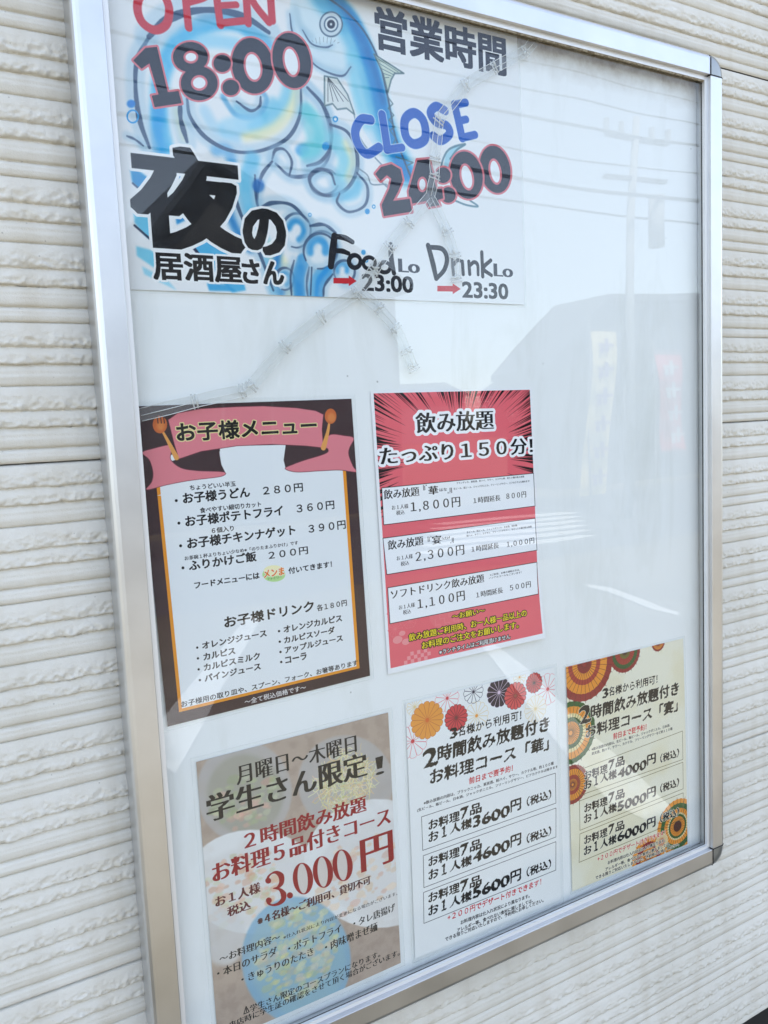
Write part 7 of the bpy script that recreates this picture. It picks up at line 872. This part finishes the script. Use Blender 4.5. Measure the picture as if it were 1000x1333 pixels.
    def speed(s, cx, cy, x0, y0, x1, y1):
        g = np.random.default_rng(11)
        for k in range(230):
            side = g.integers(3); u = g.random()
            if side == 0: p = (x0+u*(x1-x0), y0-1)
            elif side == 1: p = (x0-1, y0+u*(y1-y0)*1.05)
            else: p = (x1+1, y0+u*(y1-y0)*1.05)
            d = np.array([cx-p[0], cy-p[1]]); L = np.hypot(*d); d /= L; ln = L*(.12+.28*g.random()**1.5); nn = np.array([-d[1], d[0]]); wd = .3+1.5*g.random()**2
            P = np.array([np.array(p)+nn*wd, np.array(p)-nn*wd, np.array(p)+d*ln]); P[:, 0] = P[:, 0].clip(x0, x1); P[:, 1] = P[:, 1].clip(y0, y1+8); s.poly(P, (24,16,20), .95)
    def decor_red(s):
        c = (236,126,132); a = .75
        for (cx, cy) in ((12,232),(28,222),(12,250),(30,244),(44,232),(180,30),(196,40),(186,56),(200,62)):
            for k in range(12):
                t = k*math.pi/6; s.line([(cx, cy), (cx+9*math.cos(t), cy+9*math.sin(t))], .45, c, a, 0, 0)
            s.line([(cx+9*math.cos(t), cy+9*math.sin(t)) for t in np.linspace(0, 6.2832, 7)], .45, c, a, 0, 0)
        P = [(78+24*math.cos(t), 240+24*math.sin(t)) for t in np.linspace(0, 6.28, 30)]; s.poly(P, c, .35)
        for i in range(6):
            for j in range(6):
                if (i+j) % 2: s.line([(62+i*6, 225+j*6), (68+i*6, 225+j*6)], 1.1, c, .8, 0, 0)
                else: s.line([(62+i*6, 225+j*6), (62+i*6, 231+j*6)], 1.1, c, .8, 0, 0)
        for i in range(8):
            for j in range(4):
                if (i+j) % 2 and (i-3.5)**2+(4-j)**2*1.1 < 17: s.rect(20+i*4.2, 274+j*4.2, 24.2+i*4.2, 278.2+j*4.2, (238,150,154))
        for i in range(9):
            for j in range(6):
                s.line([(108+i*5, 4+j*5), (113+i*5, 4+j*5)] if (i+j) % 2 else [(108+i*5, 4+j*5), (108+i*5, 9+j*5)], .8, (240,140,146), .7, 0, 0)
        for i in range(9):
            for j in range(5):
                if (i+j) % 2: s.rect(160+i*4, 4+j*4, 164+i*4, 8+j*4, (230,104,114))
        for (cx, cy, r) in ((14,262,6),(24,266,5),(20,256,4)): s.poly([(cx+r*math.cos(t), cy+r*.7*math.sin(t)) for t in np.linspace(0, 6.1, 12)], (240,160,160), .8)
    def run(s, ops):
        for o in ops: getattr(s, o[0])(*o[1:])
    def image(s, name):
        im = bpy.data.images.new(name, s.w, s.h); px = np.ones((s.h, s.w, 4), np.float32); px[..., :3] = np.clip(s.a[::-1]/255, 0, 1)
        im.pixels.foreach_set(px.ravel()); im.update(); im.pack(); return im

laminate = bpy.data.materials.new('laminate_film'); laminate.use_nodes = True
def lam_nodes(m, milk, rough):
    nt = m.node_tree; nt.nodes.clear(); out = nd(m, 'ShaderNodeOutputMaterial'); mx = nd(m, 'ShaderNodeMixShader'); m2 = nd(m, 'ShaderNodeMixShader')
    tr = nd(m, 'ShaderNodeBsdfTransparent'); tr.inputs[0].default_value = (.985,.99,.99,1); gl = nd(m, 'ShaderNodeBsdfGlossy'); gl.inputs['Roughness'].default_value = rough
    df = nd(m, 'ShaderNodeBsdfDiffuse'); df.inputs[0].default_value = (.90,.91,.89,1); fr = schlick(m, .010)
    n = nd(m, 'ShaderNodeTexNoise', Scale=22, Detail=2); lk(m, coords(m), n.inputs['Vector']); bp = nd(m, 'ShaderNodeBump', Strength=.5, Distance=.002); lk(m, n.outputs[0], bp.inputs['Height']); lk(m, bp.outputs[0], gl.inputs['Normal'])
    m2.inputs[0].default_value = milk; lk(m, tr.outputs[0], m2.inputs[1]); lk(m, df.outputs[0], m2.inputs[2])
    lk(m, fr, mx.inputs[0]); lk(m, m2.outputs[0], mx.inputs[1]); lk(m, gl.outputs[0], mx.inputs[2]); lk(m, mx.outputs[0], out.inputs[0])
lam_nodes(laminate, .006, .1); rimm = bpy.data.materials.new('laminate_rim'); rimm.use_nodes = True; lam_nodes(rimm, .5, .1)
paper_back = mat('paper_back', (.8,.8,.8), .8)
def sheet(name, world, W, H, mm, yf, m, parent, disp, margin=0, nu=36, nv=48):
    # front sheet and turned-in edges of a thin sheet lying on the board
    (ax, az), (bx, bz), (cx, cz), (dx, dz) = world
    u = np.linspace(-margin/W, 1+margin/W, nu); v = np.linspace(-margin/H, 1+margin/H, nv); U, V = np.meshgrid(u, v)
    X = (ax*(1-U)+bx*U)*(1-V)+(dx*(1-U)+cx*U)*V; Z = (az*(1-U)+bz*U)*(1-V)+(dz*(1-U)+cz*U)*V
    Y = yf-disp(U.clip(0, 1), V.clip(0, 1)); th = mm
    # wrap: one extra ring pushed back gives the sheet its thickness
    o = gridmesh(name, X, Y, Z, m, parent, uv=(U, 1-V), flip=True)
    Xb, Yb, Zb = X, Y+th, Z
    rim = MB(); ring = [(0, j) for j in range(nu)]+[(i, nu-1) for i in range(1, nv)]+[(nv-1, j) for j in range(nu-2, -1, -1)]+[(i, 0) for i in range(nv-2, 0, -1)]
    VV = [(X[a], Y[a], Z[a]) for a in ring]+[(X[a], Y[a]+th, Z[a]) for a in ring]; n = len(ring)
    rim.add(VV, [(k, (k+1) % n, n+(k+1) % n, n+k) for k in range(n)])
    return o, rim
LABELS = dict(
 hours=('wide opening hours poster with blue fish and octopus drawing, top of board', 2.5, lambda u, v: .0004+.0010*np.sin(u*9)**2*v, 'opening_hours_poster'),
 kids=("children's menu poster with brown border, orange line and pink ribbon title", 4, lambda u, v: .0004+.0014*v*(1-u)*.6, 'kids_menu_poster'),
 red=('red unlaminated poster with black speed lines, its lower right corner curling forward', 0, lambda u, v: .0003+.0370*np.clip(v-.70, 0, 1)**1.5*(.12+.88*u**1.5)+.0008*np.sin(v*3.1), 'drinks_poster'),
 student=('mauve poster with dark red prices printed over faded food dishes, lower left of the board', 5, lambda u, v: .0004+.0008*np.sin(u*3.1)*v, 'student_offer_poster'),
 hana=('white course menu poster with chrysanthemum flowers along its top and three boxed prices', 4, lambda u, v: .0004+.0006*np.sin(v*3.1), 'course_menu_poster'),
 utage=('cream course menu poster decorated with red, orange and green paper umbrellas', 3, lambda u, v: .0004+.0006*np.sin(v*3.1), 'course_menu_poster'))
for key, d in POSTERS.items():
    label, lam, disp, nm = LABELS[key]
    cv = Canvas(d['W'], d['H']); Canvas.run(cv, d['ops'])
    cx = sum(p[0] for p in d['world'])/4; cz = min(p[1] for p in d['world'])
    root = thing(nm, label, 'poster', (cx, -.0102, cz), None)
    pm = mat('print_'+key, rough=.6, spec=.08); im = cv.image('print_'+key); t = nd(pm, 'ShaderNodeTexImage'); t.image = im; t.extension = 'EXTEND'
    b = pm.node_tree.nodes['Principled BSDF']; hsn = nd(pm, 'ShaderNodeMix', data_type='RGBA', blend_type='MULTIPLY'); hsn.inputs[0].default_value = 1; hsn.inputs[7].default_value = (.98,.98,.975,1)
    lk(pm, t.outputs[0], hsn.inputs[6]); lk(pm, hsn.outputs[2], b.inputs['Base Color'])
    n_ = nd(pm, 'ShaderNodeTexNoise', Scale=14, Detail=2); lk(pm, coords(pm), n_.inputs['Vector']); bp = nd(pm, 'ShaderNodeBump', Strength=.35, Distance=.002); lk(pm, n_.outputs[0], bp.inputs['Height']); lk(pm, bp.outputs[0], b.inputs['Normal'])
    o, rim = sheet('paper', d['world'], d['W'], d['H'], .0003, -.0106, pm, root, disp)
    adopt(o, root); adopt(rim.build('paper_edge', paper_back, root), root)
    if lam:
        o, rim = sheet('laminate_sleeve', d['world'], d['W'], d['H'], .0004, -.0110, laminate, root, disp, margin=lam, nu=24, nv=32)
        adopt(o, root); adopt(rim.build('sleeve_edge', rimm, root), root)

# ------------------------------------------------------------------ clear string light hanging inside the case
clear = bpy.data.materials.new('clear_plastic'); clear.use_nodes = True; lam_nodes(clear, .8, .12)
clear2 = bpy.data.materials.new('clear_plastic_bulb'); clear2.use_nodes = True; lam_nodes(clear2, .5, .08)
film = bpy.data.materials.new('clear_plastic_strip'); film.use_nodes = True; lam_nodes(film, .06, .2)
root = thing('string_light', 'clear plastic string light with three thin wires, draped diagonally inside the glass', 'string light', (SATT[0], -.0155, SATT[1]))
g = np.random.default_rng(5)
for key, P in STRANDS.items():
    P = [Vector((x, -.0158, z)) for x, z in P]; hw = .0058
    N = []
    for i in range(len(P)):
        t = (P[min(i+1, len(P)-1)]-P[max(i-1, 0)]).normalized(); N.append(Vector((t.z, 0, -t.x)))
    for off in (-1, -.12, 1):
        w_ = MB(); Q = []
        for i in range(len(P)-1):
            for q in (.04, .5, .96):
                Q.append(P[i].lerp(P[i+1], q)+N[i].lerp(N[i+1], q)*hw*off*(.92 if q != .5 else 1.0)+Vector((0, .0004*off*g.normal(), 0)))
        w_.tube(Q, .00034, 6); adopt(w_.build('wire', clear, root, True), root)
    V = []; F = []
    for p, n in zip(P, N): V += [p-n*hw+Vector((0,.0006,0)), p+n*hw+Vector((0,.0006,0)), p-n*hw+Vector((0,.0009,0)), p+n*hw+Vector((0,.0009,0))]
    for i in range(len(P)-1):
        a = i*4; F += [(a, a+1, a+5, a+4), (a+2, a+6, a+7, a+3)]
    adopt(pydata('strip', V, F, film, root), root)
    for i in range(1, len(P)-(0 if key in 'cd' else 1)):
        t = (P[min(i+1, len(P)-1)]-P[max(i-1, 0)]).normalized(); n = N[i]; bl = MB()
        bl.tube([P[i]-n*hw*1.1, P[i]+n*hw*1.1], .0008, 8); bl.tube([P[i]+t*.0035-n*hw*1.2, P[i]+t*.0035+n*hw*1.2], .0007, 8)
        
        q0 = P[i]+n*hw*.3*g.normal(); q1 = q0+(t*g.normal()+n*g.normal(0, .5)).normalized()*.0065; bl.tube([q0, q0.lerp(q1, .6), q1], [.0013, .0015, .0006], 8)
        adopt(bl.build('bulb_holder', clear2, root, True), root)

# ------------------------------------------------------------------ the street opposite, which the glass mirrors
GZ = -1.5
asph = mat('asphalt', rough=.85, spec=.3); vary(asph, (.06,.06,.06), (.095,.094,.092), 1.2, bump=.5, bdist=.01, bscale=60)
lot = mat('worn_concrete_lot', rough=.9, spec=.2); vary(lot, (.125,.108,.076), (.175,.152,.108), 1.6, bump=.4, bdist=.006, bscale=70)
S = 300
o = pydata('ground', [(-S, -S, GZ), (S, -S, GZ), (S, 60, GZ), (-S, 60, GZ)], [(0,1,2,3)], lot); struct(o)
o = box('road', -60, 60, -11.2, -6.1, GZ-.2, GZ+.004, asph); struct(o)
paint = mat('road_paint', (.72,.71,.68), .7); vary(paint, (.46,.45,.42), (.60,.59,.56), 7, lo=.3, hi=.45)
def marking(P, z=.008):
    n = len(P); V = [(x, y, GZ+z) for x, y in P]+[(x, y, GZ+z-.003) for x, y in P]
    F = [tuple(range(n))]+[(k, (k+1) % n, n+(k+1) % n, n+k) for k in range(n)]
    o = pydata('road_marking', V, F, paint); struct(o); return o
for k in ('left', 'right', 'curve'): marking(MARKS[k], .008 if k != 'line' else .009)
for k in range(6):
    a = np.array([4.9, -7.25])+np.array([.34, -.42])*k; d_ = np.array([2.9-k*.12, 1.15-.04*k])*np.array([1, -.35]); d_ = np.array([3.1, -.95])*0+np.array([2.6, .05])
    n_ = np.array([.12, .25]); marking([tuple(a), tuple(a+d_), tuple(a+d_+n_), tuple(a+n_)], .010)
dw = mat('dark_clapboard', rough=.7); vary(dw, (.06,.06,.062), (.10,.10,.10), 3)
dr = mat('dark_roof_tile', rough=.5); vary(dr, (.03,.033,.038), (.05,.054,.06), 8)
win_m = mat('house_window', (.03,.035,.04), .15)
def house(name, label, outline, y0, y1, rise, wins, roofcap):
    # outline: gable end seen from the street, extruded back
    cx = sum(p[0] for p in outline)/len(outline); h = thing(name, label, 'house', (cx, y0, GZ))
    n = len(outline); V = [(x, y0, z) for x, z in outline]+[(x, y1, z) for x, z in outline]
    F = [tuple(range(n)), tuple(range(n, 2*n))[::-1]]+[(k, n+k, n+(k+1) % n, (k+1) % n) for k in range(n)]
    adopt(pydata('wall', V, F, dw, h), h)
    for (a, b_) in roofcap:
        (xa, za), (xb, zb) = a, b_
        V = [(xa, y0+.25, za+.02), (xb, y0+.25, zb+.02), (xb, y1-.1, zb+.02), (xa, y1-.1, za+.02)]; V += [(x, y, z+.14) for x, y, z in V]
        adopt(pydata('roof', V, [(0,3,2,1), (4,5,6,7), (0,1,5,4), (1,2,6,5), (2,3,7,6), (3,0,4,7)], dr, h), h)
    for (xa, xb, za, zb) in wins:
        f = adopt(box('window', xa, xb, y0+.002, y0+.07, za, zb, mat('sash', (.2,.2,.2), .5), h), h); adopt(box('pane', xa+.05, xb-.05, y0+.071, y0+.08, za+.05, zb-.05, win_m, f), h); bpy.data.objects[-1] if False else None
    return h
house('gabled_house', 'dark gabled house across the street, mirrored in the glass over the opening hours poster', [(2.5, GZ), (7.75, GZ), (7.75, 2.42), (4.45, 4.1), (3.55, 2.95), (2.5, 2.6)], -12.0, -19, 0, [(3.2, 4.2, .9, 2.0), (5.4, 6.8, .7, 1.9), (4.4, 5.3, GZ+.05, .6)], [((3.35, 2.72), (4.45, 4.13)), ((4.45, 4.13), (7.95, 2.35))])
house('corner_shop', 'dark low shop building with a sloping roof, mirrored in the glass beside the right frame', [(11.6, GZ), (19.5, GZ), (19.5, 1.0), (18.2, 2.6), (13.1, 2.4), (11.6, 1.0)], -12.2, -13.6, 0, [(13.6, 15.0, -.9, .5), (15.8, 17.6, -.9, .5)], [((11.3, .8), (13.1, 2.42)), ((13.1, 2.42), (18.2, 2.62))])
# low far-off houses close the horizon
far = mat('far_house_wall', rough=.8); vary(far, (.16,.16,.17), (.24,.24,.25), .3)
g = np.random.default_rng(21)
for k in range(14):
    x = -40+k*9+g.normal(0, 1.5); w_ = 5+3*g.random(); hh = 2.2+1.6*g.random(); y = -42-8*g.random()
    h = thing('far_house', ['low pale house in the far row beyond the road, mirrored in the glass'][0], 'house', (x, y, GZ), 'far row of houses beyond the road')
    adopt(box('wall', x-w_/2, x+w_/2, y-6, y, GZ, GZ+hh, far, h), h)
    V = [(x-w_/2-.3, y+.3, GZ+hh+.01), (x+w_/2+.3, y+.3, GZ+hh+.01), (x+w_/2+.3, y-6.3, GZ+hh+.01), (x-w_/2-.3, y-6.3, GZ+hh+.01), (x-w_/2-.3, y-3, GZ+hh+1.3), (x+w_/2+.3, y-3, GZ+hh+1.3)]
    adopt(pydata('roof', V, [(0,1,5,4), (2,3,4,5), (0,4,3), (1,2,5), (0,3,2,1)], dr, h), h)
# utility poles, wires
conc = mat('pole_concrete', (.28,.28,.27), .8)
wirem = mat('cable_black', (.02,.02,.02), .5)
def pole(x, y, h, label):
    t = thing('utility_pole', label, 'utility pole', (x, y, GZ))
    a = MB(); a.tube([(x-.25, y, GZ), (x, y, GZ+h)], [.075, .05], 12); adopt(a.build('shaft', conc, t, True), t)
    for zz in (.25, .75):
        adopt(box('crossarm', x-.6, x+.6, y-.03, y+.03, GZ+h-zz-.05, GZ+h-zz, wirem, t), t)
    for q in (-.6, -.3, .3, .6):
        a = MB(); a.tube([(x+q, y, GZ+h-.25), (x+q, y, GZ+h-.1)], .04, 8); adopt(a.build('insulator', conc, t), t)
    a = MB(); a.tube([(x+.32, y+.1, GZ+h-1.7), (x+.32, y+.1, GZ+h-1.0)], .10, 12); adopt(a.build('transformer', conc, t, True), t)
pole(9.3, -7.8, 5.6, 'concrete utility pole with transformer and crossarms, mirrored in the upper right of the glass')
for i, (zz, yy, r, sag) in enumerate( ((3.72, -7.5, .03, .35), (3.60, -8.1, .02, .3), (3.05, -7.6, .045, .3), (2.85, -7.9, .03, .25), (4.15, -7.8, .02, .3), (4.6, -8.0, .015, .3))):
    a = MB(); X = np.linspace(-12, 26, 60); a.tube([(x, yy, zz+sag*((x-9.3)/12)**2*(1 if abs(x-9.3) < 9 else 1)*.6-(0 if x < 9.3 else .0)) for x in X], r*.62, 6)
    o = a.build('power_line', wirem, None, True); tag(o, ['black overhead cable, third from the top of the mirrored set', 'thin black overhead cable, fourth from the top of the mirrored set', 'thickest black overhead cable, second lowest of the mirrored set', 'black overhead cable, lowest of the mirrored set', 'thin black overhead cable, second from the top of the mirrored set', 'thinnest black overhead cable, topmost of the mirrored set'][i], 'cable', 'overhead cables along the road')
# nobori banners
def banner(x0, x1, y, ztop, zbot, cm, label, letters, lc, bend=0):
    t = thing('banner_flag', label, 'banner', (x0, y, GZ))
    a = MB(); a.tube([(x0-.05, y, GZ), (x0-.02, y, ztop+.25)], .015, 8); a.tube([(x0-.06, y, ztop+.04), (x1, y, ztop+.04)], .01, 6); adopt(a.build('pole', conc, t), t)
    n = 14; V = []; F = []
    for i in range(n+1):
        q = i/n; z = ztop+(zbot-ztop)*q; dx = bend*q*q
        for k, yo in ((0, 0), (1, 0), (0, .01), (1, .01)): V.append(((x0 if not k else x1)+dx, y+yo+.06*math.sin(q*5+k), z))
    for i in range(n):
        b_ = i*4; F += [(b_+2, b_+3, b_+7, b_+6), (b_, b_+4, b_+5, b_+1), (b_, b_+2, b_+6, b_+4), (b_+1, b_+5, b_+7, b_+3)]
    adopt(pydata('cloth', V, F, cm, t), t)
    for i in range(letters):
        c = MB()
        q = (i+.6)/(letters+.3); z = ztop+(zbot-ztop)*q; dx = bend*q*q; xm = (x0+x1)/2+dx; hw = (x1-x0)*.32
        c.box(xm-hw, xm+hw, y+.085, y+.09, z-.02, z+.03); c.box(xm-hw*.2, xm+hw*.25, y+.0905, y+.095, z-.13, z+.12); c.box(xm-hw*.9, xm-hw*.4, y+.0905, y+.095, z-.14, z-.03)
        adopt(c.build('character', lc, t), t)
ylw = mat('yellow_cloth', (.75,.62,.28), .8); redc = mat('red_cloth', (.62,.09,.08), .8); purp = mat('purple_ink', (.22,.10,.22), .8)
banner(9.95, 10.5, -9.4, 1.38, -1.3, ylw, 'tall yellow banner flag with dark characters, mirrored in the blank part of the glass', 6, purp, -.25)
banner(11.0, 11.55, -9.0, .95, -.65, redc, 'tall red banner flag with pale characters, mirrored beside the right frame', 4, paint, .15)
banner(11.2, 12.0, -8.9, -.55, -1.35, redc, 'short red banner sagging beside the right frame of the glass', 0, paint, .3) if False else None
